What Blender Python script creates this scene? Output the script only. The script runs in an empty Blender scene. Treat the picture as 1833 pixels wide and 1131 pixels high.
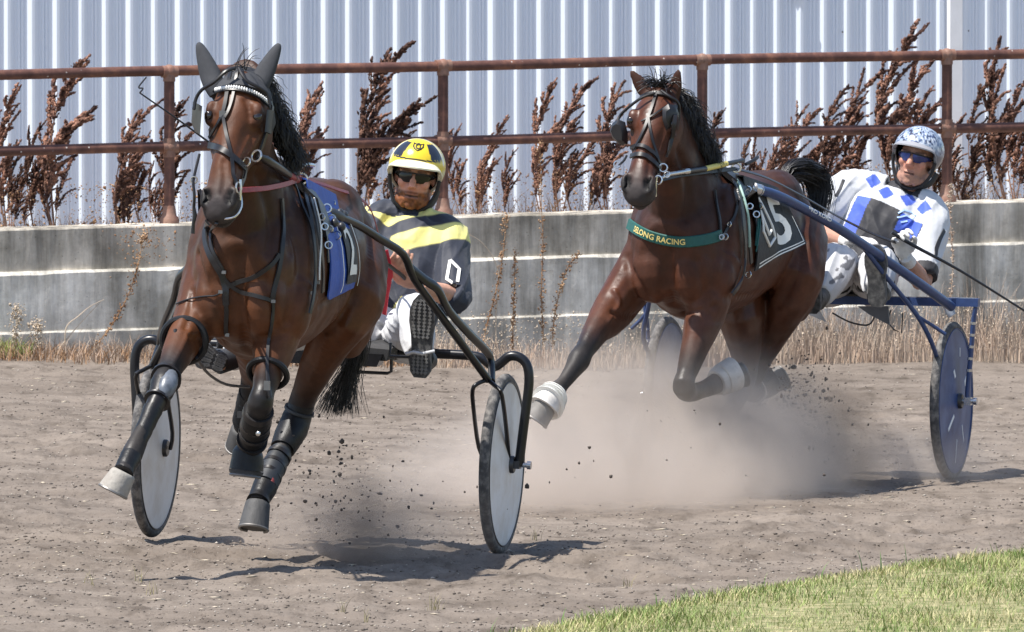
import bpy, bmesh, math, random
import numpy as np
from mathutils import Vector, Matrix, Quaternion
from mathutils.bvhtree import BVHTree

random.seed(7)
RNG = np.random.default_rng(11)
scene = bpy.context.scene
COL = scene.collection

# ------------------------------------------------------------------ camera
F_PX, Y_HOR, CAM_H = 20372.0, -110.0, 2.38        # long lens, in pixels of a 1833 x 1131 frame
PITCH = math.atan((565.5 - Y_HOR) / F_PX)
cam_data = bpy.data.cameras.new('camera')
cam = bpy.data.objects.new('camera', cam_data)
COL.objects.link(cam)
cam_data.sensor_width = 36.0
cam_data.lens = 36.0 * F_PX / 1833.0
cam_data.clip_start = 0.5
cam_data.clip_end = 3000.0
cam.location = (0, 0, CAM_H)
cam.rotation_euler = (math.pi / 2 - PITCH, 0, 0)
scene.camera = cam
cam_data.dof.use_dof = True
cam_data.dof.focus_distance = 43.5
cam_data.dof.aperture_fstop = 36.0

# ------------------------------------------------------------------ light
SUN_EL, SUN_AZ = math.radians(65.0), (-0.88, -0.475)   # the sun stands high, on the left and this side
_az = Vector((SUN_AZ[0], SUN_AZ[1], 0)).normalized()
SUN_DIR = Vector((_az.x * math.cos(SUN_EL), _az.y * math.cos(SUN_EL), math.sin(SUN_EL)))
world = bpy.data.worlds.new('World')
scene.world = world
world.use_nodes = True
_nt = world.node_tree
_bg = _nt.nodes['Background']
_sky = _nt.nodes.new('ShaderNodeTexSky')
_sky.sky_type = 'NISHITA'
_sky.sun_disc = False
_sky.sun_elevation = SUN_EL
_sky.sun_rotation = math.atan2(_az.x, _az.y)
_nt.links.new(_sky.outputs['Color'], _bg.inputs['Color'])
_bg.inputs['Strength'].default_value = 0.13
sun_data = bpy.data.lights.new('sun', 'SUN')
sun_data.energy = 5.0
sun_data.angle = math.radians(0.5)
sun_data.color = (1.0, 0.955, 0.89)
sun = bpy.data.objects.new('sun', sun_data)
COL.objects.link(sun)
sun.rotation_euler = SUN_DIR.to_track_quat('Z', 'Y').to_euler()
sun.location = (-20, 30, 40)
scene.view_settings.view_transform = 'Standard'
scene.view_settings.look = 'None'
scene.view_settings.exposure = 0.62
scene.view_settings.gamma = 1.0
scene.cycles.volume_bounces = 2
scene.cycles.volume_step_rate = 2.0
scene.cycles.volume_max_steps = 128
scene.cycles.max_bounces = 8
scene.cycles.transparent_max_bounces = 16

# ------------------------------------------------------------------ geometry of the place
CAM = Vector((0, 0, CAM_H))
def ray(px, py):
    f = Vector((0, math.cos(PITCH), -math.sin(PITCH)))
    u = Vector((0, math.sin(PITCH), math.cos(PITCH)))
    return f + Vector((1, 0, 0)) * ((px - 916.5) / F_PX) + u * ((565.5 - py) / F_PX)
def P(px, py, d):
    r = ray(px, py)
    return CAM + r * (d / r.y)
def ground_at(px, py, z=0.0):
    r = ray(px, py)
    return CAM + r * ((z - CAM_H) / r.z)
def gz(x, y):
    """height of the banked dirt: a slight rise to the outside of the bend"""
    return 0.037 * 0.5 * ((-x - 0.05) + np.sqrt((x + 0.05) ** 2 + 0.05)) 
def make_frame(x, y, z, yaw, roll):
    a, r = math.radians(yaw), math.radians(roll)
    f = Vector((-math.sin(a), -math.cos(a), 0))
    l = Vector((math.cos(a), -math.sin(a), 0))
    u = Vector((0, 0, 1))
    l2 = l * math.cos(r) - u * math.sin(r)
    u2 = u * math.cos(r) + l * math.sin(r)
    return Matrix(((f.x, l2.x, u2.x, x), (f.y, l2.y, u2.y, y), (f.z, l2.z, u2.z, z), (0, 0, 0, 1)))
def make_L(M):
    Mi = M.inverted()
    R = Mi.to_3x3()
    o = Mi @ CAM
    def L(px, py, xl):
        """the point of the frame's plane x = xl that shows at this pixel"""
        d = R @ ray(px, py)
        return o + d * ((xl - o.x) / d.x)
    return L

# ------------------------------------------------------------------ materials
def srgb(r, g, b):
    return tuple((c / 255 / 12.92 if c / 255 <= 0.04045 else ((c / 255 + 0.055) / 1.055) ** 2.4) for c in (r, g, b))
def new_mat(name):
    m = bpy.data.materials.new(name)
    m.use_nodes = True
    nt = m.node_tree
    return m, nt, nt.nodes['Principled BSDF']
def mat(name, col, rough=0.6, metal=0.0, spec=0.5, var=0.15, scale=12.0, bump=0.0, bscale=60.0, coat=0.0,
        attr=False, col2=None, sheen=0.0, stretch=None, trans=0.0, bdist=0.01):
    """principled with procedural colour variation and fine relief; attr: base colour comes from the vertex colours"""
    m, nt, b = new_mat(name)
    N, K = nt.nodes, nt.links
    tc = N.new('ShaderNodeTexCoord')
    src = tc.outputs['Object']
    if stretch:
        mp = N.new('ShaderNodeMapping')
        mp.inputs['Scale'].default_value = stretch
        K.new(src, mp.inputs['Vector'])
        src = mp.outputs['Vector']
    n1 = N.new('ShaderNodeTexNoise')
    n1.inputs['Scale'].default_value = scale
    n1.inputs['Detail'].default_value = 6
    n1.inputs['Roughness'].default_value = 0.6
    K.new(src, n1.inputs['Vector'])
    if attr:
        at = N.new('ShaderNodeAttribute')
        at.attribute_name = 'Col'
        base = at.outputs['Color']
    else:
        rgb = N.new('ShaderNodeRGB')
        rgb.outputs[0].default_value = (*col, 1)
        base = rgb.outputs[0]
    if col2:
        mx = N.new('ShaderNodeMix'); mx.data_type = 'RGBA'
        cr = N.new('ShaderNodeValToRGB')
        cr.color_ramp.elements[0].position = 0.42
        cr.color_ramp.elements[1].position = 0.62
        K.new(n1.outputs['Fac'], cr.inputs['Fac'])
        K.new(cr.outputs['Color'], mx.inputs['Factor'])
        K.new(base, mx.inputs['A'])
        mx.inputs['B'].default_value = (*col2, 1)
        base = mx.outputs['Result']
    mr = N.new('ShaderNodeMapRange')
    mr.inputs['From Min'].default_value = 0.3
    mr.inputs['From Max'].default_value = 0.7
    mr.inputs['To Min'].default_value = 1 - var
    mr.inputs['To Max'].default_value = 1 + var
    K.new(n1.outputs['Fac'], mr.inputs['Value'])
    mul = N.new('ShaderNodeVectorMath'); mul.operation = 'SCALE'
    K.new(base, mul.inputs[0])
    K.new(mr.outputs['Result'], mul.inputs['Scale'])
    K.new(mul.outputs[0], b.inputs['Base Color'])
    b.inputs['Roughness'].default_value = rough
    b.inputs['Metallic'].default_value = metal
    b.inputs['Specular IOR Level'].default_value = spec
    b.inputs['Coat Weight'].default_value = coat
    b.inputs['Coat Roughness'].default_value = 0.15
    b.inputs['Sheen Weight'].default_value = sheen
    if bump > 0:
        n2 = N.new('ShaderNodeTexNoise')
        n2.inputs['Scale'].default_value = bscale
        n2.inputs['Detail'].default_value = 5
        K.new(src, n2.inputs['Vector'])
        bp = N.new('ShaderNodeBump')
        bp.inputs['Strength'].default_value = bump
        bp.inputs['Distance'].default_value = bdist
        K.new(n2.outputs['Fac'], bp.inputs['Height'])
        K.new(bp.outputs['Normal'], b.inputs['Normal'])
    return m

# ------------------------------------------------------------------ mesh collecting
OFF = {}
def thing(name, label, cat, M=None, off=(0, 0, 0), group=None):
    o = bpy.data.objects.new(name, None)
    COL.objects.link(o)
    o.empty_display_size = 0.1
    M = M or Matrix.Identity(4)
    o.matrix_world = M @ Matrix.Translation(Vector(off))
    OFF[o.name] = Vector(off)
    tag(o, label, cat, group)
    return o
def tag(o, label=None, cat=None, group=None, kind=None):
    if label: o['label'] = label
    if cat: o['category'] = cat
    if group: o['group'] = group
    if kind: o['kind'] = kind
    return o
def link_mesh(name, me, material, parent=None, smooth=True, kind=None):
    if material is not None and len(me.materials) == 0:
        me.materials.append(material)
    if smooth:
        me.polygons.foreach_set('use_smooth', [True] * len(me.polygons))
    o = bpy.data.objects.new(name, me)
    COL.objects.link(o)
    if parent is not None:
        o.parent = parent
        root = parent
        while root.parent is not None:
            root = root.parent
        if parent is root and root.name in OFF:
            o.location = -OFF[root.name]
    if kind: o['kind'] = kind
    return o

class MB:
    """collects shapes into one mesh"""
    def __init__(s):
        s.v, s.f = [], []
    def add(s, verts, faces):
        n = len(s.v)
        s.v.extend([tuple(p) for p in verts])
        s.f.extend([tuple(i + n for i in f) for f in faces])
        return s
    def box(s, c, size, R=None, taper=None):
        hx, hy, hz = [k / 2 for k in size]
        vs = [Vector((sx * hx, sy * hy, sz * hz)) for sz in (-1, 1) for sy in (-1, 1) for sx in (-1, 1)]
        if taper:
            vs = [Vector((p.x * (taper if p.z > 0 else 1), p.y * (taper if p.z > 0 else 1), p.z)) for p in vs]
        c = Vector(c)
        vs = [c + (R @ p if R else p) for p in vs]
        return s.add(vs, [(0, 2, 3, 1), (4, 5, 7, 6), (0, 1, 5, 4), (2, 6, 7, 3), (0, 4, 6, 2), (1, 3, 7, 5)])
    def rings(s, rs, cap=True):
        n = len(rs[0])
        base = len(s.v)
        for r in rs:
            s.v.extend([tuple(p) for p in r])
        for i in range(len(rs) - 1):
            for k in range(n):
                a, b = base + i * n + k, base + i * n + (k + 1) % n
                s.f.append((a, b, b + n, a + n))
        if cap:
            s.f.append(tuple(base + k for k in reversed(range(n))))
            e = base + (len(rs) - 1) * n
            s.f.append(tuple(e + k for k in range(n)))
        return s
    def tube(s, pts, r, n=8, cap=True, ref=None, flat=None, sub=0):
        """round (or with flat: elliptical) tube through points; r a number or a list"""
        pts = [Vector(p) for p in pts]
        rr = list(r) if hasattr(r, '__len__') else [r] * len(pts)
        ff = flat if flat is None or hasattr(flat, '__len__') else [flat] * len(pts)
        if sub:
            pts, rr, ff = smooth_path(pts, rr, sub, ff)
        T = []
        for i in range(len(pts)):
            a, b = pts[max(i - 1, 0)], pts[min(i + 1, len(pts) - 1)]
            t = (b - a)
            T.append(t.normalized() if t.length > 1e-9 else Vector((0, 0, 1)))
        if ref is None:
            ref = Vector((0, 1, 0)) if abs(T[0].y) < 0.8 else Vector((1, 0, 0))
        rs = []
        u = Vector(ref)
        for i, p in enumerate(pts):
            u = u - T[i] * u.dot(T[i])
            if u.length < 1e-6: u = T[i].orthogonal()
            u.normalize()
            w = T[i].cross(u)
            ra = rr[i]
            rb = ff[i] if ff else ra
            rs.append([p + u * (ra * math.cos(2 * math.pi * k / n)) + w * (rb * math.sin(2 * math.pi * k / n)) for k in range(n)])
        return s.rings(rs, cap)
    def ball(s, c, r, R=None, nu=14, nv=9):
        c = Vector(c)
        r = r if hasattr(r, '__len__') else (r, r, r)
        vs, fs = [], []
        def pt(x, y, z):
            p = Vector((x * r[0], y * r[1], z * r[2]))
            return c + (R @ p if R else p)
        vs.append(pt(0, 0, 1))
        for j in range(1, nv):
            a = math.pi * j / nv
            for i in range(nu):
                b = 2 * math.pi * i / nu
                vs.append(pt(math.sin(a) * math.cos(b), math.sin(a) * math.sin(b), math.cos(a)))
        vs.append(pt(0, 0, -1))
        for i in range(nu):
            fs.append((0, 1 + i, 1 + (i + 1) % nu))
        for j in range(nv - 2):
            for i in range(nu):
                a, b = 1 + j * nu + i, 1 + j * nu + (i + 1) % nu
                fs.append((a, a + nu, b + nu, b))
        e = len(vs) - 1
        for i in range(nu):
            fs.append((e, e - nu + (i + 1) % nu, e - nu + i))
        return s.add(vs, fs)
    def ribbon(s, pts, nrm, width, thick=0.004):
        """a strap with thickness lying on a surface"""
        pts = [Vector(p) for p in pts]; nrm = [Vector(q).normalized() for q in nrm]
        ww = width if hasattr(width, '__len__') else [width] * len(pts)
        rs = []
        for i, p in enumerate(pts):
            a, b = pts[max(i - 1, 0)], pts[min(i + 1, len(pts) - 1)]
            t = (b - a)
            if t.length < 1e-9: t = Vector((0, 0, 1))
            t.normalize()
            sd = t.cross(nrm[i])
            if sd.length < 1e-5: sd = t.orthogonal()
            sd.normalize()
            up = sd.cross(t)
            h = ww[i] / 2
            rs.append([p - sd * h, p + sd * h, p + sd * h * 0.86 + up * thick, p - sd * h * 0.86 + up * thick])
        return s.rings(rs, True)
    def torus(s, c, R_, r, axis=(0, 0, 1), n=20, m=8, sc=(1, 1)):
        q = Vector(axis).normalized().to_track_quat('Z', 'Y')
        c = Vector(c)
        vs, fs = [], []
        for i in range(n):
            a = 2 * math.pi * i / n
            for j in range(m):
                b = 2 * math.pi * j / m
                p = Vector(((R_ + r * math.cos(b)) * math.cos(a) * sc[0], (R_ + r * math.cos(b)) * math.sin(a) * sc[1], r * math.sin(b)))
                vs.append(c + q @ p)
        for i in range(n):
            for j in range(m):
                fs.append((i * m + j, ((i + 1) % n) * m + j, ((i + 1) % n) * m + (j + 1) % m, i * m + (j + 1) % m))
        return s.add(vs, fs)
    def lathe(s, prof, c, axis, n=40):
        """prof: (radius, along axis)"""
        q = Vector(axis).normalized().to_track_quat('Z', 'Y')
        c = Vector(c)
        rs = [[c + q @ Vector((r * math.cos(2 * math.pi * k / n), r * math.sin(2 * math.pi * k / n), h)) for k in range(n)] for r, h in prof]
        return s.rings(rs, True)
    def mesh(s, name):
        me = bpy.data.meshes.new(name)
        me.from_pydata(s.v, [], s.f)
        me.update()
        return me
    def build(s, name, material, parent=None, smooth=True, kind=None):
        me = s.mesh(name)
        bm = bmesh.new(); bm.from_mesh(me)
        bmesh.ops.recalc_face_normals(bm, faces=bm.faces)
        bm.to_mesh(me); bm.free()
        o = link_mesh(name, me, material, parent, smooth, kind)
        if smooth:
            try: me.set_sharp_from_angle(angle=math.radians(42))
            except Exception: pass
        return o

def smooth_path(pts, rr, sub, ff=None):
    """catmull-rom through the points"""
    out, ro, fo = [], [], []
    n = len(pts)
    for i in range(n - 1):
        p0, p1, p2, p3 = pts[max(i - 1, 0)], pts[i], pts[i + 1], pts[min(i + 2, n - 1)]
        for k in range(sub):
            t = k / sub
            out.append(0.5 * ((2 * p1) + (p2 - p0) * t + (2 * p0 - 5 * p1 + 4 * p2 - p3) * t * t + (3 * p1 - p0 - 3 * p2 + p3) * t ** 3))
            e = t
            ro.append(rr[i] * (1 - e) + rr[i + 1] * e)
            if ff: fo.append(ff[i] * (1 - e) + ff[i + 1] * e)
    out.append(pts[-1]); ro.append(rr[-1])
    if ff: fo.append(ff[-1])
    return out, ro, (fo if ff else None)
def spath(pts, sub=6):
    return smooth_path([Vector(p) for p in pts], [1] * len(pts), sub)[0]

def remeshed(mb, voxel, smooth_it=4, factor=0.5):
    """grow one continuous skin over overlapping shapes"""
    me = mb.mesh('tmp')
    bm = bmesh.new(); bm.from_mesh(me)
    bmesh.ops.recalc_face_normals(bm, faces=bm.faces)
    bm.to_mesh(me); bm.free()
    o = bpy.data.objects.new('tmp', me)
    COL.objects.link(o)
    md = o.modifiers.new('r', 'REMESH'); md.mode = 'VOXEL'; md.voxel_size = voxel; md.adaptivity = 0
    if smooth_it:
        ms = o.modifiers.new('s', 'SMOOTH'); ms.factor = factor; ms.iterations = smooth_it
    dg = bpy.context.evaluated_depsgraph_get()
    res = bpy.data.meshes.new_from_object(o.evaluated_get(dg))
    bpy.data.objects.remove(o)
    bpy.data.meshes.remove(me)
    return res
def coords(me):
    a = np.empty(len(me.vertices) * 3, dtype=np.float32)
    me.vertices.foreach_get('co', a)
    return a.reshape(-1, 3)
def normals(me):
    a = np.empty(len(me.vertices) * 3, dtype=np.float32)
    me.vertices.foreach_get('normal', a)
    return a.reshape(-1, 3)
def set_coords(me, a):
    me.vertices.foreach_set('co', a.astype(np.float32).ravel())
    me.update()
def set_cols(me, c):
    at = me.color_attributes.new('Col', 'FLOAT_COLOR', 'POINT')
    c4 = np.ones((len(c), 4), dtype=np.float32)
    c4[:, :3] = c
    at.data.foreach_set('color', c4.ravel())
def mesh_np(name, V, Fq):
    me = bpy.data.meshes.new(name)
    V = np.asarray(V, dtype=np.float32); Fq = np.asarray(Fq, dtype=np.int32)
    k = Fq.shape[1]
    me.vertices.add(len(V)); me.vertices.foreach_set('co', V.ravel())
    me.loops.add(Fq.size); me.loops.foreach_set('vertex_index', Fq.ravel())
    me.polygons.add(len(Fq))
    me.polygons.foreach_set('loop_start', np.arange(0, Fq.size, k, dtype=np.int32))
    me.polygons.foreach_set('loop_total', np.full(len(Fq), k, dtype=np.int32))
    me.update(calc_edges=True)
    return me
def vnoise(X, Y, seed=0):
    """smooth value noise"""
    r = np.random.default_rng(seed).random((256, 256))
    xi, yi = np.floor(X).astype(int), np.floor(Y).astype(int)
    fx, fy = X - xi, Y - yi
    fx, fy = fx * fx * (3 - 2 * fx), fy * fy * (3 - 2 * fy)
    g = lambda a, b: r[a % 256, b % 256]
    return (g(xi, yi) * (1 - fx) + g(xi + 1, yi) * fx) * (1 - fy) + (g(xi, yi + 1) * (1 - fx) + g(xi + 1, yi + 1) * fx) * fy - 0.5
def sstep(a, b, x):
    t = np.clip((x - a) / (b - a), 0, 1)
    return t * t * (3 - 2 * t)

# ================================================================== THE SETTING
# ------------------------------------------------------------------ line of the wall, receding to the right
W0 = Vector((-2.803, 62.3, 0)); W1 = Vector((2.933, 65.2, 0))
WU = (W1 - W0).normalized()
WN = Vector((WU.y, -WU.x, 0))                        # towards the track
def wall_s(px, off=0.0):
    o = W0 + WN * off
    k = (px - 916.5) / F_PX
    return (k * o.y - o.x) / (WU.x - k * WU.y)
def WP(s, off=0.0, z=0.0):
    return W0 + WU * s + WN * off + Vector((0, 0, z + 0.0140 * s))
WALL_Z, RAIL1, RAIL2 = 0.79, 1.212, 1.631

# ------------------------------------------------------------------ ground: one sheet to the horizon
def axis_pts(a, b, step, lo, hi):
    mid = list(np.arange(a, b + 1e-6, step))
    up, d, v = [], step, b
    while v < hi:
        d *= 1.35; v += d; up.append(v)
    dn, d, v = [], step, a
    while v > lo:
        d *= 1.35; v -= d; dn.append(v)
    return np.array(dn[::-1] + mid + up)
gx = axis_pts(-4.2, 4.6, 0.03, -1500, 1500)
gy = axis_pts(37.5, 60.5, 0.06, -300, 2500)
GX, GY = np.meshgrid(gx, gy)
def ground_h(X, Y):
    near = sstep(8, 5, np.abs(X)) * sstep(70, 64, Y) * sstep(30, 36, Y)
    z = gz(np.clip(X, -6, 60), Y)
    # harrowed, trodden dirt: ripples along the way the horses run, hoof-churned lumps
    A = X * 0.97 + Y * 0.22; B = Y * 0.97 - X * 0.22
    amp = 0.35 + 0.65 * sstep(-0.15, 0.25, vnoise(X * 0.7, Y * 0.35, 5))
    z = z + near * amp * (0.026 * vnoise(A * 3.1, B * 1.2, 1) + 0.022 * vnoise(A * 9, B * 4.5, 2) + 0.012 * vnoise(X * 21, Y * 12, 3)) * (1 + .9 * sstep(.0, .25, vnoise(A * .5, B * .9, 8)))
    return z
GZ = ground_h(GX, GY)
ny, nx = GX.shape
idx = np.arange(nx * ny).reshape(ny, nx)
gf = np.stack([idx[:-1, :-1].ravel(), idx[:-1, 1:].ravel(), idx[1:, 1:].ravel(), idx[1:, :-1].ravel()], 1)
g_me = mesh_np('ground', np.stack([GX.ravel(), GY.ravel(), GZ.ravel()], 1), gf)
def dirt_material():
    m, nt, b = new_mat('track_dirt')
    N, K = nt.nodes, nt.links
    tc = N.new('ShaderNodeTexCoord')
    mp = N.new('ShaderNodeMapping'); mp.inputs['Scale'].default_value = (1, 0.28, 1)
    mp.inputs['Rotation'].default_value = (0, 0, 0.15)
    K.new(tc.outputs['Object'], mp.inputs['Vector'])
    def noise(scale, det, src, rough=0.6):
        n = N.new('ShaderNodeTexNoise'); n.inputs['Scale'].default_value = scale
        n.inputs['Detail'].default_value = det; n.inputs['Roughness'].default_value = rough
        K.new(src, n.inputs['Vector']); return n
    mp2 = N.new('ShaderNodeMapping'); mp2.inputs['Scale'].default_value = (0.42, 1.1, 1); mp2.inputs['Rotation'].default_value = (0, 0, -0.06)
    K.new(tc.outputs['Object'], mp2.inputs['Vector'])
    big = noise(1.6, 6, mp2.outputs['Vector'], .68)
    mid = noise(7, 6, mp.outputs['Vector'], 0.65)
    fine = noise(55, 6, mp.outputs['Vector'], 0.75)
    def ramp(src, stops):
        r = N.new('ShaderNodeValToRGB')
        e = r.color_ramp.elements
        e[0].position, e[0].color = stops[0][0], (*stops[0][1], 1)
        e[1].position, e[1].color = stops[-1][0], (*stops[-1][1], 1)
        for p, c in stops[1:-1]:
            q = e.new(p); q.color = (*c, 1)
        K.new(src, r.inputs['Fac']); return r
    c1 = ramp(big.outputs['Fac'], [(0.32, (0.140, 0.114, 0.092)), (0.68, (0.222, 0.186, 0.154))])
    c2 = ramp(mid.outputs['Fac'], [(0.30, (0.50, 0.48, 0.46)), (0.50, (1, 1, 1)), (0.8, (1.10, 1.09, 1.08))])
    c3 = ramp(fine.outputs['Fac'], [(0.30, (0.48, 0.46, 0.45)), (0.44, (0.96, 0.96, 0.96)), (0.64, (1.05, 1.05, 1.05)), (0.76, (1.45, 1.42, 1.36))])
    m1 = N.new('ShaderNodeMix'); m1.data_type = 'RGBA'; m1.blend_type = 'MULTIPLY'; m1.inputs['Factor'].default_value = 1
    K.new(c1.outputs['Color'], m1.inputs['A']); K.new(c2.outputs['Color'], m1.inputs['B'])
    m2 = N.new('ShaderNodeMix'); m2.data_type = 'RGBA'; m2.blend_type = 'MULTIPLY'; m2.inputs['Factor'].default_value = 1
    K.new(m1.outputs['Result'], m2.inputs['A']); K.new(c3.outputs['Color'], m2.inputs['B'])
    K.new(m2.outputs['Result'], b.inputs['Base Color'])
    b.inputs['Roughness'].default_value = 0.95
    b.inputs['Specular IOR Level'].default_value = 0.15
    bp = N.new('ShaderNodeBump'); bp.inputs['Strength'].default_value = 0.5; bp.inputs['Distance'].default_value = 0.012
    K.new(fine.outputs['Fac'], bp.inputs['Height'])
    K.new(bp.outputs['Normal'], b.inputs['Normal'])
    return m
M_dirt = dirt_material()
tag(link_mesh('dirt_track', g_me, M_dirt), 'pale brown harrowed dirt of the racing track', None, kind='structure')

# gravel, straw and clods lying on the dirt
def scatter_bits(name, n, size, colour, label, flat=0.5, long=1.0, region=None, seed=3, var=0.25):
    r = np.random.default_rng(seed)
    # denser towards the camera, spread evenly over the picture rather than over the plan
    py = 622 + (1150 - 622) * r.random(n * 2) ** 0.9
    d = F_PX * CAM_H / (py - Y_HOR)
    px = r.random(n * 2) * 1950 - 60
    X = (px - 916.5) / F_PX * d
    Y = d
    keep = vnoise(X * 1.3, Y * 0.45, seed + 9) + 0.5 * vnoise(X * 5, Y * 1.5, seed + 10) + 0.62 > r.random(n * 2) * 0.9
    keep &= Y < W0.y + (X - W0.x) * WU.y / WU.x - 0.6
    X, Y = X[keep][:n], Y[keep][:n]
    n = len(X)
    Z = ground_h(X, Y)
    sz = size * np.exp(np.clip(r.normal(0, 0.4, n), -1, 0.8))
    oct_v = np.array([(1, 0, 0), (0, 1, 0), (-1, 0, 0), (0, -1, 0), (0, 0, 1), (0, 0, -1)], float)
    oct_f = np.array([(0, 1, 4), (1, 2, 4), (2, 3, 4), (3, 0, 4), (1, 0, 5), (2, 1, 5), (3, 2, 5), (0, 3, 5)])
    a = r.random(n) * 6.283
    V = oct_v[None] * np.stack([sz * long, sz, sz * flat], 1)[:, None, :] * (0.7 + 0.6 * r.random((n, 6, 1)))
    ca, sa = np.cos(a)[:, None], np.sin(a)[:, None]
    V = np.stack([V[..., 0] * ca - V[..., 1] * sa, V[..., 0] * sa + V[..., 1] * ca, V[..., 2]], 2)
    V += np.stack([X, Y, Z + sz * flat * 0.45], 1)[:, None, :]
    Fc = (oct_f[None] + (np.arange(n) * 6)[:, None, None]).reshape(-1, 3)
    me = mesh_np(name, V.reshape(-1, 3), Fc)
    return tag(link_mesh(name, me, mat(name, colour, 0.9, var=var, scale=9, spec=0.2), smooth=False), label, None, kind='stuff')
scatter_bits('pale_gravel', 3600, 0.0040, (0.40, 0.36, 0.31), 'pale grit and crushed stone scattered over the dirt track', seed=3)
scatter_bits('dark_clods', 2800, 0.0042, (0.09, 0.078, 0.07), 'small dark clods scattered over the dirt track', flat=0.45, seed=23)
scatter_bits('brown_clods', 9000, 0.0046, (0.155, 0.128, 0.108), 'crumbly brown clods scattered over the dirt track', flat=0.6, seed=63)
scatter_bits('straw_bits', 900, 0.0038, (0.50, 0.43, 0.33), 'short bits of straw lying on the dirt track', flat=0.4, long=4.5, seed=43)

# ------------------------------------------------------------------ concrete wall
def concrete_material(name, base, streak=1.0):
    m, nt, b = new_mat(name)
    N, K = nt.nodes, nt.links
    tc = N.new('ShaderNodeTexCoord')
    mp = N.new('ShaderNodeMapping'); mp.inputs['Scale'].default_value = (5.5, 5.5, 0.5)
    K.new(tc.outputs['Object'], mp.inputs['Vector'])
    st = N.new('ShaderNodeTexNoise'); st.inputs['Scale'].default_value = 1.0; st.inputs['Detail'].default_value = 7; st.inputs['Roughness'].default_value = 0.7
    K.new(mp.outputs['Vector'], st.inputs['Vector'])
    bl = N.new('ShaderNodeTexNoise'); bl.inputs['Scale'].default_value = 1.6; bl.inputs['Detail'].default_value = 8; bl.inputs['Roughness'].default_value = 0.68
    K.new(tc.outputs['Object'], bl.inputs['Vector'])
    sp = N.new('ShaderNodeTexVoronoi'); sp.inputs['Scale'].default_value = 22
    K.new(tc.outputs['Object'], sp.inputs['Vector'])
    r1 = N.new('ShaderNodeValToRGB'); e = r1.color_ramp.elements
    e[0].position, e[0].color = 0.34, (0.30, 0.295, 0.285, 1); e[1].position, e[1].color = 0.60, (1.15, 1.15, 1.15, 1)
    K.new(st.outputs['Fac'], r1.inputs['Fac'])
    r2 = N.new('ShaderNodeValToRGB'); e = r2.color_ramp.elements
    e[0].position, e[0].color = 0.36, (base[0] * 0.50, base[1] * 0.49, base[2] * 0.47, 1); e[1].position, e[1].color = 0.62, (base[0] * 1.25, base[1] * 1.25, base[2] * 1.27, 1)
    K.new(bl.outputs['Fac'], r2.inputs['Fac'])
    r3 = N.new('ShaderNodeValToRGB'); e = r3.color_ramp.elements
    e[0].position, e[0].color = 0.03, (0.25, 0.25, 0.25, 1); e[1].position, e[1].color = 0.10, (1, 1, 1, 1)
    K.new(sp.outputs['Distance'], r3.inputs['Fac'])
    x = r2.outputs['Color']
    for s, f in ((r1, 0.85 * streak), (r3, 0.8)):
        mx = N.new('ShaderNodeMix'); mx.data_type = 'RGBA'; mx.blend_type = 'MULTIPLY'; mx.inputs['Factor'].default_value = f
        K.new(x, mx.inputs['A']); K.new(s.outputs['Color'], mx.inputs['B']); x = mx.outputs['Result']
    K.new(x, b.inputs['Base Color'])
    b.inputs['Roughness'].default_value = 0.92; b.inputs['Specular IOR Level'].default_value = 0.2
    nn = N.new('ShaderNodeTexNoise'); nn.inputs['Scale'].default_value = 14; nn.inputs['Detail'].default_value = 8; nn.inputs['Roughness'].default_value = 0.7
    K.new(tc.outputs['Object'], nn.inputs['Vector'])
    bp = N.new('ShaderNodeBump'); bp.inputs['Strength'].default_value = 0.35; bp.inputs['Distance'].default_value = 0.02
    K.new(nn.outputs['Fac'], bp.inputs['Height']); K.new(bp.outputs['Normal'], b.inputs['Normal'])
    return m
M_conc = concrete_material('weathered_concrete', (0.60, 0.545, 0.455))
M_conc2 = concrete_material('weathered_concrete_foot', (0.78, 0.735, 0.64), 0.95)
S0, S1 = -9.0, 17.0
wall = thing('retaining_wall', 'weathered grey concrete retaining wall under the rusty pipe fence', 'wall', None, tuple(WP(4, 0, 0)))
def wall_band(name, z0, z1, off, m, back=-0.34, top_bevel=0.0):
    """one pour of the wall, its arrises slightly broken"""
    ss = np.arange(S0, S1 + 0.01, 0.05)
    rs = []
    r = np.random.default_rng(int(z1 * 1000))
    for s in ss:
        e = 0.006 * vnoise(np.array([s * 6.0]), np.array([z1 * 50]), 4)[0] + 0.004 * (r.random() - 0.5)
        e2 = 0.010 * vnoise(np.array([s * 2.3]), np.array([z0 * 50]), 6)[0]
        bv = top_bevel * max(0.35, .9 + 1.2 * vnoise(np.array([s * 2.1]), np.array([z1 * 31]), 9)[0] + .8 * vnoise(np.array([s * 9.1]), np.array([z1 * 11]), 19)[0]) + .0005
        q = [WP(s, off, z0), WP(s, off + 2 * e * .3, z1 - .010 - bv + e), WP(s, off - .006 - bv * 1.3, z1 + (e if top_bevel == 0 else 0)), WP(s, back, z1 + (e if top_bevel == 0 else 0)), WP(s, back, z0)]
        rs.append(q)
    return MB().rings(rs).build(name, m, wall, smooth=False)
wall_band('top_course', 0.555, WALL_Z, 0.0, M_conc)
wall_band('middle_course', 0.225, 0.5546, 0.030, M_conc2, top_bevel=.008)
wall_band('footing_course', -0.25, 0.2246, 0.042, M_conc2, top_bevel=.001)

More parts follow.
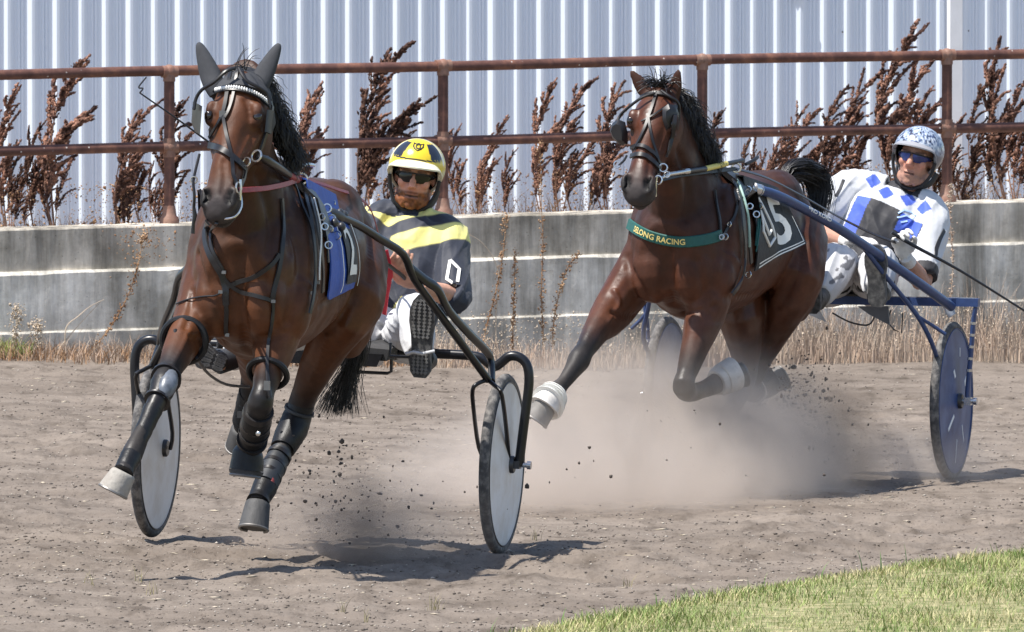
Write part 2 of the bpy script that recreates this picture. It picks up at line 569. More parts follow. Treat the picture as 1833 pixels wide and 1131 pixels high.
# soil between the wall and the building
mb = MB()
ss = np.arange(S0, S1, 0.25)
rs = []
for s in ss:
    rs.append([WP(s, -0.33, 0.1), WP(s, -0.33, 0.74 + 0.02 * math.sin(s * 3)), WP(s, -0.8, 0.72 + 0.02 * math.sin(s * 2.1)), WP(s, -2.0, 0.62), WP(s, -6.0, 0.40), WP(s, -6.0, 0.1)])
M_soil = mat('dry_soil', (0.26, 0.20, 0.15), 0.95, var=0.3, scale=5, bump=0.6, bscale=25)
tag(MB().rings(rs).build('embankment', M_soil), 'dry soil strip between wall and metal building', None, kind='structure')

# ------------------------------------------------------------------ metal building
M_siding = mat('painted_steel_siding', (0.70, 0.765, 0.845), 0.42, var=0.03, scale=1.5, spec=0.45, bump=0.08, bscale=3)
bld = thing('metal_building', 'tall pale blue-grey ribbed metal building behind the fence', 'building', None, (0, 67.3, 0.7))
BZ0, BZ1 = 0.20, 4.6
_ba = math.radians(20.0)                            # the building stands at a flatter angle than the fence
BU = Vector((math.cos(_ba), math.sin(_ba), 0)); BN = Vector((BU.y, -BU.x, 0))
B0 = Vector((0.0, 67.3, 0))
def b_s(px):
    k = (px - 916.5) / F_PX
    return (k * B0.y - B0.x) / (BU.x - k * BU.y)
def BP(s, off=0.0, z=0.0):
    return B0 + BU * s + BN * off + Vector((0, 0, z))
sp0, sp1 = -9.0, 11.0
mb = MB()
mb.add([BP(sp0, 0, BZ0), BP(sp1, 0, BZ0), BP(sp1, 0, BZ1), BP(sp0, 0, BZ1), BP(sp0, -9, BZ0), BP(sp1, -9, BZ0), BP(sp1, -9, BZ1), BP(sp0, -9, BZ1)],
       [(0, 1, 2, 3), (5, 4, 7, 6), (4, 0, 3, 7), (1, 5, 6, 2)])
mb.build('wall_sheet', M_siding, bld, smooth=False)
mb = MB()
mb.rings([[BP(s, 0.16, BZ1 - 0.0), BP(s, 0.16, BZ1 + 0.12), BP(s, -4.5, BZ1 + 0.9), BP(s, -9.2, BZ1 + 0.12), BP(s, -9.2, BZ1)] for s in (sp0 - 0.2, sp1 + 0.2)])
mb.build('roof', M_siding, bld, smooth=False)
def rib_mesh(h, wb, wt):
    """a pressed trapezoid rib, with rounded shoulders"""
    prof = [(-wb / 2, -0.001), (-wb / 2 + 0.004, 0.004), (-wt / 2 - 0.003, h - 0.004), (-wt / 2 + 0.003, h), (wt / 2 - 0.003, h), (wt / 2 + 0.003, h - 0.004), (wb / 2 - 0.004, 0.004), (wb / 2, -0.001)]
    o = BP(0, 0, 0)
    rs = []
    for z in (BZ0 + 0.005, BZ1 - 0.005):
        rs.append([BU * a + BN * b + Vector((0, 0, z)) for a, b in prof])
    m = MB().rings(rs)
    me = m.mesh('rib')
    me.materials.append(M_siding)
    return me
rib_big, rib_small = rib_mesh(0.036, 0.098, 0.022), rib_mesh(0.012, 0.024, 0.008)
PER = 0.150
root_off = OFF[bld.name]
k = 0
s = b_s(14) - PER * 12
while s < b_s(1833) + 1.2:
    for me, ds, nm in ((rib_big, 0, 'rib'), (rib_small, 0.066, 'stiffening_rib'), (rib_small, 0.088, 'stiffening_rib')):
        o = bpy.data.objects.new(nm, me)
        COL.objects.link(o); o.parent = bld
        o.location = BP(s + ds + random.uniform(-.003, .003), -random.uniform(0, .009) if nm == 'rib' else -random.uniform(0, .003), 0) - root_off
    s += PER
# a wide corner trim and the screws
mb = MB()
sc_ = b_s(1706)
mb.rings([[BP(sc_ - 0.055, 0, z), BP(sc_ - 0.04, 0.05, z), BP(sc_ + 0.04, 0.05, z), BP(sc_ + 0.055, 0, z)] for z in (BZ0 + 0.006, BZ1 - 0.006)])
mb.build('downpipe_trim', mat('white_trim', (0.80, 0.81, 0.82), 0.4, var=0.04), bld, smooth=False)
M_screw = mat('screw_steel', (0.2, 0.2, 0.2), 0.4, metal=0.8)
for px, py in ((1507, 57), (1732, 55), (1190, 300), (620, 250), (1560, 75)):
    s = b_s(px); c = BP(s, 0.01, 0)
    z = P(px, py, c.y).z
    MB().ball((c.x, c.y, z), 0.006, nu=8, nv=5).build('screw', M_screw, bld)
# a bracket lamp arm high on the wall, reaching into the picture at its very top
c = BP(b_s(1420), 0, 2.02)
mb = MB().tube([c + Vector((0, 0, 0.05)), c + BN * 0.10 + Vector((0, 0, 0.02)), c + BN * 0.12 + BU * 0.05 + Vector((0, 0, 0.0))], 0.008, 8)
mb.box(c + Vector((0, 0, 0.055)) + BN * 0.012, (0.05, 0.05, 0.03))
mb.build('conduit_bracket', mat('conduit_grey', (0.12, 0.12, 0.13), 0.5), bld)

# ------------------------------------------------------------------ rusty pipe fence
def rust_material():
    m, nt, b = new_mat('rusty_pipe')
    N, K = nt.nodes, nt.links
    tc = N.new('ShaderNodeTexCoord')
    n1 = N.new('ShaderNodeTexNoise'); n1.inputs['Scale'].default_value = 9; n1.inputs['Detail'].default_value = 8; n1.inputs['Roughness'].default_value = 0.7
    K.new(tc.outputs['Object'], n1.inputs['Vector'])
    r = N.new('ShaderNodeValToRGB'); e = r.color_ramp.elements
    e[0].position, e[0].color = 0.30, (0.060, 0.026, 0.019, 1); e[1].position, e[1].color = 0.72, (0.25, 0.115, 0.070, 1)
    q = e.new(0.5); q.color = (0.115, 0.052, 0.040, 1)
    K.new(n1.outputs['Fac'], r.inputs['Fac'])
    n2 = N.new('ShaderNodeTexVoronoi'); n2.inputs['Scale'].default_value = 16
    K.new(tc.outputs['Object'], n2.inputs['Vector'])
    r2 = N.new('ShaderNodeValToRGB'); e = r2.color_ramp.elements
    e[0].position, e[0].color = 0.05, (1, 1, 1, 1); e[1].position, e[1].color = 0.085, (0, 0, 0, 1)
    K.new(n2.outputs['Distance'], r2.inputs['Fac'])
    mx = N.new('ShaderNodeMix'); mx.data_type = 'RGBA'
    K.new(r2.outputs['Color'], mx.inputs['Factor']); K.new(r.outputs['Color'], mx.inputs['A']); mx.inputs['B'].default_value = (0.62, 0.57, 0.52, 1)
    K.new(mx.outputs['Result'], b.inputs['Base Color'])
    b.inputs['Roughness'].default_value = 0.6; b.inputs['Specular IOR Level'].default_value = 0.35
    bp = N.new('ShaderNodeBump'); bp.inputs['Strength'].default_value = 0.3; bp.inputs['Distance'].default_value = 0.006
    K.new(n1.outputs['Fac'], bp.inputs['Height']); K.new(bp.outputs['Normal'], b.inputs['Normal'])
    return m
M_rust = rust_material()
M_rust_light = mat('rusty_fitting', (0.30, 0.17, 0.12), 0.65, var=0.5, scale=18, col2=(0.16, 0.075, 0.05), bump=0.3, bscale=40)
FO = -0.13
fence = thing('pipe_fence', 'rusty brown two-rail pipe fence standing on the concrete wall', 'fence', None, tuple(WP(4, FO, WALL_Z)))
post_s = [wall_s(x, FO) for x in (303, 793, 1257, 1695)]
step = (post_s[3] - post_s[0]) / 3
post_s = [post_s[0] - 2 * step, post_s[0] - step] + post_s + [post_s[3] + step, post_s[3] + 2 * step]
for i in range(len(post_s) - 1):
    for nm, z in (('lower_rail', RAIL1), ('top_rail', RAIL2)):
        MB().tube([WP(s, FO, z + 0.004 * math.sin(s * 1.7)) for s in np.linspace(post_s[i] + 0.036, post_s[i + 1] - 0.036, 9)], 0.0290, 14).build(nm, M_rust, fence)
for s in post_s:
    p = MB().tube([WP(s, FO, WALL_Z + 0.004), WP(s, FO, RAIL1 - 0.03), WP(s, FO, RAIL2 - 0.03)], 0.0300, 14).build('post', M_rust, fence)
    b_ = MB().tube([WP(s, FO, WALL_Z + 0.002), WP(s, FO, WALL_Z + 0.03), WP(s, FO, WALL_Z + 0.045), WP(s, FO, WALL_Z + 0.10)], [0.055, 0.053, 0.040, 0.033], 16).build('foot_flange', M_rust_light, p)
    for z, nm in ((RAIL1, 'tee_fitting'), (RAIL2, 'cap_fitting')):
        q = MB().tube([WP(s - 0.045, FO, z), WP(s + 0.045, FO, z)], 0.0335, 14)
        q.tube([WP(s, FO, z - 0.055), WP(s, FO, z + (0.05 if nm == 'tee_fitting' else 0.0))], 0.0345, 14)
        q.ball(WP(s, FO, z), 0.039)
        q.build(nm, M_rust_light, p)

# ================================================================== HORSES
FR1 = make_frame(-0.7257, 44.1105, 0.025, 12.0, 2.1)
FR2 = make_frame(1.3083, 50.2910, 0.0, 15.6, 0.5)
L1, L2 = make_L(FR1), make_L(FR2)

TRUNK = [(0.575, 1.17, 0.09, 0.12), (0.66, 1.19, 0.18, 0.20), (0.82, 1.19, 0.238, 0.265), (1.02, 1.18, 0.252, 0.275), (1.28, 1.145, 0.262, 0.29),
         (1.55, 1.125, 0.264, 0.32), (1.78, 1.14, 0.25, 0.355), (1.97, 1.135, 0.225, 0.325), (2.10, 1.11, 0.19, 0.26), (2.20, 1.09, 0.12, 0.16)]
HEAD = [(-0.07, .056, .11, -.045), (0.02, .084, .19, -.012), (.11, .106, .25, .006), (.21, .113, .29, .014), (.31, .106, .295, .014), (.41, .090, .268, .010),
        (.52, .069, .215, .006), (.64, .064, .172, .002), (.76, .067, .154, .0), (.86, .073, .146, -.002), (.94, .072, .132, -.010), (1.0, .055, .100, -.026), (1.04, .030, .060, -.045)]

def frame_head(poll, nose, left):
    a = (nose - poll); ln = a.length; a.normalize()
    b = (left - a * left.dot(a)).normalized()
    c = b.cross(a)                                   # out of the forehead
    if c.x < 0: c = -c
    return poll, a, b, c, ln

def seg_dist(Pn, A, B):
    A, B = np.array(A), np.array(B)
    ab = B - A
    t = np.clip(((Pn - A) @ ab) / (ab @ ab), 0, 1)
    return np.linalg.norm(Pn - (A + t[:, None] * ab), axis=1), t

def build_horse(root, L, spec):
    s = spec['scale']
    cy = lambda x: spec['cy'][0] + (spec['cy'][1] - spec['cy'][0]) * (x - 0.6) / 1.6
    mb = MB()
    zz = lambda z: z * s
    mb.tube([(x, cy(x), zz(z)) for x, z, w, h in TRUNK], [w for x, z, w, h in TRUNK], 24, ref=(0, 1, 0), flat=[h * s for x, z, w, h in TRUNK], sub=3)
    # muscles of the trunk
    for sd in (-1, 1):
        mb.ball((2.115, cy(2.1) + sd * 0.085, zz(1.03)), (0.10, 0.095, 0.15))            # breast
        mb.ball((1.93, cy(1.9) + sd * 0.165, zz(1.16)), (0.15, 0.085, 0.26), Matrix.Rotation(math.radians(-22), 3, 'Y'))   # shoulder
        mb.ball((2.03, cy(2.0) + sd * 0.175, zz(1.00)), (0.10, 0.075, 0.13))
        mb.ball((0.84, cy(.8) + sd * 0.145, zz(1.06)), (0.21, 0.118, 0.30), Matrix.Rotation(math.radians(12), 3, 'Y'))     # thigh
        mb.ball((0.95, cy(.9) + sd * 0.09, zz(1.32)), (0.22, 0.12, 0.135))                # croup
    # neck
    nk = [(Vector(p) if not isinstance(p, Vector) else p, w, h) for p, w, h in spec['neck'](L)]
    mb.tube([p for p, w, h in nk], [w for p, w, h in nk], 20, ref=(0, 1, 0), flat=[h for p, w, h in nk], sub=4)
    # head
    o, a, b, c, ln = frame_head(*spec['head'](L))
    H = lambda t, y, f: o + a * (t * ln) + b * y + c * f
    def hring(t, w, D, f, n=26):
        out = []
        for k in range(n):
            th = 2 * math.pi * k / n
            ct, st = math.cos(th), math.sin(th)
            e = 2 / 2.35
            x = math.copysign(abs(ct) ** e, ct); y = math.copysign(abs(st) ** e, st)
            # the face narrows to the front of the nose, cheeks stay full
            wf = w * (1 - 0.16 * max(0, y) * (1 if t > 0.3 else 0.6) - 0.10 * max(0, -y))
            out.append(H(t, wf * x, f - D / 2 + D / 2 * y))
        return out
    hs = HEAD
    mb.rings([hring(*r) for r in hs])
    RM = Matrix((a, b, c)).transposed()
    for sd in (-1, 1):
        mb.ball(H(.285, sd * .088, -.036), (.042, .026, .028), RM)                       # orbit
        mb.ball(H(.245, sd * .083, -.016), (.034, .026, .018), RM)                       # brow
        mb.tube([H(.33, sd * .088, -.085), H(.45, sd * .076, -.075), H(.57, sd * .060, -.068)], [.017, .014, .009], 8)
        mb.ball(H(.895, sd * .054, -.026), (.046, .022, .034), RM)                       # nostril wing
        mb.ball(H(.27, sd * .066, -.185), (.115, .038, .095), RM)                        # cheek
        if spec['ears']:
            tip = spec['ears'](L)[0 if sd < 0 else 1]
            base = H(-.015, sd * .052, -.075)
            ax = tip - base
            mb.tube([base - ax * .10, base + ax * .08, base + ax * .30, base + ax * .55, base + ax * .8, base + ax * .97], [.026, .030, .034, .031, .019, .005], 12, ref=b + c * 0.25 * sd, flat=[.026, .022, .017, .014, .010, .004], sub=2)
    mb.ball(H(.94, 0, -.122), (.050, .040, .030), RM)                                    # chin
    mb.ball(H(.03, 0, -.035), (.05, .055, .03), RM)
    # legs
    legs = {}
    for nm, kind, pts in spec['legs'](L, cy, s):
        if kind == 'fore':
            ra = [.105, .086, .060, .042, .050, .037, .0285, .040, .031, .042]
            rb = [.150, .115, .076, .049, .056, .043, .0375, .0475, .036, .050]
        else:
            ra = [.150, .112, .084, .053, .049, .040, .033, .042, .033, .042]
            rb = [.210, .155, .104, .062, .064, .050, .0395, .048, .037, .048]
        sh = pts[:-1]
        mb.tube(sh, ra[:len(sh)], 14, ref=(0, 1, 0), flat=rb[:len(sh)], sub=3)
        legs[nm] = pts
    me = remeshed(mb, spec.get('voxel', 0.0085), 5, 0.5)
    # folds between muscles are pressed in, veins raised
    V = coords(me); Nn = normals(me)
    b0 = BVHTree.FromPolygons([Vector(p) for p in V], [tuple(p.vertices) for p in me.polygons])
    M = FR1 if L is L1 else FR2
    Mi = M.inverted(); R_ = Mi.to_3x3(); cam_l = Mi @ CAM
    disp = np.zeros(len(V))
    for px, amp, wid in spec['folds']:
        for q in spath([(x, y, 0) for x, y in px], 8):
            d = (R_ @ ray(q.x, q.y)).normalized()
            loc, nr, i, dist = b0.ray_cast(cam_l + d * 30, d)
            if loc is None: continue
            g = np.exp(-np.sum((V - np.array(loc)) ** 2, axis=1) / (wid * .9) ** 2) * amp * 1.45
            disp = np.where(np.abs(g) > np.abs(disp), g, disp)
    disp += (0.0045 * vnoise(V[:, 0] * 9 + V[:, 1] * 8, V[:, 2] * 10 - V[:, 1] * 5, 17) + 0.0028 * vnoise(V[:, 0] * 21 + V[:, 1] * 24, V[:, 2] * 19 - V[:, 1] * 12, 18)) * (V[:, 2] > .75)
    V = V + Nn * disp[:, None]
    set_coords(me, V)
    # nostrils and mouth are pressed in, then the coat is coloured
    V = coords(me); Nn = normals(me)
    on, an, bn, cn = [np.array(q) for q in (o, a, b, c)]
    q = V - on
    ta, yb, fc = q @ an / ln, q @ bn, q @ cn
    inhead = (ta > -0.02) & (np.abs(yb) < .14) & (fc < .06) & (fc > -.34)
    nost = np.zeros(len(V))
    for sd in (-1, 1):
        dd = ((ta - .905) * ln / .040) ** 2 + ((yb - sd * .050) / .025) ** 2 + ((fc + .006) / .040) ** 2
        nost = np.maximum(nost, np.exp(-dd * 1.1) * inhead)
    V = V - Nn * (0.028 * sstep(0.2, 0.7, nost))[:, None]
    mouth = np.exp(-((fc + .092 + (.9 - ta) * .02) / .006) ** 2) * sstep(.74, .80, ta) * inhead
    V = V - Nn * (0.006 * mouth)[:, None]
    # hollows of the face
    hol = np.exp(-(((ta - .44) * ln / .07) ** 2 + ((np.abs(yb) - .065) / .03) ** 2 + ((fc + .02) / .04) ** 2)) * inhead
    V = V - Nn * (0.007 * hol)[:, None]
    set_coords(me, V)
    bay, dark, black, red = [np.array(k) for k in spec['coat']]
    n1 = vnoise(V[:, 0] * 7 + V[:, 1] * 3, V[:, 2] * 7 + V[:, 1] * 5, 3)
    C = bay[None] * (1 + 0.35 * n1)[:, None]
    up = sstep(1.20 * s, 1.44 * s, V[:, 2]) * (V[:, 0] < 2.0)
    C = C * (1 - 0.45 * up)[:, None] + dark[None] * (0.45 * up)[:, None]
    nck = np.exp(-((V[:, 0] - 2.12) / .17) ** 2) * sstep(1.12 * s, 1.32 * s, V[:, 2]) * (1 - sstep(-.02, .1, ta) * inhead)
    C = C * (1 - 0.55 * nck)[:, None] + dark[None] * (0.55 * nck)[:, None]
    flank = np.exp(-((V[:, 2] - 0.9 * s) / 0.16) ** 2)
    C = C * (1 - 0.5 * flank)[:, None] + red[None] * (0.5 * flank)[:, None]
    # muzzle darkens to grey-black
    mz = sstep(.70, .98, ta) * inhead
    C = C * (1 - mz)[:, None] + np.array((0.040, 0.033, 0.032))[None] * mz[:, None]
    eyer = np.exp(-(((ta - .287) * ln / .045) ** 2 + ((np.abs(yb) - .10) / .03) ** 2 + ((fc + .03) / .03) ** 2)) * inhead
    face = sstep(-.02, .1, ta) * sstep(.8, .6, ta) * inhead * sstep(-.16, -.03, fc)
    C = C * (1 - .55 * face)[:, None] + (bay * np.array((1.55, 1.4, 1.25)))[None] * (.55 * face)[:, None]  # front of the face painted lighter, as if sunlit
    C = C * (1 - .8 * eyer)[:, None] + black[None] * (.8 * eyer)[:, None]
    k = sstep(.22, .42, nost) + mouth * .7
    C = C * (1 - np.clip(k, 0, 1))[:, None] + np.array((0.006, 0.005, 0.005)) * np.clip(k, 0, 1)[:, None]
    # black points
    for nm, pts in legs.items():
        hind = len(nm) and nm[1] == 'H'
        best = np.full(len(V), 9.0); prm = np.zeros(len(V))
        for i in range(0, len(pts) - 2):
            d, t = seg_dist(V, pts[i], pts[i + 1])
            m = d < best
            best[m] = d[m]; prm[m] = i + t[m]
        lim = (3.1 if not hind else 3.6)
        f = sstep(lim - 1.3, lim + 0.1, prm) * sstep(.16, .10, best)
        C = C * (1 - f)[:, None] + black[None] * f[:, None]
    # track dust clings to belly and legs
    du = sstep(.95, .35, V[:, 2]) * (.35 + .65 * sstep(-.1, .25, vnoise(V[:, 1] * 14, V[:, 2] * 14 + V[:, 0] * 9, 25))) * spec.get('dusty', .12)
    C = C * (1 - du)[:, None] + np.array((.20, .17, .145))[None] * du[:, None]
    set_cols(me, np.clip(C, 0.002, 1))
    body = link_mesh('body', me, M_coat, root)
    bvh = BVHTree.FromPolygons([Vector(p) for p in V], [tuple(p.vertices) for p in me.polygons])
    # eyes
    for sd in (-1, 1):
        MB().ball(H(.290, sd * .0915, -.020), (.021, .0175, .0145), RM, 14, 9).build('eye', M_eye, root)
    return body, bvh, H, legs, (o, a, b, c, ln)

def coat_material():
    m, nt, b = new_mat('horse_coat')
    N, K = nt.nodes, nt.links
    at = N.new('ShaderNodeAttribute'); at.attribute_name = 'Col'
    tc = N.new('ShaderNodeTexCoord')
    n1 = N.new('ShaderNodeTexNoise'); n1.inputs['Scale'].default_value = 16; n1.inputs['Detail'].default_value = 7; n1.inputs['Roughness'].default_value = .65
    K.new(tc.outputs['Object'], n1.inputs['Vector'])
    mr = N.new('ShaderNodeMapRange'); mr.inputs['From Min'].default_value = .3; mr.inputs['From Max'].default_value = .7
    mr.inputs['To Min'].default_value = .72; mr.inputs['To Max'].default_value = 1.28
    K.new(n1.outputs['Fac'], mr.inputs['Value'])
    sc = N.new('ShaderNodeVectorMath'); sc.operation = 'SCALE'
    K.new(at.outputs['Color'], sc.inputs[0]); K.new(mr.outputs['Result'], sc.inputs['Scale'])
    K.new(sc.outputs[0], b.inputs['Base Color'])
    # sweat and lie of the coat: the gloss is uneven
    r2 = N.new('ShaderNodeMapRange'); r2.inputs['From Min'].default_value = .35; r2.inputs['From Max'].default_value = .65
    r2.inputs['To Min'].default_value = .38; r2.inputs['To Max'].default_value = .74
    n2 = N.new('ShaderNodeTexNoise'); n2.inputs['Scale'].default_value = 6; n2.inputs['Detail'].default_value = 5
    K.new(tc.outputs['Object'], n2.inputs['Vector']); K.new(n2.outputs['Fac'], r2.inputs['Value'])
    K.new(r2.outputs['Result'], b.inputs['Roughness'])
    b.inputs['Specular IOR Level'].default_value = .30
    # veins and folds, and hair grain
    vn = N.new('ShaderNodeTexNoise'); vn.inputs['Scale'].default_value = 9; vn.inputs['Detail'].default_value = 3; vn.inputs['Distortion'].default_value = 1.2
    K.new(tc.outputs['Object'], vn.inputs['Vector'])
    ab = N.new('ShaderNodeMath'); ab.operation = 'SUBTRACT'; ab.inputs[1].default_value = .5; K.new(vn.outputs['Fac'], ab.inputs[0])
    ab2 = N.new('ShaderNodeMath'); ab2.operation = 'ABSOLUTE'; K.new(ab.outputs[0], ab2.inputs[0])
    ri = N.new('ShaderNodeMapRange'); ri.inputs['From Min'].default_value = 0; ri.inputs['From Max'].default_value = .05; ri.inputs['To Min'].default_value = 1; ri.inputs['To Max'].default_value = 0
    K.new(ab2.outputs[0], ri.inputs['Value'])
    gr = N.new('ShaderNodeTexNoise'); gr.inputs['Scale'].default_value = 160; gr.inputs['Detail'].default_value = 3
    mp = N.new('ShaderNodeMapping'); mp.inputs['Scale'].default_value = (1, 1, .25)
    K.new(tc.outputs['Object'], mp.inputs['Vector']); K.new(mp.outputs['Vector'], gr.inputs['Vector'])
    b1 = N.new('ShaderNodeBump'); b1.inputs['Strength'].default_value = .05; b1.inputs['Distance'].default_value = .01
    K.new(ri.outputs['Result'], b1.inputs['Height'])
    b2 = N.new('ShaderNodeBump'); b2.inputs['Strength'].default_value = .10; b2.inputs['Distance'].default_value = .004
    K.new(gr.outputs['Fac'], b2.inputs['Height']); K.new(b1.outputs['Normal'], b2.inputs['Normal'])
    K.new(b2.outputs['Normal'], b.inputs['Normal'])
    return m
M_coat = coat_material()
M_eye = mat('dark_eye', (0.012, 0.008, 0.006), 0.08, spec=0.8, var=0.0)
M_hair = mat('black_horsehair', (0.010, 0.009, 0.010), 0.42, var=0.3, scale=40, spec=0.6)
M_hoof = mat('grey_horn', (0.15, 0.14, 0.128), 0.7, var=0.3, scale=20, stretch=(1, 1, .2), bump=.3, bscale=60)
M_hoof_dark = mat('dark_horn', (0.055, 0.054, 0.054), 0.7, var=0.3, scale=20, stretch=(1, 1, .2), bump=.3, bscale=60)
M_hoof_pale = mat('dusty_horn', (0.36, 0.335, 0.295), 0.75, var=0.35, scale=25, col2=(0.22, 0.20, 0.175), bump=.3, bscale=60)
M_shoe = mat('worn_steel_shoe', (0.22, 0.21, 0.20), 0.5, metal=0.7)

def legs1(L, cy, s):
    p = lambda *q: L(*q)
    RF = [Vector((1.96, cy(1.9) - .155, 1.08)), p(352, 572, 2.08), p(322, 622, 2.25), p(303, 664, 2.41), p(293, 689, 2.49), p(281, 719, 2.55), p(259, 765, 2.63), p(237, 812, 2.71), p(227, 833, 2.76), p(220, 848, 2.79), p(206, 875, 2.80)]
    LF = [Vector((1.96, cy(1.9) + .155, 1.08)), p(492, 612, 2.05), p(482, 658, 2.12), p(472, 698, 2.18), p(466, 722, 2.20), p(460, 748, 2.15), p(455, 772, 2.09), p(449, 798, 2.02), p(446, 806, 2.02), p(444, 816, 2.025), p(440, 850, 2.03)]
    LH = [Vector((.86, cy(.8) + .15, 1.12)), p(632, 545, 1.10), p(590, 612, 1.05), p(548, 700, .97), p(530, 752, .95), p(512, 792, 1.02), p(492, 832, 1.10), p(474, 871, 1.19), p(466, 889, 1.23), p(461, 902, 1.26), p(455, 946, 1.29)]
    RH = [Vector((.86, cy(.8) - .15, 1.12)), p(470, 585, .98), p(462, 625, .80), p(456, 668, .58), p(453, 688, .52), p(449, 705, .46), p(444, 728, .38), p(438, 750, .30), p(436, 760, .26), p(435, 768, .24), p(432, 795, .20)]
    return [('RF', 'fore', RF), ('LF', 'fore', LF), ('LH', 'hind', LH), ('RH', 'hind', RH)]
def legs2(L, cy, s):
    p = lambda *q: L(*q)
    RF = [Vector((1.96, cy(1.9) - .155, 1.02)), p(1100, 552, 2.10), p(1072, 585, 2.25), p(1047, 626, 2.40), p(1036, 645, 2.46), p(1024, 664, 2.51), p(1008, 686, 2.57), p(993, 703, 2.64), p(986, 714, 2.68), p(980, 722, 2.71), p(960, 752, 2.73)]
    LF = [Vector((1.96, cy(1.9) + .155, 1.02)), p(1262, 560, 2.06), p(1245, 618, 2.15), p(1228, 672, 2.23), p(1224, 692, 2.26), p(1235, 702, 2.18), p(1258, 697, 2.05), p(1282, 686, 1.92), p(1288, 682, 1.90), p(1294, 678, 1.88), p(1324, 664, 1.82)]
    LH = [Vector((.86, cy(.8) + .15, 1.07)), p(1425, 505, 1.08), p(1392, 575, 1.0), p(1362, 640, .88), p(1352, 666, .82), p(1346, 682, .75), p(1342, 694, .66), p(1346, 702, .56), p(1354, 697, .52), p(1362, 691, .50), p(1396, 670, .44)]
    RH = [Vector((.86, cy(.8) - .15, 1.07)), p(1322, 545, 1.15), p(1330, 598, 1.10), p(1336, 655, 1.0), p(1330, 688, 1.0), p(1318, 716, 1.06), p(1300, 748, 1.14), p(1280, 782, 1.23), p(1270, 792, 1.27), p(1262, 800, 1.30), p(1245, 836, 1.34)]
    return [('RF', 'fore', RF), ('LF', 'fore', LF), ('LH', 'hind', LH), ('RH', 'hind', RH)]
FOLDS1 = [([(352, 455), (366, 500), (386, 548), (402, 590)], -.010, .022), ([(430, 455), (433, 520), (437, 580), (440, 625)], -.011, .024), ([(476, 500), (490, 550), (498, 590)], -.009, .022),
    ([(462, 310), (478, 360), (486, 410), (480, 450)], -.010, .024), ([(518, 400), (536, 460), (534, 520), (516, 575)], -.009, .026), ([(340, 606), (368, 612), (404, 612)], -.008, .018),
    ([(452, 612), (480, 604), (512, 596)], -.008, .018), ([(392, 478), (399, 512), (410, 545)], .005, .010), ([(338, 596), (324, 626), (310, 652)], .005, .010), ([(344, 520), (340, 556), (332, 586)], -.006, .014),
    ([(640, 470), (632, 520), (612, 560), (590, 590)], -.010, .026), ([(600, 560), (582, 620), (556, 680)], .006, .012), ([(656, 400), (664, 450), (660, 500)], -.007, .025), ([(575, 545), (600, 530), (628, 520)], -.008, .02),
    ([(446, 246), (430, 280), (420, 308), (414, 330)], .005, .008), ([(366, 292), (364, 318), (368, 344)], -.004, .010), ([(400, 290), (402, 320), (398, 345)], -.005, .012), ([(440, 180), (446, 196), (448, 208)], -.006, .012), ([(384, 186), (378, 200), (374, 212)], -.005, .012),
    ([(510, 340), (512, 400), (520, 450)], -.006, .02)]
FOLDS2 = [([(1120, 460), (1138, 500), (1160, 540), (1176, 565)], -.010, .024), ([(1196, 450), (1200, 500), (1206, 545)], -.011, .026), ([(1250, 470), (1262, 520), (1268, 560)], -.009, .024), ([(1098, 560), (1130, 566), (1160, 568)], -.008, .018),
    ([(1215, 270), (1228, 310), (1232, 350), (1226, 390)], -.010, .024), ([(1286, 350), (1302, 410), (1300, 470), (1284, 520)], -.009, .028), ([(1224, 560), (1250, 556), (1280, 548)], -.008, .018), ([(1100, 520), (1108, 545), (1090, 575)], .006, .011),
    ([(1440, 430), (1432, 480), (1412, 520), (1392, 550)], -.010, .026), ([(1195, 232), (1184, 262), (1176, 288)], .005, .008), ([(1160, 272), (1162, 300), (1158, 322)], -.005, .012), ([(1300, 530), (1340, 528), (1380, 520)], -.007, .022)]
SPEC1 = dict(folds=FOLDS1, scale=1.0, cy=(0.10, 0.135),
    neck=lambda L: [((1.80, .12, 1.20), .17, .26), ((1.97, .125, 1.33), .165, .265), ((2.10, .13, 1.49), .116, .205), ((2.19, .14, 1.63), .090, .155), (L(437, 168, 2.26), .085, .135), (L(431, 140, 2.31), .07, .10)],
    head=lambda L: (L(428, 132, 2.365), L(384, 372, 2.66), Vector((0.06, 1, -0.03))),
    ears=None, legs=legs1,
    coat=((0.068, 0.0245, 0.0095), (0.017, 0.009, 0.007), (0.010, 0.009, 0.010), (0.122, 0.039, 0.012)))
SPEC2 = dict(dusty=.35, folds=FOLDS2, scale=0.945, cy=(0.005, -0.075),
    neck=lambda L: [((1.80, -.05, 1.13), .17, .25), ((1.97, -.06, 1.25), .165, .26), ((2.10, -.062, 1.40), .112, .205), ((2.19, -.06, 1.53), .088, .155), (L(1187, 195, 2.28), .078, .13), (L(1182, 170, 2.32), .07, .10)],
    head=lambda L: (L(1177, 160, 2.375), L(1136, 342, 2.66), Vector((-0.05, 1, -0.02))),
    ears=lambda L: (L(1128, 124, 2.33), L(1216, 120, 2.33)), legs=legs2,
    coat=((0.056, 0.0185, 0.0090), (0.015, 0.008, 0.007), (0.010, 0.009, 0.010), (0.104, 0.031, 0.011)))

horse1 = thing('horse', 'bay horse with dark ear hood, nearest the camera, pulling the black sulky', 'horse', FR1, (1.4, .12, 0), 'racing horses')
body1, bvh1, H1, leg1, hf1 = build_horse(horse1, L1, SPEC1)
horse2 = thing('horse', 'dark bay horse with bare ears and green collar strap, behind and to the right', 'horse', FR2, (1.4, -.03, 0), 'racing horses')
body2, bvh2, H2, leg2, hf2 = build_horse(horse2, L2, SPEC2)

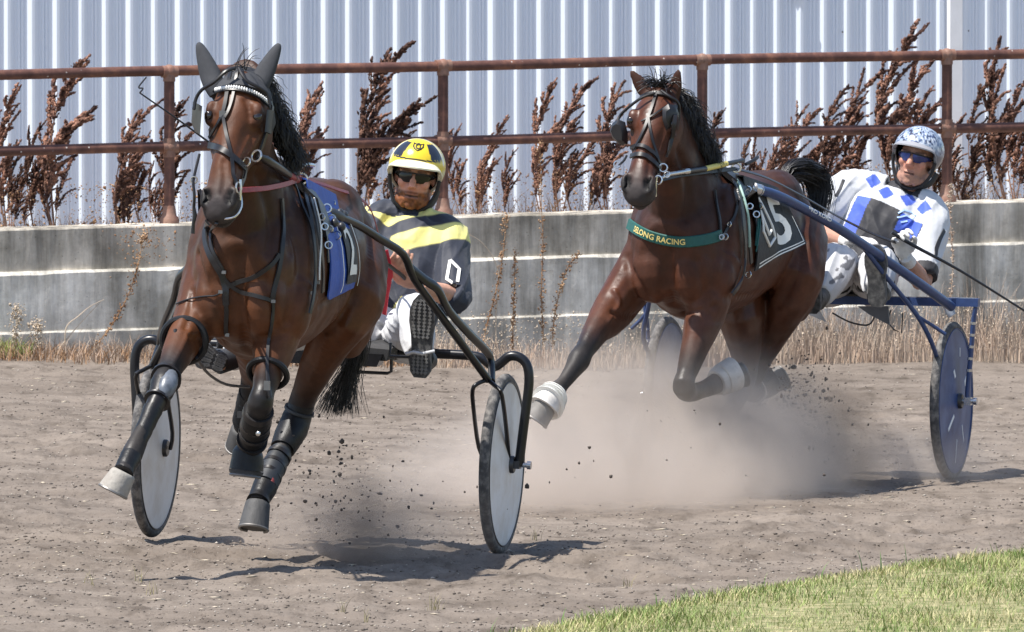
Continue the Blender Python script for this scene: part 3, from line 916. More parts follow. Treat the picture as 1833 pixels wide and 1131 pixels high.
def hoof(root, coronet, toe, mat_, fwd_hint, r=0.052, shoe=True):
    """hoof: sloping wall, flat sole, iron shoe"""
    ax = (toe - coronet); h = max(ax.length, .07); ax.normalize()
    f = fwd_hint - ax * fwd_hint.dot(ax)
    f.normalize(); sdv = ax.cross(f)
    rs = []
    for t, k, sh in ((-.12, .78, -.12), (-.03, .90, -.08), (.06, .93, -.05), (.30, .97, .02), (.65, 1.04, .10), (1.0, 1.10, .17)):
        c = coronet + ax * (t * h) + f * (sh * r)
        rs.append([c + f * (r * k * math.cos(q) * (1.12 if math.cos(q) > 0 else .86)) + sdv * (r * k * math.sin(q)) for q in [2 * math.pi * i / 18 for i in range(18)]])
    o = MB().rings(rs).build('hoof', mat_, root)
    if shoe:
        c = coronet + ax * h + f * (.17 * r)
        pts = [c + ax * .004 + f * (r * 1.06 * math.cos(q) * (1.12 if math.cos(q) > 0 else .86)) + sdv * (r * 1.06 * math.sin(q)) for q in np.linspace(-2.5, 2.5, 15)]
        MB().tube(pts, .0055, 6).build('horseshoe', M_shoe, o)
    return o
for root, legs, mats in ((horse1, leg1, dict(RF=M_hoof_pale, LF=M_hoof_dark, LH=M_hoof_dark, RH=M_hoof_dark)), (horse2, leg2, dict(RF=M_hoof, LF=M_hoof, LH=M_hoof, RH=M_hoof))):
    for nm, pts in legs.items():
        hint = (pts[-1] - pts[-2]).cross(Vector((0, 1, 0)))
        hint = -hint if hint.dot(pts[3] - pts[5]) > 0 and False else hint
        fw = Vector((1, 0, 0.2))
        if root is horse2 and nm in ('LF', 'LH'): fw = Vector((.3, 0, -1))
        hoof(root, pts[-2], pts[-1], mats[nm], fw)

# ================================================================== SULKIES
M_black = mat('black_gloss_tube', (0.009, 0.0095, 0.012), 0.30, spec=0.4, var=0.25, scale=30, coat=0.0)
M_blue = mat('dark_blue_tube', (0.030, 0.056, 0.150), 0.34, spec=0.4, var=0.2, scale=25)
M_tyre = mat('dusty_tyre', (0.075, 0.072, 0.072), 0.85, var=0.3, scale=35, col2=(0.15, 0.14, 0.13), bump=.4, bscale=120)
M_disc_white = mat('scuffed_white_disc', (0.76, 0.75, 0.75), 0.5, var=0.16, scale=7, col2=(0.56, 0.53, 0.50))
M_disc_blue = mat('dusty_blue_disc', (0.030, 0.060, 0.180), 0.42, var=0.3, scale=8, col2=(0.055, 0.085, 0.190), spec=.3)
M_chrome = mat('worn_chrome', (0.55, 0.56, 0.58), 0.25, metal=0.9, var=0.15)
M_dark = mat('dark_metal', (0.03, 0.03, 0.033), 0.4, var=0.25)
M_white_tape = mat('white_marking', (0.78, 0.79, 0.80), 0.5, var=0.05)

def wheel(root, c, disc_mat, out, R=0.35):
    """tyre with rim, disc and hub; out = +1/-1 side the spindle stands on"""
    c = Vector(c)
    ax = Vector((0, 1, 0))
    w = MB().lathe([(R - .034, -.016), (R - .025, -.0195), (R - .014, -.0195), (R - .005, -.013), (R, -.005), (R, .005), (R - .005, .013), (R - .014, .0195), (R - .025, .0195), (R - .034, .016)], c, ax, 64)
    w.f = w.f[:-2]
    n = 64
    for k in range(n):
        a, b = 9 * n + k, 9 * n + (k + 1) % n
        w.f.append((a, b, (k + 1) % n, k))
    w = w.build('wheel', M_tyre, root)
    for sd in (-1, 1):
        prof = [(R - .029, sd * .0155), (R - .036, sd * .0185), (R - .046, sd * .0175), (R * .45, sd * .026), (.045, sd * .034)]
        MB().lathe(prof, c, ax, 64).build('wheel_disc', disc_mat, w)
        MB().torus(c + ax * sd * .019, R - .033, .003, ax, 64, 6).build('rim', M_dark if disc_mat is M_disc_white else M_disc_blue, w)
    MB().lathe([(.030, -.05), (.034, -.045), (.034, .045), (.030, .05)], c, ax, 20).build('hub', M_dark, w)
    MB().lathe([(.010, 0), (.010, out * .10), (.016, out * .10), (.016, out * .115)], c, ax, 14).build('spindle', M_chrome, w)
    return w
def mirror(pts, k=0.0):
    """to the other side; ahead of the axle the shafts close in on the horse, which runs a little off centre"""
    return [Vector((p.x, -p.y + 2 * k * min(max(p.x / 1.5, 0), 1), p.z)) for p in pts]

# ------------------------------------------------------------------ black sulky
sulky1 = thing('sulky', 'black two-wheeled racing sulky with pale grey wheel discs', 'sulky', FR1, (0, 0, 0), 'racing sulkies')
HT1 = .69
for sd in (1, -1):
    wheel(sulky1, (0, sd * HT1, .35), M_disc_white, sd)
p = L1
arch = [Vector((0, .40, .765)), Vector((0, .56, .762)), p(868, 650, 0), p(876, 668, 0), p(884, 655, 0), p(900, 643, 0), p(918, 645, 0), p(930, 660, 0), p(934, 692, 0), p(929, 745, 0), p(921, 795, 0), p(910, 832, 0)]
arch = [Vector((0, .40, .765)), Vector((0, .57, .762)), Vector((0, .625, .735)), Vector((0, .645, .725)), Vector((0, .67, .74)), Vector((0, .705, .768)), Vector((0, .745, .765)), Vector((0, .775, .735)), Vector((0, .785, .67)), Vector((0, .775, .55)), Vector((0, .765, .44)), Vector((0, .757, .345))]
shaft = [p(598, 384, 1.52), p(640, 402, 1.30), p(680, 427, 1.12), p(722, 455, .95), p(741, 498, .85), p(790, 566, .62), p(840, 634, .42), p(874, 680, .30)]
brace = [p(735, 480, .88), p(762, 502, .80), p(784, 518, .73), p(803, 555, .63), p(840, 597, .45), p(868, 625, .28), p(879, 645, .20), p(880, 682, .27)]
fork_o = [p(873, 680, .30), p(888, 692, .34), p(898, 706, .35), p(906, 765, .16), p(911, 826, .0)]
fork_i = [p(873, 680, .30), p(856, 686, .34), p(846, 698, .35), p(848, 735, .28), p(857, 800, .10), Vector((0, HT1 - .06, .35))]
for mir in (False, True):
    t = (lambda q: mirror(q, .13)) if mir else (lambda q: q)
    MB().tube(t(arch), .019, 12, sub=4).build('axle_arch', M_black, sulky1)
    MB().tube(t(shaft), .0155, 12, sub=3).build('shaft', M_black, sulky1)
    MB().tube(t(brace), .0135, 10, sub=3, flat=.020).build('shaft_brace', M_black, sulky1)
    f_ = MB().tube(t(fork_o), .0085, 10, sub=3).build('wheel_fork', M_black, sulky1)
    MB().tube(t(fork_i), .0085, 10, sub=3).build('inner_stay', M_black, f_)
    y = -.745 if mir else .745
    MB().box((0.0, y, .35), (.045, .035, .03)).build('axle_block', M_dark, sulky1, smooth=False)
    sh = t(shaft)
    d = (sh[0] - sh[1]).normalized()
    MB().tube([sh[0] - d * .06, sh[0] + d * .03, sh[0] + d * .05], [.022, .022, .012], 12).build('shaft_tip', M_dark, sulky1)
MB().tube([Vector((0, -.42, .765)), Vector((0, .42, .765))], .0195, 12).build('crossbar', M_black, sulky1)
# seat: padded top on a shaped pan
rs = []
for x, z, w in ((-.36, .80, .22), (-.34, .825, .25), (-.20, .815, .28), (-.04, .80, .285), (.03, .79, .27), (.06, .775, .24)):
    rs.append([Vector((x, -w, z)), Vector((x, -w * .5, z + .006)), Vector((x, w * .5, z + .006)), Vector((x, w, z)), Vector((x, w * .96, z - .045)), Vector((x, -w * .96, z - .045))])
M_seat = mat('black_vinyl', (0.035, 0.035, 0.037), 0.5, var=0.2, scale=20)
MB().rings(rs).build('seat', M_seat, sulky1, smooth=False)
MB().rings([[Vector((x, -w, z)), Vector((x, w, z)), Vector((x, w * .9, z - h)), Vector((x, -w * .9, z - h))] for x, z, w, h in ((-.30, .775, .16, .03), (-.1, .767, .2, .06), (.08, .757, .22, .05))]).build('seat_bracket', M_black, sulky1, smooth=False)
q = [Vector((.03, .05, .75)), Vector((.03, .052, .69)), Vector((.03, .07, .682)), Vector((.03, .23, .682)), Vector((.03, .245, .69)), Vector((.03, .245, .75))]
MB().tube(q, .0065, 8).build('seat_step_wire', M_dark, sulky1)
# foot rests on the shafts
for sd, x, y, z in ((1, .48, .44, .82), (-1, .48, -.44, .82)):
    MB().tube([(x, y - sd * .10, z), (x + .01, y - sd * .10, z - .05), (x + .01, y + sd * .02, z - .05), (x, y + sd * .05, z + .02)], .007, 8).build('stirrup', M_dark, sulky1)

# ------------------------------------------------------------------ blue sulky
sulky2 = thing('sulky', 'dark blue two-wheeled racing sulky with dusty blue wheel discs', 'sulky', FR2, (0, 0, 0), 'racing sulkies')
HT2 = .65
p = L2
for sd in (1, -1):
    w = wheel(sulky2, (0, sd * HT2, .35), M_disc_blue, sd)
    for ang, r0, r1, wd in ((-90, .17, .275, .007), (-128, .14, .235, .009), (-38, .10, .20, .016), (152, .15, .20, .026), (62, .12, .155, .02), (104, .20, .24, .008)):
        a = math.radians(ang)
        e = Vector((math.cos(a), 0, math.sin(a)))
        n_ = Vector((-e.z, 0, e.x))
        f = lambda r, k, y: Vector((0, sd * (HT2 + y), .35)) + e * r + n_ * k
        yo = lambda r: .034 + (r - .045) / (.1575 - .045) * (.026 - .034) + .0015 if r < .1575 else .026 + (r - .1575) / (.304 - .1575) * (.0175 - .026) + .0015
        MB().add([f(r0, -wd / 2, yo(r0)), f(r1, -wd / 2, yo(r1)), f(r1, wd / 2, yo(r1)), f(r0, wd / 2, yo(r0)), f(r0, -wd / 2, yo(r0) - .004), f(r1, -wd / 2, yo(r1) - .004), f(r1, wd / 2, yo(r1) - .004), f(r0, wd / 2, yo(r0) - .004)],
                 [(0, 1, 2, 3), (7, 6, 5, 4), (0, 4, 5, 1), (1, 5, 6, 2), (2, 6, 7, 3), (3, 7, 4, 0)]).build('wheel_stripe', M_white_tape, w, smooth=False)
shaft = [p(1352, 338, 1.62), p(1392, 350, 1.48), p(1440, 374, 1.25), p(1500, 408, 1.0), p(1560, 448, .72), p(1640, 503, .38), p(1703, 549, .05)]
fork = [p(1548, 446, .76), p(1590, 500, .60), p(1640, 562, .43), p(1668, 614, .34), p(1680, 660, .20), Vector((0, HT2 - .065, .35))]
stay = [p(1644, 567, .42), p(1670, 583, .36), p(1692, 598, .33)]
outer = [Vector((0.0, HT2 + .105, .765)), Vector((0.0, HT2 + .095, .70)), Vector((0.0, HT2 + .085, .55)), Vector((0, HT2 + .075, .44)), Vector((0, HT2 + .07, .345))]
for mir in (False, True):
    t = (lambda q: mirror(q, -.06)) if mir else (lambda q: q)
    s_ = 1 if not mir else -1
    sh = MB().tube(t(shaft), .0215, 14, sub=3).build('shaft', M_blue, sulky2)
    tp = t(shaft)
    d = (tp[0] - tp[1]).normalized()
    MB().tube([tp[0] - d * .02, tp[0] + d * .015, tp[0] + d * .02, tp[0] + d * .05], [.026, .026, .014, .012], 12).build('shaft_tip', M_chrome, sulky2)
    MB().torus(tp[0] - d * .03, .0225, .004, d, 20, 6).build('clamp_ring', M_chrome, sh)
    f_ = MB().tube(t(fork), .0105, 10, sub=3).build('wheel_fork', M_blue, sulky2)
    MB().tube(t(stay), .008, 8).build('inner_stay', M_blue, f_)
    o_ = MB().tube(t(outer), .011, 10, sub=2, ref=(0, 1, 0), flat=.020).build('outer_fork', M_blue, sulky2)
    for k in range(5):                                             # tape wound round the outer fork
        a = outer[1].lerp(outer[3], k / 5); b = outer[1].lerp(outer[3], k / 5 + .045)
        MB().tube(t([a, b]), .0125, 10, ref=(0, 1, 0), flat=.0215).build('fork_tape', M_chrome, o_)
    MB().tube(t([Vector((0, HT2 - .02, .775)), Vector((0, HT2 - .01, .74)), Vector((0, HT2 + .0, .725))]), [.026, .022, .018], 12).build('wheel_post', mat('pale_blue_cap', (.45, .5, .6), .4), sulky2)
    MB().box((0, s_ * (HT2 + .075), .35), (.04, .03, .035)).build('axle_block', M_chrome, sulky2, smooth=False)
MB().box((0, 0, .785), (.045, 2 * HT2 + .24, .036)).build('crossbar', M_blue, sulky2, smooth=False)
MB().box((0.0, 0, .8045), (.02, 2 * HT2 + .2, .004)).build('crossbar_cap', M_chrome, sulky2, smooth=False)
rs = []
for x, z, w in ((-.40, .83, .20), (-.36, .845, .24), (-.20, .835, .28), (-.06, .82, .29), (.02, .812, .26)):
    rs.append([Vector((x, -w, z)), Vector((x, w, z)), Vector((x, w * .96, z - .03)), Vector((x, -w * .96, z - .03))])
MB().rings(rs).build('seat', M_seat, sulky2, smooth=False)
M_pan = mat('grey_pan', (0.11, 0.115, 0.13), 0.5, var=0.2)
for pts in (((1395, 545, .03), (1460, 545, .03), (1478, 576, .03), (1440, 560, .03)), ((1535, 548, .03), (1590, 548, .03), (1592, 582, .03), (1556, 563, .03))):
    v = [p(*q) for q in pts]
    MB().add(v + [a - Vector((.012, 0, 0)) for a in v], [(0, 1, 2, 3), (7, 6, 5, 4), (0, 4, 5, 1), (1, 5, 6, 2), (2, 6, 7, 3), (3, 7, 4, 0)]).build('seat_wing', M_pan, sulky2, smooth=False)
v = [p(1440, 545, .02), p(1590, 548, .02), p(1570, 560, .02), p(1450, 556, .02)]
MB().tube([p(1490, 560, .02), p(1520, 576, .02), p(1550, 582, .02), p(1562, 574, .02), p(1566, 560, .02)], .004, 8, sub=3).build('hanging_wire', M_dark, sulky2)
MB().tube([p(1595, 555, -.02), p(1588, 575, -.02), p(1600, 590, -.02), p(1614, 596, -.02), p(1616, 560, -.02)], .0035, 8).build('hanging_wire', M_dark, sulky2)

# ================================================================== DRIVERS
M_skin = mat('skin', (0.5, 0.3, 0.2), 0.5, var=0.12, scale=45, attr=True, bump=.12, bscale=220, spec=.35, bdist=.003)
M_cloth = mat('silk_jacket', (0.5, 0.5, 0.5), 0.62, var=0.06, scale=30, attr=True, bump=.25, bscale=28, spec=.3, sheen=.15)
M_white_cloth = mat('white_trousers', (0.56, 0.56, 0.57), 0.75, var=0.05, scale=12, bump=.35, bscale=22, spec=.25)
M_print_cloth = mat('printed_trousers', (0.5, 0.5, 0.5), 0.75, var=0.05, scale=20, attr=True, bump=.35, bscale=22, spec=.25)
M_boot = mat('black_boot', (0.022, 0.022, 0.024), 0.55, var=0.3, scale=30, bump=.2)
M_sole = mat('dusty_rubber_sole', (0.060, 0.060, 0.062), 0.8, var=0.3, scale=40, col2=(0.11, 0.108, 0.105))
M_tread = mat('sole_tread', (0.17, 0.168, 0.165), 0.8, var=0.25, scale=40)
M_lens = mat('dark_lens', (0.004, 0.004, 0.005), 0.10, spec=0.35, var=0)
M_lens_blue = mat('blue_mirror_lens', (0.020, 0.026, 0.13), 0.12, spec=0.6, var=0.5, scale=30, metal=.3)
M_helmet = mat('helmet_paint', (0.5, 0.5, 0.5), 0.25, var=0.03, scale=20, attr=True, coat=.4)
M_strap = mat('black_strap', (0.014, 0.014, 0.016), 0.6, var=0.2)
M_lining = mat('helmet_lining', (0.018, 0.018, 0.018), 0.9, var=0.2)
M_glove = mat('white_glove', (0.62, 0.60, 0.57), 0.7, var=0.15, scale=30, bump=.3, bscale=60)

def mb_hand(mb, wrist, direc, palm_n, side, curl=1.0, s=1.0, thumb_up=None):
    """palm, four bent fingers of unequal length and a thumb off the side of the palm"""
    d = direc.normalized()
    n = (palm_n - d * palm_n.dot(d)).normalized()
    lat = d.cross(n) * side                      # towards the thumb side
    W = lambda a, b, c: wrist + d * (a * s) + lat * (b * s) + n * (c * s)
    R = Matrix((d, lat, n)).transposed()
    mb.ball(W(.045, .002, 0), (.050 * s, .041 * s, .017 * s), R)
    mb.ball(W(.075, 0, .002), (.026 * s, .042 * s, .014 * s), R)
    for k, (b0, ln, r) in enumerate(((.031, .078, .0092), (.0105, .086, .0096), (-.010, .080, .0092), (-.030, .063, .0082))):
        pts = [W(.070, b0, 0)]
        a = 0.0; pos = Vector((.085, b0 * 1.08, 0))
        pts.append(W(*pos))
        for q, fr in ((0.55, .42), (0.95, .32), (0.75, .26)):
            a += q * curl
            pos = pos + Vector((math.cos(a) * ln * fr, 0, math.sin(a) * ln * fr))
            pts.append(W(*pos))
        mb.tube(pts, [r * s * 1.05, r * s * 1.08, r * s, r * s * .92, r * s * .72], 8, sub=2)
    pts = [W(.020, .026, .004), W(.042, .046, .012), W(.066, .052, .026), W(.082, .040, .036)]
    mb.tube(pts, [.014 * s, .0125 * s, .0105 * s, .008 * s], 8, sub=2)

def head_frame(c, fwd, up):
    f = fwd.normalized()
    u = (up - f * up.dot(f)).normalized()
    l = u.cross(f)
    R = Matrix((f, l, u)).transposed()
    return (lambda a, b, d: c + f * a + l * b + u * d), R, f, l, u

def build_person(root, J, spec):
    """J: joints in the frame. One skin for head, trunk, arms, hands and legs; clothes are separate children."""
    Hh, R, f, l, u = head_frame(J['head'], J['face'], J['up'])
    mb = MB()
    mb.ball(Hh(-.012, 0, .028), (.096, .076, .088), R)
    mb.ball(Hh(.022, 0, -.030), (.070, .060, .085), R)
    mb.ball(Hh(.038, 0, -.085), (.050, .050, .034), R)
    mb.ball(Hh(.066, 0, -.104), (.021, .024, .019), R)
    for sd in (-1, 1):
        mb.ball(Hh(.056, sd * .040, -.020), (.030, .024, .024), R)
        mb.ball(Hh(.066, sd * .032, .024), (.022, .030, .011), R)
        mb.ball(Hh(-.008, sd * .076, -.012), (.024, .009, .033), R)
        mb.ball(Hh(.096, sd * .0135, -.036), (.011, .0085, .008), R)
        mb.tube([Hh(-.01, sd * .058, -.05), Hh(.03, sd * .050, -.09), Hh(.06, sd * .022, -.108)], [.017, .017, .015], 8)
    mb.tube([Hh(.076, 0, .020), Hh(.092, 0, .000), Hh(.110, 0, -.022), Hh(.114, 0, -.035)], [.011, .012, .0145, .0165], 10)
    mb.ball(Hh(.083, 0, -.063), (.014, .026, .0065), R)
    mb.ball(Hh(.081, 0, -.075), (.014, .023, .0075), R)
    nb, ch, pv = J['neck'], J['chest'], J['pelvis']
    lat = (J['shL'] - J['shR']).normalized()
    mb.tube([Hh(-.022, 0, -.03), Hh(-.02, 0, -.10), nb, nb.lerp(ch, .35)], [.058, .056, .062, .09], 14)
    mb.tube([nb.lerp(ch, .15), nb.lerp(ch, .5), ch, ch.lerp(pv, .5), pv], [.11, .165, .165, .145, .15], 16, ref=lat, flat=[.07, .095, .11, .10, .105], sub=2)
    for S in 'LR':
        sh, el, wr = J['sh' + S], J['el' + S], J['wr' + S]
        mb.tube([nb.lerp(sh, .4), sh, sh.lerp(el, .5), el, el.lerp(wr, .3), el.lerp(wr, .75), wr], [.05, .055, .046, .041, .042, .032, .027], 12, sub=2)
        hd = J.get('hand' + S)
        if hd and not spec.get('glove' + S):
            mb_hand(mb, wr, hd[0], hd[1], hd[2], hd[3])
        hp, kn, an = J['hp' + S], J['kn' + S], J['an' + S]
        mb.tube([hp, hp.lerp(kn, .5), kn, kn.lerp(an, .4), an], [.082, .070, .052, .050, .038], 12, sub=2)
    me = remeshed(mb, .0046, 2, .5)
    V = coords(me)
    Rn = np.array([list(f), list(l), list(u)])
    q = (V - np.array(J['head'])) @ Rn.T
    fa, la, ua = q[:, 0], q[:, 1], q[:, 2]
    near = (np.linalg.norm(q, axis=1) < .19)
    sk = np.array(spec['skin'])
    C = np.tile(sk, (len(V), 1))
    nz = vnoise(V[:, 1] * 60, V[:, 2] * 60, 8)
    C *= (1 + .10 * nz)[:, None]
    ruddy = near * np.exp(-((ua + .03) / .03) ** 2) * sstep(.04, .08, fa)
    C = C * (1 + ruddy[:, None] * np.array((.12, -.06, -.08)))
    if spec.get('beard') is not None:
        hang = sstep(-.046, -.058, ua) * sstep(-.02, .015, fa) + sstep(-.035, -.05, ua) * sstep(.02, -.0, fa) * 0
        jaw = sstep(-.052, -.064, ua - .35 * (.075 - fa) * 0.6) * sstep(.0, .03, fa)
        k = np.clip(np.maximum(hang * (np.abs(la) < .06), jaw), 0, 1) * near
        lips = np.exp(-((ua + .069) / .0065) ** 2) * (np.abs(la) < .024) * sstep(.06, .075, fa)
        k = k * (1 - .8 * lips)
        bn = .45 + .9 * (vnoise(V[:, 1] * 130, V[:, 2] * 130, 12) + .5)
        C = C * (1 - k)[:, None] + np.array(spec['beard'])[None] * (k * bn)[:, None]
        V = V + normals(me) * (k * (.001 + .005 * (vnoise(V[:, 1] * 110, V[:, 2] * 110, 14) + .3)))[:, None]
        set_coords(me, V)
    else:
        st = sstep(-.05, -.075, ua) * sstep(.0, .04, fa) * near * .35
        C = C * (1 - st[:, None] * np.array((.55, .5, .45)))
    lipc = np.exp(-((ua + .069) / .008) ** 2) * (np.abs(la) < .025) * sstep(.065, .08, fa) * near
    C = C * (1 - .35 * lipc[:, None]) + np.array((.30, .10, .08)) * .35 * lipc[:, None]
    mo = np.exp(-((ua + .0692) / .0036) ** 2) * (np.abs(la) < .024) * sstep(.07, .08, fa) * near
    C = C * (1 - .92 * mo[:, None])
    brow = np.exp(-((ua - .026) / .005) ** 2) * (np.abs(la) > .012) * (np.abs(la) < .05) * sstep(.05, .07, fa) * near
    C = C * (1 - .7 * brow[:, None])
    V = coords(me) - normals(me) * (.0045 * mo)[:, None]
    set_coords(me, V)
    set_cols(me, np.clip(C, .003, 1))
    link_mesh('body', me, M_skin, root)
    return Hh, R, f, l, u

def cloth_mesh(parts, voxel, it, wr_amp, seed, stretch=(1, 1, 1)):
    mb = MB()
    for pts, r, fl, ref in parts:
        mb.tube(pts, r, 18, ref=ref, flat=fl, sub=3)
    me = remeshed(mb, voxel, it, .5)
    V = coords(me); Nn = normals(me)
    a = V @ np.array((.3, .9, .5)) * 1.0
    b = V @ np.array((.5, -.4, .8))
    c_ = V @ np.array((-.2, .55, -.8))
    rid = lambda x, y, sd: .5 - 2 * np.abs(vnoise(x, y, sd))
    w = wr_amp * (1.5 * rid(a * 9, b * 26, seed) + 1.1 * rid(c_ * 8, a * 22, seed + 3) + .6 * vnoise(a * 34, b * 24, seed + 1) + .9 * vnoise(V[:, 1] * 8, V[:, 2] * 8, seed + 2))
    V = V + Nn * w[:, None]
    set_coords(me, V)
    return me, V, normals(me)

def helmet(root, Hh, R, f, l, u, colour, visor_mat, rim_col, peak=.042):
    """rounded shell over the ears, short peak, lining, chin straps"""
    n, m = 48, 16
    c = (-.008, 0, .038)
    rad = (.128, .112, .112)
    def rim(th):                                  # th = 0 to the front
        k = (1 - math.cos(th)) / 2
        return .026 * (1 - k) ** 3 - .100 * sstep(0.14, .50, np.array(k)) * 1.0 + .020 * sstep(.6, .95, np.array(k))
    outer, inner = [], []
    for layer, dst in ((1.0, outer), (.90, inner)):
        for j in range(m + 1):
            row = []
            for i in range(n):
                th = 2 * math.pi * i / n
                z_r = float(rim(th))
                zr = max(-.98, min(.9, z_r / rad[2]))
                ph = (j / m) * math.acos(zr) + (1e-3 if j == 0 else 0)
                x, y, z = math.sin(ph) * math.cos(th), math.sin(ph) * math.sin(th), math.cos(ph)
                if z < 0: x, y = x + (math.copysign(math.sqrt(max(0, 1 - 0)), x) * 0), y
                row.append((c[0] + rad[0] * x * layer, c[1] + rad[1] * y * layer, c[2] + rad[2] * z * layer))
            dst.append(row)
    mb = MB()
    mb.rings([[Hh(*p) for p in row] for row in outer] + [[Hh(*p) for p in row] for row in reversed(inner)], cap=True)
    me = mb.mesh('helmet')
    bm = bmesh.new(); bm.from_mesh(me)
    bmesh.ops.recalc_face_normals(bm, faces=bm.faces)
    es = [e for e in bm.edges]
    bmesh.ops.subdivide_edges(bm, edges=es, cuts=2, use_grid_fill=True)
    bm.to_mesh(me); bm.free()
    V = coords(me)
    q = (V - np.array(Hh(0, 0, 0))) @ np.array([list(f), list(l), list(u)]).T
    C = colour(q)
    rr = np.sqrt(((q[:, 0] - c[0]) / rad[0]) ** 2 + ((q[:, 1]) / rad[1]) ** 2 + ((q[:, 2] - c[2]) / rad[2]) ** 2)
    C[rr < .955] = (0.02, 0.02, 0.02)
    set_cols(me, C)
    hl = link_mesh('helmet', me, M_helmet, root)
    # peak
    rs = []
    for i in range(17):
        th = math.radians(-68 + 136 * i / 16)
        z = c[2] + float(rim(th)) + .004
        e = peak * math.cos(th * 1.25) ** .8 if abs(th * 1.25) < math.pi / 2 else 0
        zz = math.cos(math.asin(max(-1, min(1, (z - c[2]) / rad[2]))))
        bx, by = rad[0] * zz * math.cos(th), rad[1] * zz * math.sin(th)
        ox, oy = (rad[0] * zz + e) * math.cos(th), (rad[1] * zz + e) * math.sin(th)
        rs.append([Hh(c[0] + bx * .97, by * .97, z + .006), Hh(c[0] + ox, oy, z - .004 - e * .30), Hh(c[0] + ox, oy, z - .010 - e * .30), Hh(c[0] + bx * .95, by * .95, z - .004)])
    MB().rings(rs).build('peak', visor_mat, hl)
    # rubber rim along the sides
    pts = []
    for i in range(33):
        th = math.radians(60 + 240 * i / 32)
        z = c[2] + float(rim(th))
        zz = math.sqrt(max(.05, 1 - ((z - c[2]) / rad[2]) ** 2))
        pts.append(Hh(c[0] + rad[0] * zz * math.cos(th) * .97, rad[1] * zz * math.sin(th) * .97, z))
    MB().tube(pts, .0055, 8).build('rim_edging', rim_col, hl)
    for sd in (-1, 1):
        MB().tube([Hh(.045, sd * .098, .000), Hh(.035, sd * .090, -.05), Hh(.035, sd * .066, -.100), Hh(.038, sd * .03, -.128), Hh(.040, 0, -.134)], [.008, .0075, .007, .007, .007], 8, sub=4).build('chin_strap', M_strap, hl)
        MB().tube([Hh(-.045, sd * .092, -.045), Hh(-.02, sd * .084, -.085), Hh(.018, sd * .068, -.108), Hh(.036, sd * .035, -.126)], [.020, .018, .013, .008], 8, sub=4, flat=[.006] * 4, ref=u).build('ear_strap', M_strap, hl)
    return hl

def sunglasses(root, Hh, lens_mat, frame_mat):
    sg = MB()
    for sd in (-1, 1):
        rs = []
        for i in range(9):
            t = i / 8
            th = math.radians(5 + 64 * t) * sd
            top, bot = .020 - .003 * t, -.008 - .012 * math.sin(min(t * 1.25 + .12, 1) * math.pi) ** .7 + .010 * t
            rr = .100 - .010 * t
            rs.append([Hh(rr * math.cos(th) * 1.0 + .002, .082 * math.sin(th), top), Hh(rr * math.cos(th) + .004, .084 * math.sin(th), (top + bot) / 2), Hh(rr * math.cos(th) + .001, .082 * math.sin(th), bot),
                       Hh(rr * math.cos(th) - .004, .080 * math.sin(th), bot), Hh(rr * math.cos(th) - .004, .080 * math.sin(th), top)])
        sg.rings(rs)
    o = sg.build('sunglasses', lens_mat, root)
    for sd in (-1, 1):
        MB().tube([Hh(.052, sd * .074, .012), Hh(.02, sd * .080, .010), Hh(-.02, sd * .083, .004)], .0035, 6).build('temple_arm', frame_mat, o)
    MB().tube([Hh(.101 * math.cos(math.radians(a)) + .002, .083 * math.sin(math.radians(a)), .022 - .004 * abs(a) / 66) for a in range(-66, 67, 11)], .003, 6).build('brow_bar', frame_mat, o)
    return o

def boot(root, heel, toe, leg_dir, sole_n, ankle, tread=True, col=None):
    """boot with the sole turned to sole_n; tread blocks on the sole"""
    ax = toe - heel; ln = ax.length; ax.normalize()
    n = (sole_n - ax * sole_n.dot(ax)).normalized()
    lat = ax.cross(n)
    B = lambda a, b, c: heel + ax * (a * ln) + lat * b - n * c
    prof = [(0.0, .026), (.06, .036), (.18, .038), (.34, .034), (.5, .038), (.68, .048), (.82, .047), (.93, .036), (1.0, .016)]
    def sec(w, c): return [(-w, c), (w, c)]
    up = MB()
    hts = [.070, .085, .095, .090, .078, .062, .050, .042, .030]
    rs = []
    for (t, w), h in zip(prof, hts):
        rs.append([B(t, w * math.cos(q), .018 + (h * max(0, math.sin(q)) if math.sin(q) > 0 else 0)) for q in [2 * math.pi * k / 16 for k in range(16)]])
    up.rings(rs)
    up.tube([B(.2, 0, .05), B(.16, 0, .10), ankle, ankle + leg_dir.normalized() * .10], [.040, .042, .043, .048], 14)
    o = up.build('boot', col or M_boot, root)
    rs = []
    for t, w in [(-.015, .020)] + prof[1:-1] + [(1.015, .014)]:
        rs.append([B(t, -w - .003, 0), B(t, w + .003, 0), B(t, w + .003, .020), B(t, -w - .003, .020)])
    so = MB().rings(rs).build('sole', M_sole, o, smooth=False)
    if tread:
        tb = MB()
        for k in range(21):
            t = .05 + k * .0445
            w = np.interp(t, [p_[0] for p_ in prof], [p_[1] for p_ in prof]) - .004
            if .36 < t < .46: continue
            for j in range(4):
                b0 = -w + 2 * w * (j + .5) / 4
                s_ = .5 if k % 2 else 0
                if abs(b0) > w: continue
                tb.box(B(t, b0, -.0022), (.0105, .0115, .005), Matrix((ax, lat, n)).transposed() @ Matrix.Rotation(.6 if (j + k) % 2 else -.6, 3, 'Z'))
        t_ = tb.build('tread', M_tread, so, smooth=False, kind='stuff')
    return o

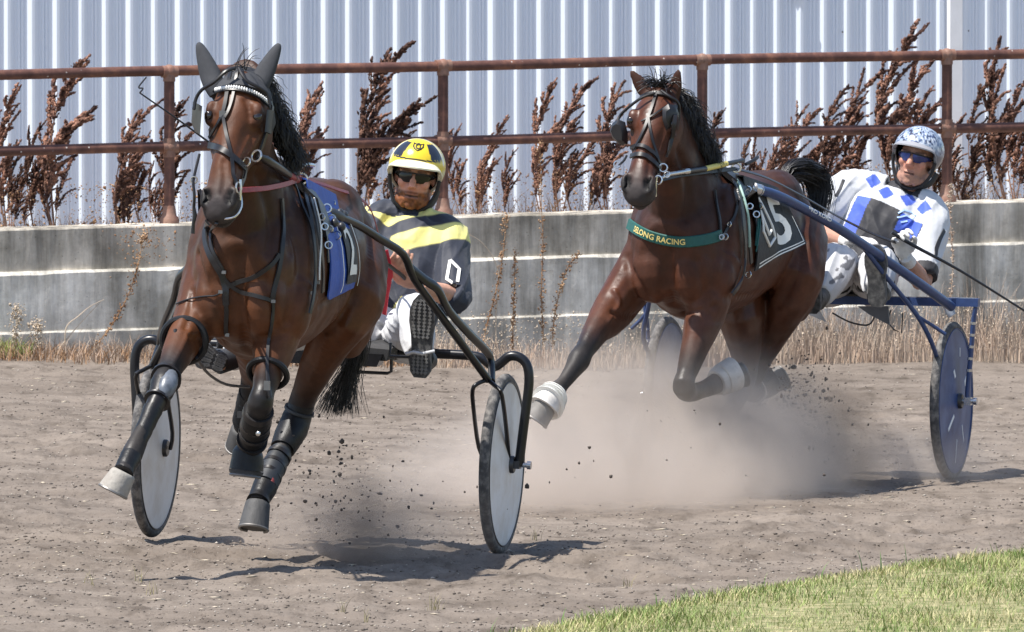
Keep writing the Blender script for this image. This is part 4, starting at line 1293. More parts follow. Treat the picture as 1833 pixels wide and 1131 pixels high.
# ------------------------------------------------------------------ driver of the black sulky
p = L1
J1 = dict(head=p(744, 316, -.36), face=Vector((1, .13, -.06)), up=Vector((-.05, .10, 1)),
          neck=p(738, 388, -.40), chest=p(736, 455, -.33), pelvis=p(694, 600, -.16),
          shL=p(800, 428, -.36), shR=p(674, 400, -.36), elL=p(812, 532, -.16), wrL=p(752, 512, .06), elR=p(640, 490, -.12), wrR=p(700, 478, .12),
          hpL=p(728, 604, -.14), hpR=p(652, 604, -.14), knL=p(742, 560, .22), anL=p(752, 648, .44), knR=p(540, 588, .25), anR=p(392, 650, .62))
J1['handL'] = (p(700, 488, .18) - J1['wrL'], Vector((0, -.4, .8)), 1, 1.0)
J1['handR'] = (p(716, 470, .22) - J1['wrR'], Vector((0, .4, .8)), -1, 1.0)
driver1 = thing('person', 'driver with orange beard in yellow and navy jacket with yellow helmet, seated in black sulky', 'person', FR1, tuple(J1['pelvis'] - Vector((0, 0, .08))))
Hd1, R1, f1, l1, u1 = build_person(driver1, J1, dict(skin=(.50, .27, .185), beard=(.205, .072, .026)))
lat = (J1['shL'] - J1['shR']).normalized()
nb, ch, pv = J1['neck'], J1['chest'], J1['pelvis']
parts = [([nb + Vector((0, 0, .035)), nb.lerp(ch, .12), nb.lerp(ch, .5), ch, ch.lerp(pv, .45), ch.lerp(pv, .8)], [.070, .10, .185, .195, .172, .165], [.068, .082, .115, .135, .128, .120], lat)]
for S in 'LR':
    sh, el, wr = J1['sh' + S], J1['el' + S], J1['wr' + S]
    parts.append(([nb.lerp(sh, .35), sh, sh.lerp(el, .45), el, el.lerp(wr, .12)], [.075, .082, .074, .066, .060], None, None))
me, V, Nn = cloth_mesh(parts, .0046, 4, .0085, 31)
# chevrons down the chest, measured from the collar
axis = np.array((pv - nb).normalized()); ltn = np.array(lat)
q = V - np.array(nb)
vv = q @ axis; uu = q @ ltn + .06
nav, yel = np.array((.022, .026, .040)), np.array((.70, .64, .22))
fch = vv + .50 * np.abs(uu)
e_ = .005
k = np.zeros(len(V))
for a_, b_, lo in ((.026, .092, -.5), (.162, .255, -.03)):
    k = np.maximum(k, sstep(a_ - e_, a_ + e_, fch) * sstep(b_ + e_, b_ - e_, fch) * sstep(lo - e_, lo + e_, uu - .06))
arm = np.minimum(np.linalg.norm(V - np.array(J1['elL']), axis=1), np.linalg.norm(V - np.array(J1['elR']), axis=1))
k = k * sstep(.165, .18, arm)
collar = sstep(.045, .035, vv) * (np.abs(uu) < .1)
k = np.where(collar > .5, 0, k)
hem = sstep(.285, .29, vv) * (arm > .20) * (np.abs(uu) < .2)
k = np.maximum(k, hem)
set_cols(me, nav[None] * (1 - k)[:, None] + yel[None] * k[:, None])
jk1 = link_mesh('jacket', me, M_cloth, driver1)
bvh_j1 = BVHTree.FromPolygons([Vector(x) for x in V], [tuple(pl.vertices) for pl in me.polygons])
MB().tube([nb + Vector((0, 0, .055)), nb + Vector((0, 0, .03)), nb.lerp(ch, .10)], [.066, .072, .080], 18, ref=lat).build('collar', mat('navy_collar', (.016, .018, .026), .8, var=.2), driver1)
parts = [([pv.lerp(ch, .38), pv.lerp(ch, .1), pv], [.158, .165, .150], [.118, .122, .110], lat)]
for S in 'LR':
    hp, kn, an = J1['hp' + S], J1['kn' + S], J1['an' + S]
    parts.append(([hp.lerp(pv, .3), hp, hp.lerp(kn, .5), kn, kn.lerp(an, .4), kn.lerp(an, .85)], [.10, .102, .088, .072, .066, .050], None, None))
me, V, Nn = cloth_mesh(parts, .0055, 4, .0085, 47)
link_mesh('trousers', me, M_white_cloth, driver1)
boot(driver1, p(751, 674, .52), p(757, 530, .56), J1['knL'] - J1['anL'], Vector((1, -.05, 0)), J1['anL'])
boot(driver1, p(402, 652, .70), p(352, 632, .74), J1['knR'] - J1['anR'], Vector((1, .1, 0)), J1['anR'])
o_ = MB().tube([p(728, 634, .56), p(740, 630, .575), p(756, 633, .575), p(778, 628, .56)], .006, 8).build('toe_strap', M_white_cloth, driver1)

def col_helmet1(q):
    C = np.tile(np.array((.70, .52, .025)), (len(q), 1))
    az = np.arctan2(q[:, 1], q[:, 0])
    el = (q[:, 2] - .038)
    blk = (np.abs(az) > .55) & (np.abs(az) < 1.25) & (el > .042) & (el < .098)
    C[blk] = (.016, .018, .03)
    edge = (np.abs(np.abs(az) - 1.33) < .05) & (el > .02)
    C[edge] = (.75, .74, .70)
    back = np.abs(az) > 1.7
    C[back & (el > .03)] = (.016, .018, .03)
    C[(el < .0) & (np.abs(az) > 1.2)] = (.55, .53, .30)
    C[(np.abs(el - .038) < .0030) & (np.abs(az) < 1.1)] = (.02, .02, .02)
    return C
hl1 = helmet(driver1, Hd1, R1, f1, l1, u1, col_helmet1, mat('cream_peak', (.74, .70, .52), .35, var=.05), mat('pale_edging', (.55, .53, .42), .5))
# emblem on the brow of the helmet: a D with wings
def on_helmet(a, e, lift=.0015):
    """a: degrees round, e: degrees up"""
    a, e = math.radians(a), math.radians(e)
    return (-.008 + (.128 + lift) * math.cos(e) * math.cos(a), (.112 + lift) * math.cos(e) * math.sin(a), .038 + (.112 + lift) * math.sin(e))
def ring_text(body, font_size, mapper, name, material, parent, extrude=.0):
    cu = bpy.data.curves.new('txt', 'FONT'); cu.body = body; cu.size = font_size; cu.align_x = 'CENTER'; cu.align_y = 'CENTER'
    cu.resolution_u = 3; cu.offset = .022 * font_size
    ob = bpy.data.objects.new('txt', cu); COL.objects.link(ob)
    dg = bpy.context.evaluated_depsgraph_get()
    me = bpy.data.meshes.new_from_object(ob.evaluated_get(dg))
    bpy.data.objects.remove(ob); bpy.data.curves.remove(cu)
    bm = bmesh.new(); bm.from_mesh(me)
    bmesh.ops.remove_doubles(bm, verts=bm.verts, dist=1e-5)
    bmesh.ops.triangulate(bm, faces=bm.faces)
    for _ in range(2):
        ln = [e for e in bm.edges if e.calc_length() > font_size * .12]
        if ln: bmesh.ops.subdivide_edges(bm, edges=ln, cuts=1)
        bmesh.ops.triangulate(bm, faces=bm.faces)
    for v in bm.verts: v.co = mapper(v.co.x, v.co.y)
    bm.to_mesh(me); bm.free()
    return link_mesh(name, me, material, parent, smooth=False)
M_black_print = mat('black_print', (.015, .015, .017), .5, var=.1)
M_yellow_print = mat('yellow_print', (.80, .62, .06), .4, var=.05)
pts = [on_helmet(a, 50 + 8 * math.cos(math.radians(a * 9)), .001) for a in range(-20, 21, 4)]
em = MB().tube([Hd1(*on_helmet(a, e, .0)) for a, e in ((-19, 60), (-15, 50), (-8, 44), (0, 40), (8, 44), (15, 50), (19, 60), (9, 57), (0, 60), (-9, 57), (-19, 60))], .0032, 6).build('emblem_outline', M_black_print, hl1)
ring_text('D', .036, lambda x, y: Hd1(*on_helmet(-x / .12 * 57.3 * 1.4, 50 + y / .112 * 57.3, .0025)) , 'emblem_letter', M_black_print, hl1)
sunglasses(driver1, Hd1, M_lens, M_strap)
# white D on the sleeve
def onto(bvh, L, depth_hint=None):
    """the point of a surface of the frame that this pixel sees"""
    M = {id(L1): FR1, id(L2): FR2}[id(L)]
    Mi = M.inverted(); R_ = Mi.to_3x3(); o = Mi @ CAM
    def fn(px, py, lift=.002):
        d = (R_ @ ray(px, py)).normalized()
        loc, nr, i, dist = bvh.ray_cast(o + d * 30, d)
        if loc is None:
            return None
        if nr.dot(d) > 0: nr = -nr
        return loc + nr * lift, nr
    return fn
hit_j1 = onto(bvh_j1, L1)
M_white_print = mat('white_print', (.78, .77, .72), .6, var=.05)
def surf_poly(hit, outline, name, material, parent, wid=.012, closed=True, sub=4, thick=.0025):
    pts, nr = [], []
    ol = outline + ([outline[0]] if closed else [])
    for i in range(len(ol) - 1):
        for k in range(sub):
            t = k / sub
            h = hit(ol[i][0] * (1 - t) + ol[i + 1][0] * t, ol[i][1] * (1 - t) + ol[i + 1][1] * t)
            if h: pts.append(h[0]); nr.append(h[1])
    h = hit(*ol[-1])
    if h: pts.append(h[0]); nr.append(h[1])
    if len(pts) < 2: return None
    return MB().ribbon(pts, nr, wid, thick).build(name, material, parent, smooth=False)
surf_poly(hit_j1, [(806, 466), (822, 482), (818, 512), (800, 500)], 'sleeve_letter', M_white_print, jk1, .014)

# ------------------------------------------------------------------ driver of the blue sulky
p = L2
J2 = dict(head=p(1641, 285, -.34), face=Vector((1, -.02, .08)), up=Vector((-.10, .20, 1)),
          neck=p(1620, 348, -.37), chest=p(1582, 405, -.30), pelvis=p(1526, 500, -.16),
          shL=p(1664, 386, -.32), shR=p(1518, 338, -.34), elL=p(1652, 506, -.08), wrL=p(1622, 462, .10), elR=p(1452, 410, -.10), wrR=p(1520, 432, .14),
          hpL=p(1562, 506, -.14), hpR=p(1484, 506, -.14), knL=p(1572, 474, .26), anL=p(1568, 528, .56), knR=p(1500, 470, .26), anR=p(1462, 540, .62))
J2['handL'] = (p(1606, 415, .16) - J2['wrL'], Vector((.5, .3, .2)), 1, 1.0)
J2['handR'] = (p(1560, 428, .20) - J2['wrR'], Vector((.2, .3, -.6)), 1, 1.0)
driver2 = thing('person', 'driver in white, blue and black diamond jacket with patterned helmet, leaning back in blue sulky', 'person', FR2, tuple(J2['pelvis'] - Vector((0, 0, .08))))
Hd2, R2, f2, l2, u2 = build_person(driver2, J2, dict(skin=(.44, .235, .165), gloveL=True, gloveR=True))
lat = (J2['shL'] - J2['shR']).normalized()
nb, ch, pv = J2['neck'], J2['chest'], J2['pelvis']
parts = [([nb + (nb - ch).normalized() * .03, nb.lerp(ch, .12), nb.lerp(ch, .5), ch, ch.lerp(pv, .45), ch.lerp(pv, .85)], [.070, .10, .185, .200, .178, .165], [.068, .082, .115, .138, .130, .120], lat)]
for S in 'LR':
    sh, el, wr = J2['sh' + S], J2['el' + S], J2['wr' + S]
    parts.append(([nb.lerp(sh, .35), sh, sh.lerp(el, .45), sh.lerp(el, .80), sh.lerp(el, .93)], [.075, .082, .076, .068, .066], None, None))
me, V, Nn = cloth_mesh(parts, .0046, 4, .0085, 61)
bvh_j2 = BVHTree.FromPolygons([Vector(x) for x in V], [tuple(pl.vertices) for pl in me.polygons])
axis = np.array((pv - nb).normalized()); ltn = np.array(lat)
q = V - np.array(nb)
vv = q @ axis; uu = q @ ltn
wh, bk, bl = np.array((.52, .53, .55)), np.array((.022, .022, .026)), np.array((.055, .105, .46))
C = np.tile(wh, (len(V), 1))
front = (Nn[:, 0] > -.2)
armd = np.minimum(np.linalg.norm(V - np.array(J2['elL']), axis=1), np.linalg.norm(V - np.array(J2['elR']), axis=1))
# black yoke over the belly, blue braces each side
belly = (vv > .115 + .10 * np.abs(uu)) & (np.abs(uu) < .17) & (armd > .15)
C[belly] = bk
C[belly & (np.abs(uu + .135) < .034)] = bl
C[belly & (vv > .105) & (vv < .21) & (uu > .055) & (uu < .165)] = bl
for du, dv in ((-.135, .035), (-.055, .065), (.048, .045), (.135, .055)):
    ca, sa = math.cos(.55), math.sin(.55)
    a, b = (uu - du), (vv - dv)
    C[(np.abs(a * ca + b * sa) < .027) & (np.abs(-a * sa + b * ca) < .027) & front] = bl
C[(vv < .018) & (np.abs(uu) < .085)] = bk
for S in 'LR':                                       # dark cuffs
    el, sh = np.array(J2['el' + S]), np.array(J2['sh' + S])
    t = (V - sh) @ (el - sh) / ((el - sh) @ (el - sh))
    d = np.linalg.norm(V - (sh + np.clip(t, 0, 1)[:, None] * (el - sh)), axis=1)
    C[(t > .82) & (d < .11) & (armd < .14)] = bk
C = C * (1 + .0 * vv)[:, None]
set_cols(me, C)
jk2 = link_mesh('jacket', me, M_cloth, driver2)
hit_j2 = onto(bvh_j2, L2)
surf_poly(hit_j2, [(1690, 412), (1682, 428), (1676, 445), (1674, 462)], 'sleeve_stripe', M_black_print, jk2, .020, False)
surf_poly(hit_j2, [(1510, 322), (1504, 338), (1496, 352)], 'sleeve_stripe', M_black_print, jk2, .014, False)
M_pale_blue = mat('pale_blue_print', (.42, .58, .85), .6, var=.1)
for ol in ([(1608, 382), (1618, 376), (1630, 380), (1640, 386)], [(1606, 390), (1622, 386), (1636, 394)], [(1612, 398), (1624, 396)]):
    surf_poly(hit_j2, ol, 'chest_emblem', M_pale_blue, jk2, .008, False)
MB().tube([nb + (nb - ch).normalized() * .05, nb + (nb - ch).normalized() * .02, nb.lerp(ch, .10)], [.064, .071, .080], 18, ref=lat).build('collar', mat('black_collar', (.014, .014, .020), .7, var=.2), driver2)
parts = [([pv.lerp(ch, .30), pv.lerp(ch, .1), pv], [.162, .168, .152], [.118, .122, .110], lat)]
for S in 'LR':
    hp, kn, an = J2['hp' + S], J2['kn' + S], J2['an' + S]
    parts.append(([hp.lerp(pv, .3), hp, hp.lerp(kn, .5), kn, kn.lerp(an, .4), kn.lerp(an, .85)], [.10, .108, .098, .084, .074, .054], None, None))
me, V, Nn = cloth_mesh(parts, .0055, 4, .0085, 77)
C = np.tile(np.array((.52, .52, .53)), (len(V), 1))
n1 = vnoise(V[:, 1] * 30, V[:, 2] * 30 + V[:, 0] * 13, 5) + .5 * vnoise(V[:, 1] * 60, V[:, 2] * 60, 6)
C[n1 > .42] = (.16, .16, .17)
dl = {}
for S in 'LR':
    hp, kn = np.array(J2['hp' + S]), np.array(J2['kn' + S])
    t = (V - hp) @ (kn - hp) / ((kn - hp) @ (kn - hp))
    dl[S] = (t, np.linalg.norm(V - (hp + np.clip(t, 0, 1.2)[:, None] * (kn - hp)), axis=1))
for S, T_ in (('L', 'R'), ('R', 'L')):
    t, d = dl[S]
    for t0 in (.55, .92):
        C[(np.abs(t - t0) < .032) & (d < .125) & (d < dl[T_][1] - .02)] = (.02, .02, .022)
set_cols(me, C)
link_mesh('trousers', me, M_print_cloth, driver2)
M_boot_grey = mat('grey_boot', (.085, .083, .080), .7, var=.3, scale=25)
boot(driver2, p(1570, 548, .62), p(1566, 440, .66), J2['knL'] - J2['anL'], Vector((1, -.05, -.1)), J2['anL'], False, M_boot_grey)
boot(driver2, p(1452, 560, .70), p(1452, 450, .74), J2['knR'] - J2['anR'], Vector((1, -.05, -.1)), J2['anR'], False, M_boot_grey)
for S in 'LR':
    hd = J2['hand' + S]
    mb = MB()
    el, wr = J2['el' + S], J2['wr' + S]
    dd = (wr - el).normalized()
    mb.tube([wr - dd * .045, wr - dd * .02, wr + dd * .01], [.034, .031, .030], 12)
    mb_hand(mb, wr, hd[0], hd[1], hd[2], hd[3], 1.12)
    me = remeshed(mb, .0042, 2, .5)
    link_mesh('glove', me, M_glove, driver2)
def col_helmet2(q):
    C = np.tile(np.array((.30, .36, .46)), (len(q), 1))
    a = np.arctan2(q[:, 1], q[:, 0]) * 10; e = q[:, 2] * 90
    n1 = vnoise(a * 1.4, e * 1.4, 21) + .6 * vnoise(a * 3, e * 3, 22)
    C[n1 > .12] = (.06, .09, .20)
    C[n1 > .30] = (.02, .02, .03)
    C[n1 < -.24] = (.58, .62, .68)
    C[(q[:, 2] < .035)] = (.14, .15, .18)
    return C
hl2 = helmet(driver2, Hd2, R2, f2, l2, u2, col_helmet2, mat('grey_peak', (.30, .30, .32), .4, var=.08), mat('grey_edging', (.20, .20, .20), .6), peak=.026)
sunglasses(driver2, Hd2, M_lens_blue, M_strap)

# ================================================================== HARNESS, BRIDLES, HAIR
M_leather = mat('black_leather', (0.014, 0.013, 0.014), 0.38, var=0.3, scale=30, spec=.45)
M_hood = mat('charcoal_mesh_hood', (0.034, 0.036, 0.042), 0.8, var=0.15, scale=60, bump=.3, bscale=300, bdist=.002)
M_brass = mat('nickel_fitting', (0.62, 0.61, 0.58), 0.22, metal=0.95, var=0.1)
M_pewter = mat('pewter_buckle', (0.20, 0.20, 0.20), 0.35, metal=0.8, var=0.2)
M_red = mat('red_rein', (0.28, 0.035, 0.045), 0.5, var=0.2, scale=40)
M_redbright = mat('red_strap', (0.55, 0.03, 0.05), 0.5, var=0.1)
M_bead = mat('white_bead', (0.85, 0.85, 0.84), 0.2, var=0.03)
M_bluepad = mat('blue_saddlecloth', (0.026, 0.085, 0.40), 0.6, var=0.12, scale=14, bump=.3, bscale=40)
M_blackpad = mat('black_saddlecloth', (0.016, 0.018, 0.020), 0.6, var=0.25, scale=14, bump=.3, bscale=40)
M_green = mat('green_webbing', (0.008, 0.085, 0.072), 0.55, var=0.15, scale=40)
M_yellow = mat('yellow_tape', (0.72, 0.60, 0.16), 0.5, var=0.15)
M_gold_print = mat('gold_print', (0.72, 0.58, 0.20), 0.5, var=0.1)
M_boot_black = mat('black_horse_boot', (0.009, 0.009, 0.010), 0.45, var=0.35, scale=25, spec=.3, bump=.3, bscale=90, bdist=.004)
M_boot_slate = mat('slate_horse_boot', (0.022, 0.025, 0.030), 0.55, var=0.3, scale=25)
M_boot_white = mat('white_bell_boot', (0.60, 0.57, 0.53), 0.65, var=0.2, scale=25, stretch=(1, 1, 1))

hit1, hit2 = onto(bvh1, L1), onto(bvh2, L2)
def line_hits(hit, px, sub=5, lift=.003):
    pts, nr = [], []
    P2 = spath([(x, y, 0) for x, y in px], sub)
    for q in P2:
        h = hit(q.x, q.y, lift)
        if h: pts.append(h[0]); nr.append(h[1])
    return pts, nr
def smooth_pts(pts, it=2):
    for _ in range(it):
        pts = [pts[0]] + [(pts[i - 1] + pts[i] * 2 + pts[i + 1]) / 4 for i in range(1, len(pts) - 1)] + [pts[-1]]
    return pts
def strap(hit, px, w, name, m, parent, thick=.005, lift=.003, sub=5):
    pts, nr = line_hits(hit, px, sub, lift)
    if len(pts) < 3: return None
    pts = smooth_pts(pts); nr = smooth_pts(nr, 4)
    return MB().ribbon(pts, nr, w, thick).build(name, m, parent)
def cord(hit, px, r, name, m, parent, lift=None, sub=5):
    pts, nr = line_hits(hit, px, sub, lift if lift is not None else r)
    if len(pts) < 3: return None
    return MB().tube(smooth_pts(pts), r, 8).build(name, m, parent)
def ring_at(pos, R_, r, axis, name, m, parent):
    return MB().torus(pos, R_, r, axis, 20, 6).build(name, m, parent)
def leg_sleeve(root, pts, i0, i1, radii, name, m, flare=None):
    """a boot or wrap round a leg, between joints i0 and i1 (fractions allowed)"""
    def at(k):
        i = min(int(k), len(pts) - 2); t = k - i
        return pts[i].lerp(pts[i + 1], t)
    ks = np.linspace(i0, i1, len(radii))
    o = MB().tube([at(k) for k in ks], radii, 24, ref=(0, 1, 0), flat=[r * 1.12 for r in radii], sub=4).build(name, m, root)
    # leather and cloth never sit perfectly round
    V = coords(o.data); Nn = normals(o.data)
    sd = len(name) + int(i0 * 10)
    V = V + Nn * (.0042 * vnoise(V[:, 1] * 26 + sd, V[:, 2] * 34, sd) + .0030 * vnoise(V[:, 0] * 40, V[:, 2] * 70 + V[:, 1] * 30, sd + 1))[:, None]
    set_coords(o.data, V)
    return o

# ------------------------------------------------------------------ bridle of the near horse
br1 = thing('bridle', 'black bridle with white beaded browband and charcoal ear hood on near horse', 'bridle', FR1, tuple(H1(.4, 0, .05)))
def hood_rings(Hf, hs, k, back=True):
    rs = []
    for t, w, D, f in hs:
        out = []
        for q in range(26):
            th = 2 * math.pi * q / 26
            out.append(Hf(t, (w + .008) * k * math.cos(th), f + .006 - D / 2 + (D / 2 + .004) * math.sin(th)))
        rs.append(out)
    return rs
MB().rings(hood_rings(H1, [(-.10, .040, .08, -.05), (-.075, .060, .11, -.045), (-.02, .078, .16, -.020), (.03, .094, .19, -.006), (.075, .104, .21, .006), (.098, .106, .20, .009)], 1.0)).build('hood', M_hood, br1)
o_, a_, b_, c_, ln_ = hf1
for sd, tip, base in ((-1, L1(355, 76, 2.30), L1(383, 152, 2.325)), (1, L1(500, 78, 2.28), L1(462, 154, 2.315))):
    ax = tip - base
    mb = MB()
    mb.tube([base - ax * .22, base + ax * .02, base + ax * .22, base + ax * .45, base + ax * .68, base + ax * .86, base + ax * .96, tip], [.030, .040, .040, .035, .027, .019, .012, .005], 16, ref=Vector((0, 1, 0)), flat=[.030, .030, .022, .018, .015, .012, .008, .004], sub=3)
    e = mb.build('ear_hood', M_hood, br1)
strap(hit1, [(366, 178), (380, 169), (400, 164), (420, 162), (440, 166), (460, 175), (477, 189)], .020, 'browband', M_leather, br1, .007, .010)
pts, nr = line_hits(hit1, [(368, 176), (380, 168), (400, 163), (420, 161), (440, 165), (460, 174), (476, 187)], 5, .018)
pts = smooth_pts(pts)
tot = [0]
for i in range(1, len(pts)): tot.append(tot[-1] + (pts[i] - pts[i - 1]).length)
for k in range(26):
    d = tot[-1] * (k + .5) / 26
    i = max(j for j in range(len(tot)) if tot[j] <= d); i = min(i, len(pts) - 2)
    q = pts[i].lerp(pts[i + 1], (d - tot[i]) / max(1e-6, tot[i + 1] - tot[i]))
    MB().ball(q, (.0048, .0044, .0085), nu=8, nv=6).build('bead', M_bead, br1)
for px, w, nm in (([(416, 128), (411, 150), (406, 180), (402, 200), (399, 212)], .017, 'overcheck_strap'),
              ([(426, 128), (422, 150), (416, 180), (410, 200), (404, 212)], .012, 'overcheck_strap'),
              ([(399, 210), (390, 228), (377, 248), (366, 264), (360, 274)], .014, 'overcheck_branch'),
              ([(402, 210), (405, 235), (410, 262), (414, 290), (417, 315), (420, 332)], .014, 'overcheck_branch'),
              ([(354, 278), (362, 266), (374, 261), (388, 263), (402, 271), (416, 282), (428, 293), (437, 302)], .026, 'noseband'),
              ([(484, 190), (482, 205), (478, 225), (470, 248), (463, 268), (456, 284)], .020, 'cheek_strap'),
              ([(470, 165), (480, 180), (484, 195)], .012, 'crown_strap'),
              ([(437, 300), (434, 318), (428, 332)], .014, 'bit_strap')):
    strap(hit1, px, w, nm, M_leather, br1, .006, .006)
MB().box(hit1(401, 206, .010)[0], (.010, .024, .024)).build('buckle', M_pewter, br1, smooth=False)
# rounded blinker stays from the crown out to the cups
for q in ([L1(420, 122, 2.395), L1(404, 128, 2.42), L1(384, 146, 2.43), L1(362, 160, 2.42), L1(351, 176, 2.41), L1(347, 196, 2.42)],
          [L1(428, 122, 2.395), L1(434, 134, 2.42), L1(444, 146, 2.43), L1(462, 156, 2.42), L1(478, 168, 2.40), L1(484, 188, 2.40)]):
    MB().tube(q, .0068, 8, sub=4).build('blinker_stay', M_leather, br1)
for pts_ in (((347, 182, 2.36), (362, 190, 2.46), (360, 215, 2.47), (358, 240, 2.47), (350, 236, 2.41), (344, 218, 2.38)),):
    v = [L1(*q) for q in pts_]
    MB().add(v + [q + Vector((-.012, -.006, 0)) for q in v], [(0, 1, 2, 3, 4, 5), (11, 10, 9, 8, 7, 6)] + [(i, (i + 1) % 6, (i + 1) % 6 + 6, i + 6) for i in range(6)]).build('blinker', M_leather, br1)
v = [L1(*q) for q in ((478, 196, 2.41), (487, 198, 2.36), (490, 220, 2.36), (482, 240, 2.38), (474, 236, 2.44))]
MB().add(v + [q + Vector((-.010, .006, 0)) for q in v], [(0, 1, 2, 3, 4), (9, 8, 7, 6, 5)] + [(i, (i + 1) % 5, (i + 1) % 5 + 5, i + 5) for i in range(5)]).build('blinker', M_leather, br1)
bit = hit1(424, 338, .008)
bp_ = bit[0] if bit else L1(424, 338, 2.6)
ring_at(bp_, .019, .0038, (0.3, 1, .1), 'bit_ring', M_brass, br1)
MB().tube([bp_ + Vector((0, .006, .03)), bp_ + Vector((.006, .01, 0)), bp_ + Vector((0, .008, -.045))], .0045, 8).build('bit_cheek', M_brass, br1)
q = L1(347, 372, 2.60)
MB().tube([L1(357, 276, 2.55), L1(351, 300, 2.58), L1(346, 325, 2.60), L1(348, 350, 2.61), q], .0055, 8, sub=3).build('off_cheek_strap', M_leather, br1)
ring_at(L1(347, 322, 2.60), .012, .003, (1, .2, 0), 'bit_ring', M_brass, br1)
MB().tube([q, L1(349, 385, 2.60), L1(346, 400, 2.60), L1(345, 418, 2.60)], [.006, .008, .006, .008], 8).build('hanging_strap', M_leather, br1)
MB().tube([L1(395, 392, 2.62), L1(420, 388, 2.61), L1(432, 370, 2.58), L1(431, 350, 2.57)], .0045, 8, sub=4).build('chin_chain', M_brass, br1)

# head pole and lines of the near horse
hp1 = thing('head_pole', 'dark padded head pole clipped from bit rings to saddle of near horse', 'head pole', FR1, tuple(L1(470, 285, 2.4)))
ring_at(L1(441, 290, 2.50), .017, .0036, (.8, -.4, .3), 'clip_ring', M_brass, hp1)
ring_at(L1(459, 279, 2.48), .022, .0042, (.8, -.4, .3), 'clip_ring', M_brass, hp1)
MB().tube([L1(466, 280, 2.46), L1(476, 286, 2.42), L1(498, 300, 2.25), L1(517, 313, 2.02)], [.010, .017, .016, .014], 12).build('padded_pole', M_leather, hp1)
MB().tube([L1(517, 313, 2.02), L1(532, 322, 1.86)], .013, 12).build('red_pole_end', M_red, hp1)
ln1 = thing('rein', 'dark red rein running from the bit to the bearded driver', 'rein', FR1, tuple(L1(540, 320, 1.8)))
MB().ribbon(spath([L1(427, 340, 2.58), L1(452, 339, 2.50), L1(480, 336, 2.35), L1(512, 329, 2.08), L1(538, 319, 1.80)], 5), [Vector((.3, 1, .2))] * 21, .020, .004).build('front_rein', M_red, ln1)
MB().ribbon(spath([L1(538, 319, 1.80), L1(565, 326, 1.55), L1(600, 338, 1.25), L1(638, 352, .85), L1(664, 378, .50), L1(682, 440, .30), L1(692, 470, .22)], 5), [Vector((.2, 1, .5))] * 31, .014, .004).build('rear_rein', M_red, ln1)
ring_at(L1(540, 320, 1.80), .020, .0045, (.9, .4, 0), 'terret_ring', M_brass, ln1)
MB().ribbon(spath([L1(688, 448, .24), L1(694, 475, .22), L1(697, 500, .18), L1(692, 530, .12), L1(688, 562, .05)], 5), [Vector((1, .1, .1))] * 21, [.030] * 10 + [.018] * 11, .004).build('hand_hold', M_redbright, ln1)
wh1 = thing('whip', 'thin dark driving whip held past the near horse head', 'whip', FR1, tuple(L1(720, 485, .2)))
MB().tube([L1(726, 500, .12), L1(700, 478, .25), L1(560, 380, .70), L1(450, 310, 1.10), L1(330, 222, 1.45), L1(250, 166, 1.62)], [.008, .008, .006, .005, .0035, .0028], 8, sub=4).build('whip_stock', M_leather, wh1)
MB().tube([L1(250, 166, 1.62), L1(256, 158, 1.62), L1(248, 156, 1.62), L1(262, 138, 1.62)], .003, 6, sub=4).build('whip_lash', M_dark, wh1)

# ------------------------------------------------------------------ saddle and breast harness, near horse
def drape(bvh, Q, lift):
    """keep a cloth point outside the body"""
    loc, nr, i, d = bvh.find_nearest(Q)
    if (Q - loc).dot(nr) < lift:
        return loc + nr * lift
    return Q
def cloth_patch(bvh, TL, TR, BL, BR, nu, nv, lift, wave=0.0, over=None):
    rows = []
    if over:
        for k in range(over, 0, -1):
            row = []
            for i in range(nu + 1):
                t = i / nu
                q = TL.lerp(TR, t)
                y = q.y - .075 * k
                loc, nr, ii, dd = bvh.ray_cast(Vector((q.x, y, 2.4)), Vector((0, 0, -1)))
                row.append(loc + Vector((0, 0, lift)) if loc else q)
            rows.append(row)
    for j in range(nv + 1):
        s_ = j / nv
        row = []
        for i in range(nu + 1):
            t = i / nu
            q = TL.lerp(TR, t).lerp(BL.lerp(BR, t), s_)
            q = q + Vector((0, wave * s_ * math.sin(t * 7 + s_ * 3), 0))
            row.append(drape(bvh, q, lift))
        rows.append(row)
    return rows
def patch_build(rows, th, name, m, parent):
    nv, nu = len(rows), len(rows[0])
    vs = [q for r in rows for q in r]
    cen = sum(vs, Vector()) / len(vs)
    nrm = []
    for j in range(nv):
        for i in range(nu):
            a = rows[j][min(i + 1, nu - 1)] - rows[j][max(i - 1, 0)]
            b = rows[min(j + 1, nv - 1)][i] - rows[max(j - 1, 0)][i]
            n = a.cross(b).normalized()
            nrm.append(n if n.y + n.z > 0 else -n)
    top = [v + n * th for v, n in zip(vs, nrm)]
    N_ = len(vs)
    f = []
    for j in range(nv - 1):
        for i in range(nu - 1):
            a = j * nu + i
            f.append((a, a + 1, a + nu + 1, a + nu)); f.append((N_ + a + nu, N_ + a + nu + 1, N_ + a + 1, N_ + a))
    bd = [i for i in range(nu)] + [j * nu + nu - 1 for j in range(1, nv)] + [(nv - 1) * nu + i for i in range(nu - 2, -1, -1)] + [j * nu for j in range(nv - 2, 0, -1)]
    for k in range(len(bd)):
        a, b = bd[k], bd[(k + 1) % len(bd)]
        f.append((a, b, N_ + b, N_ + a))
    o = MB().add(vs + top, f).build(name, m, parent)
    return o, nrm
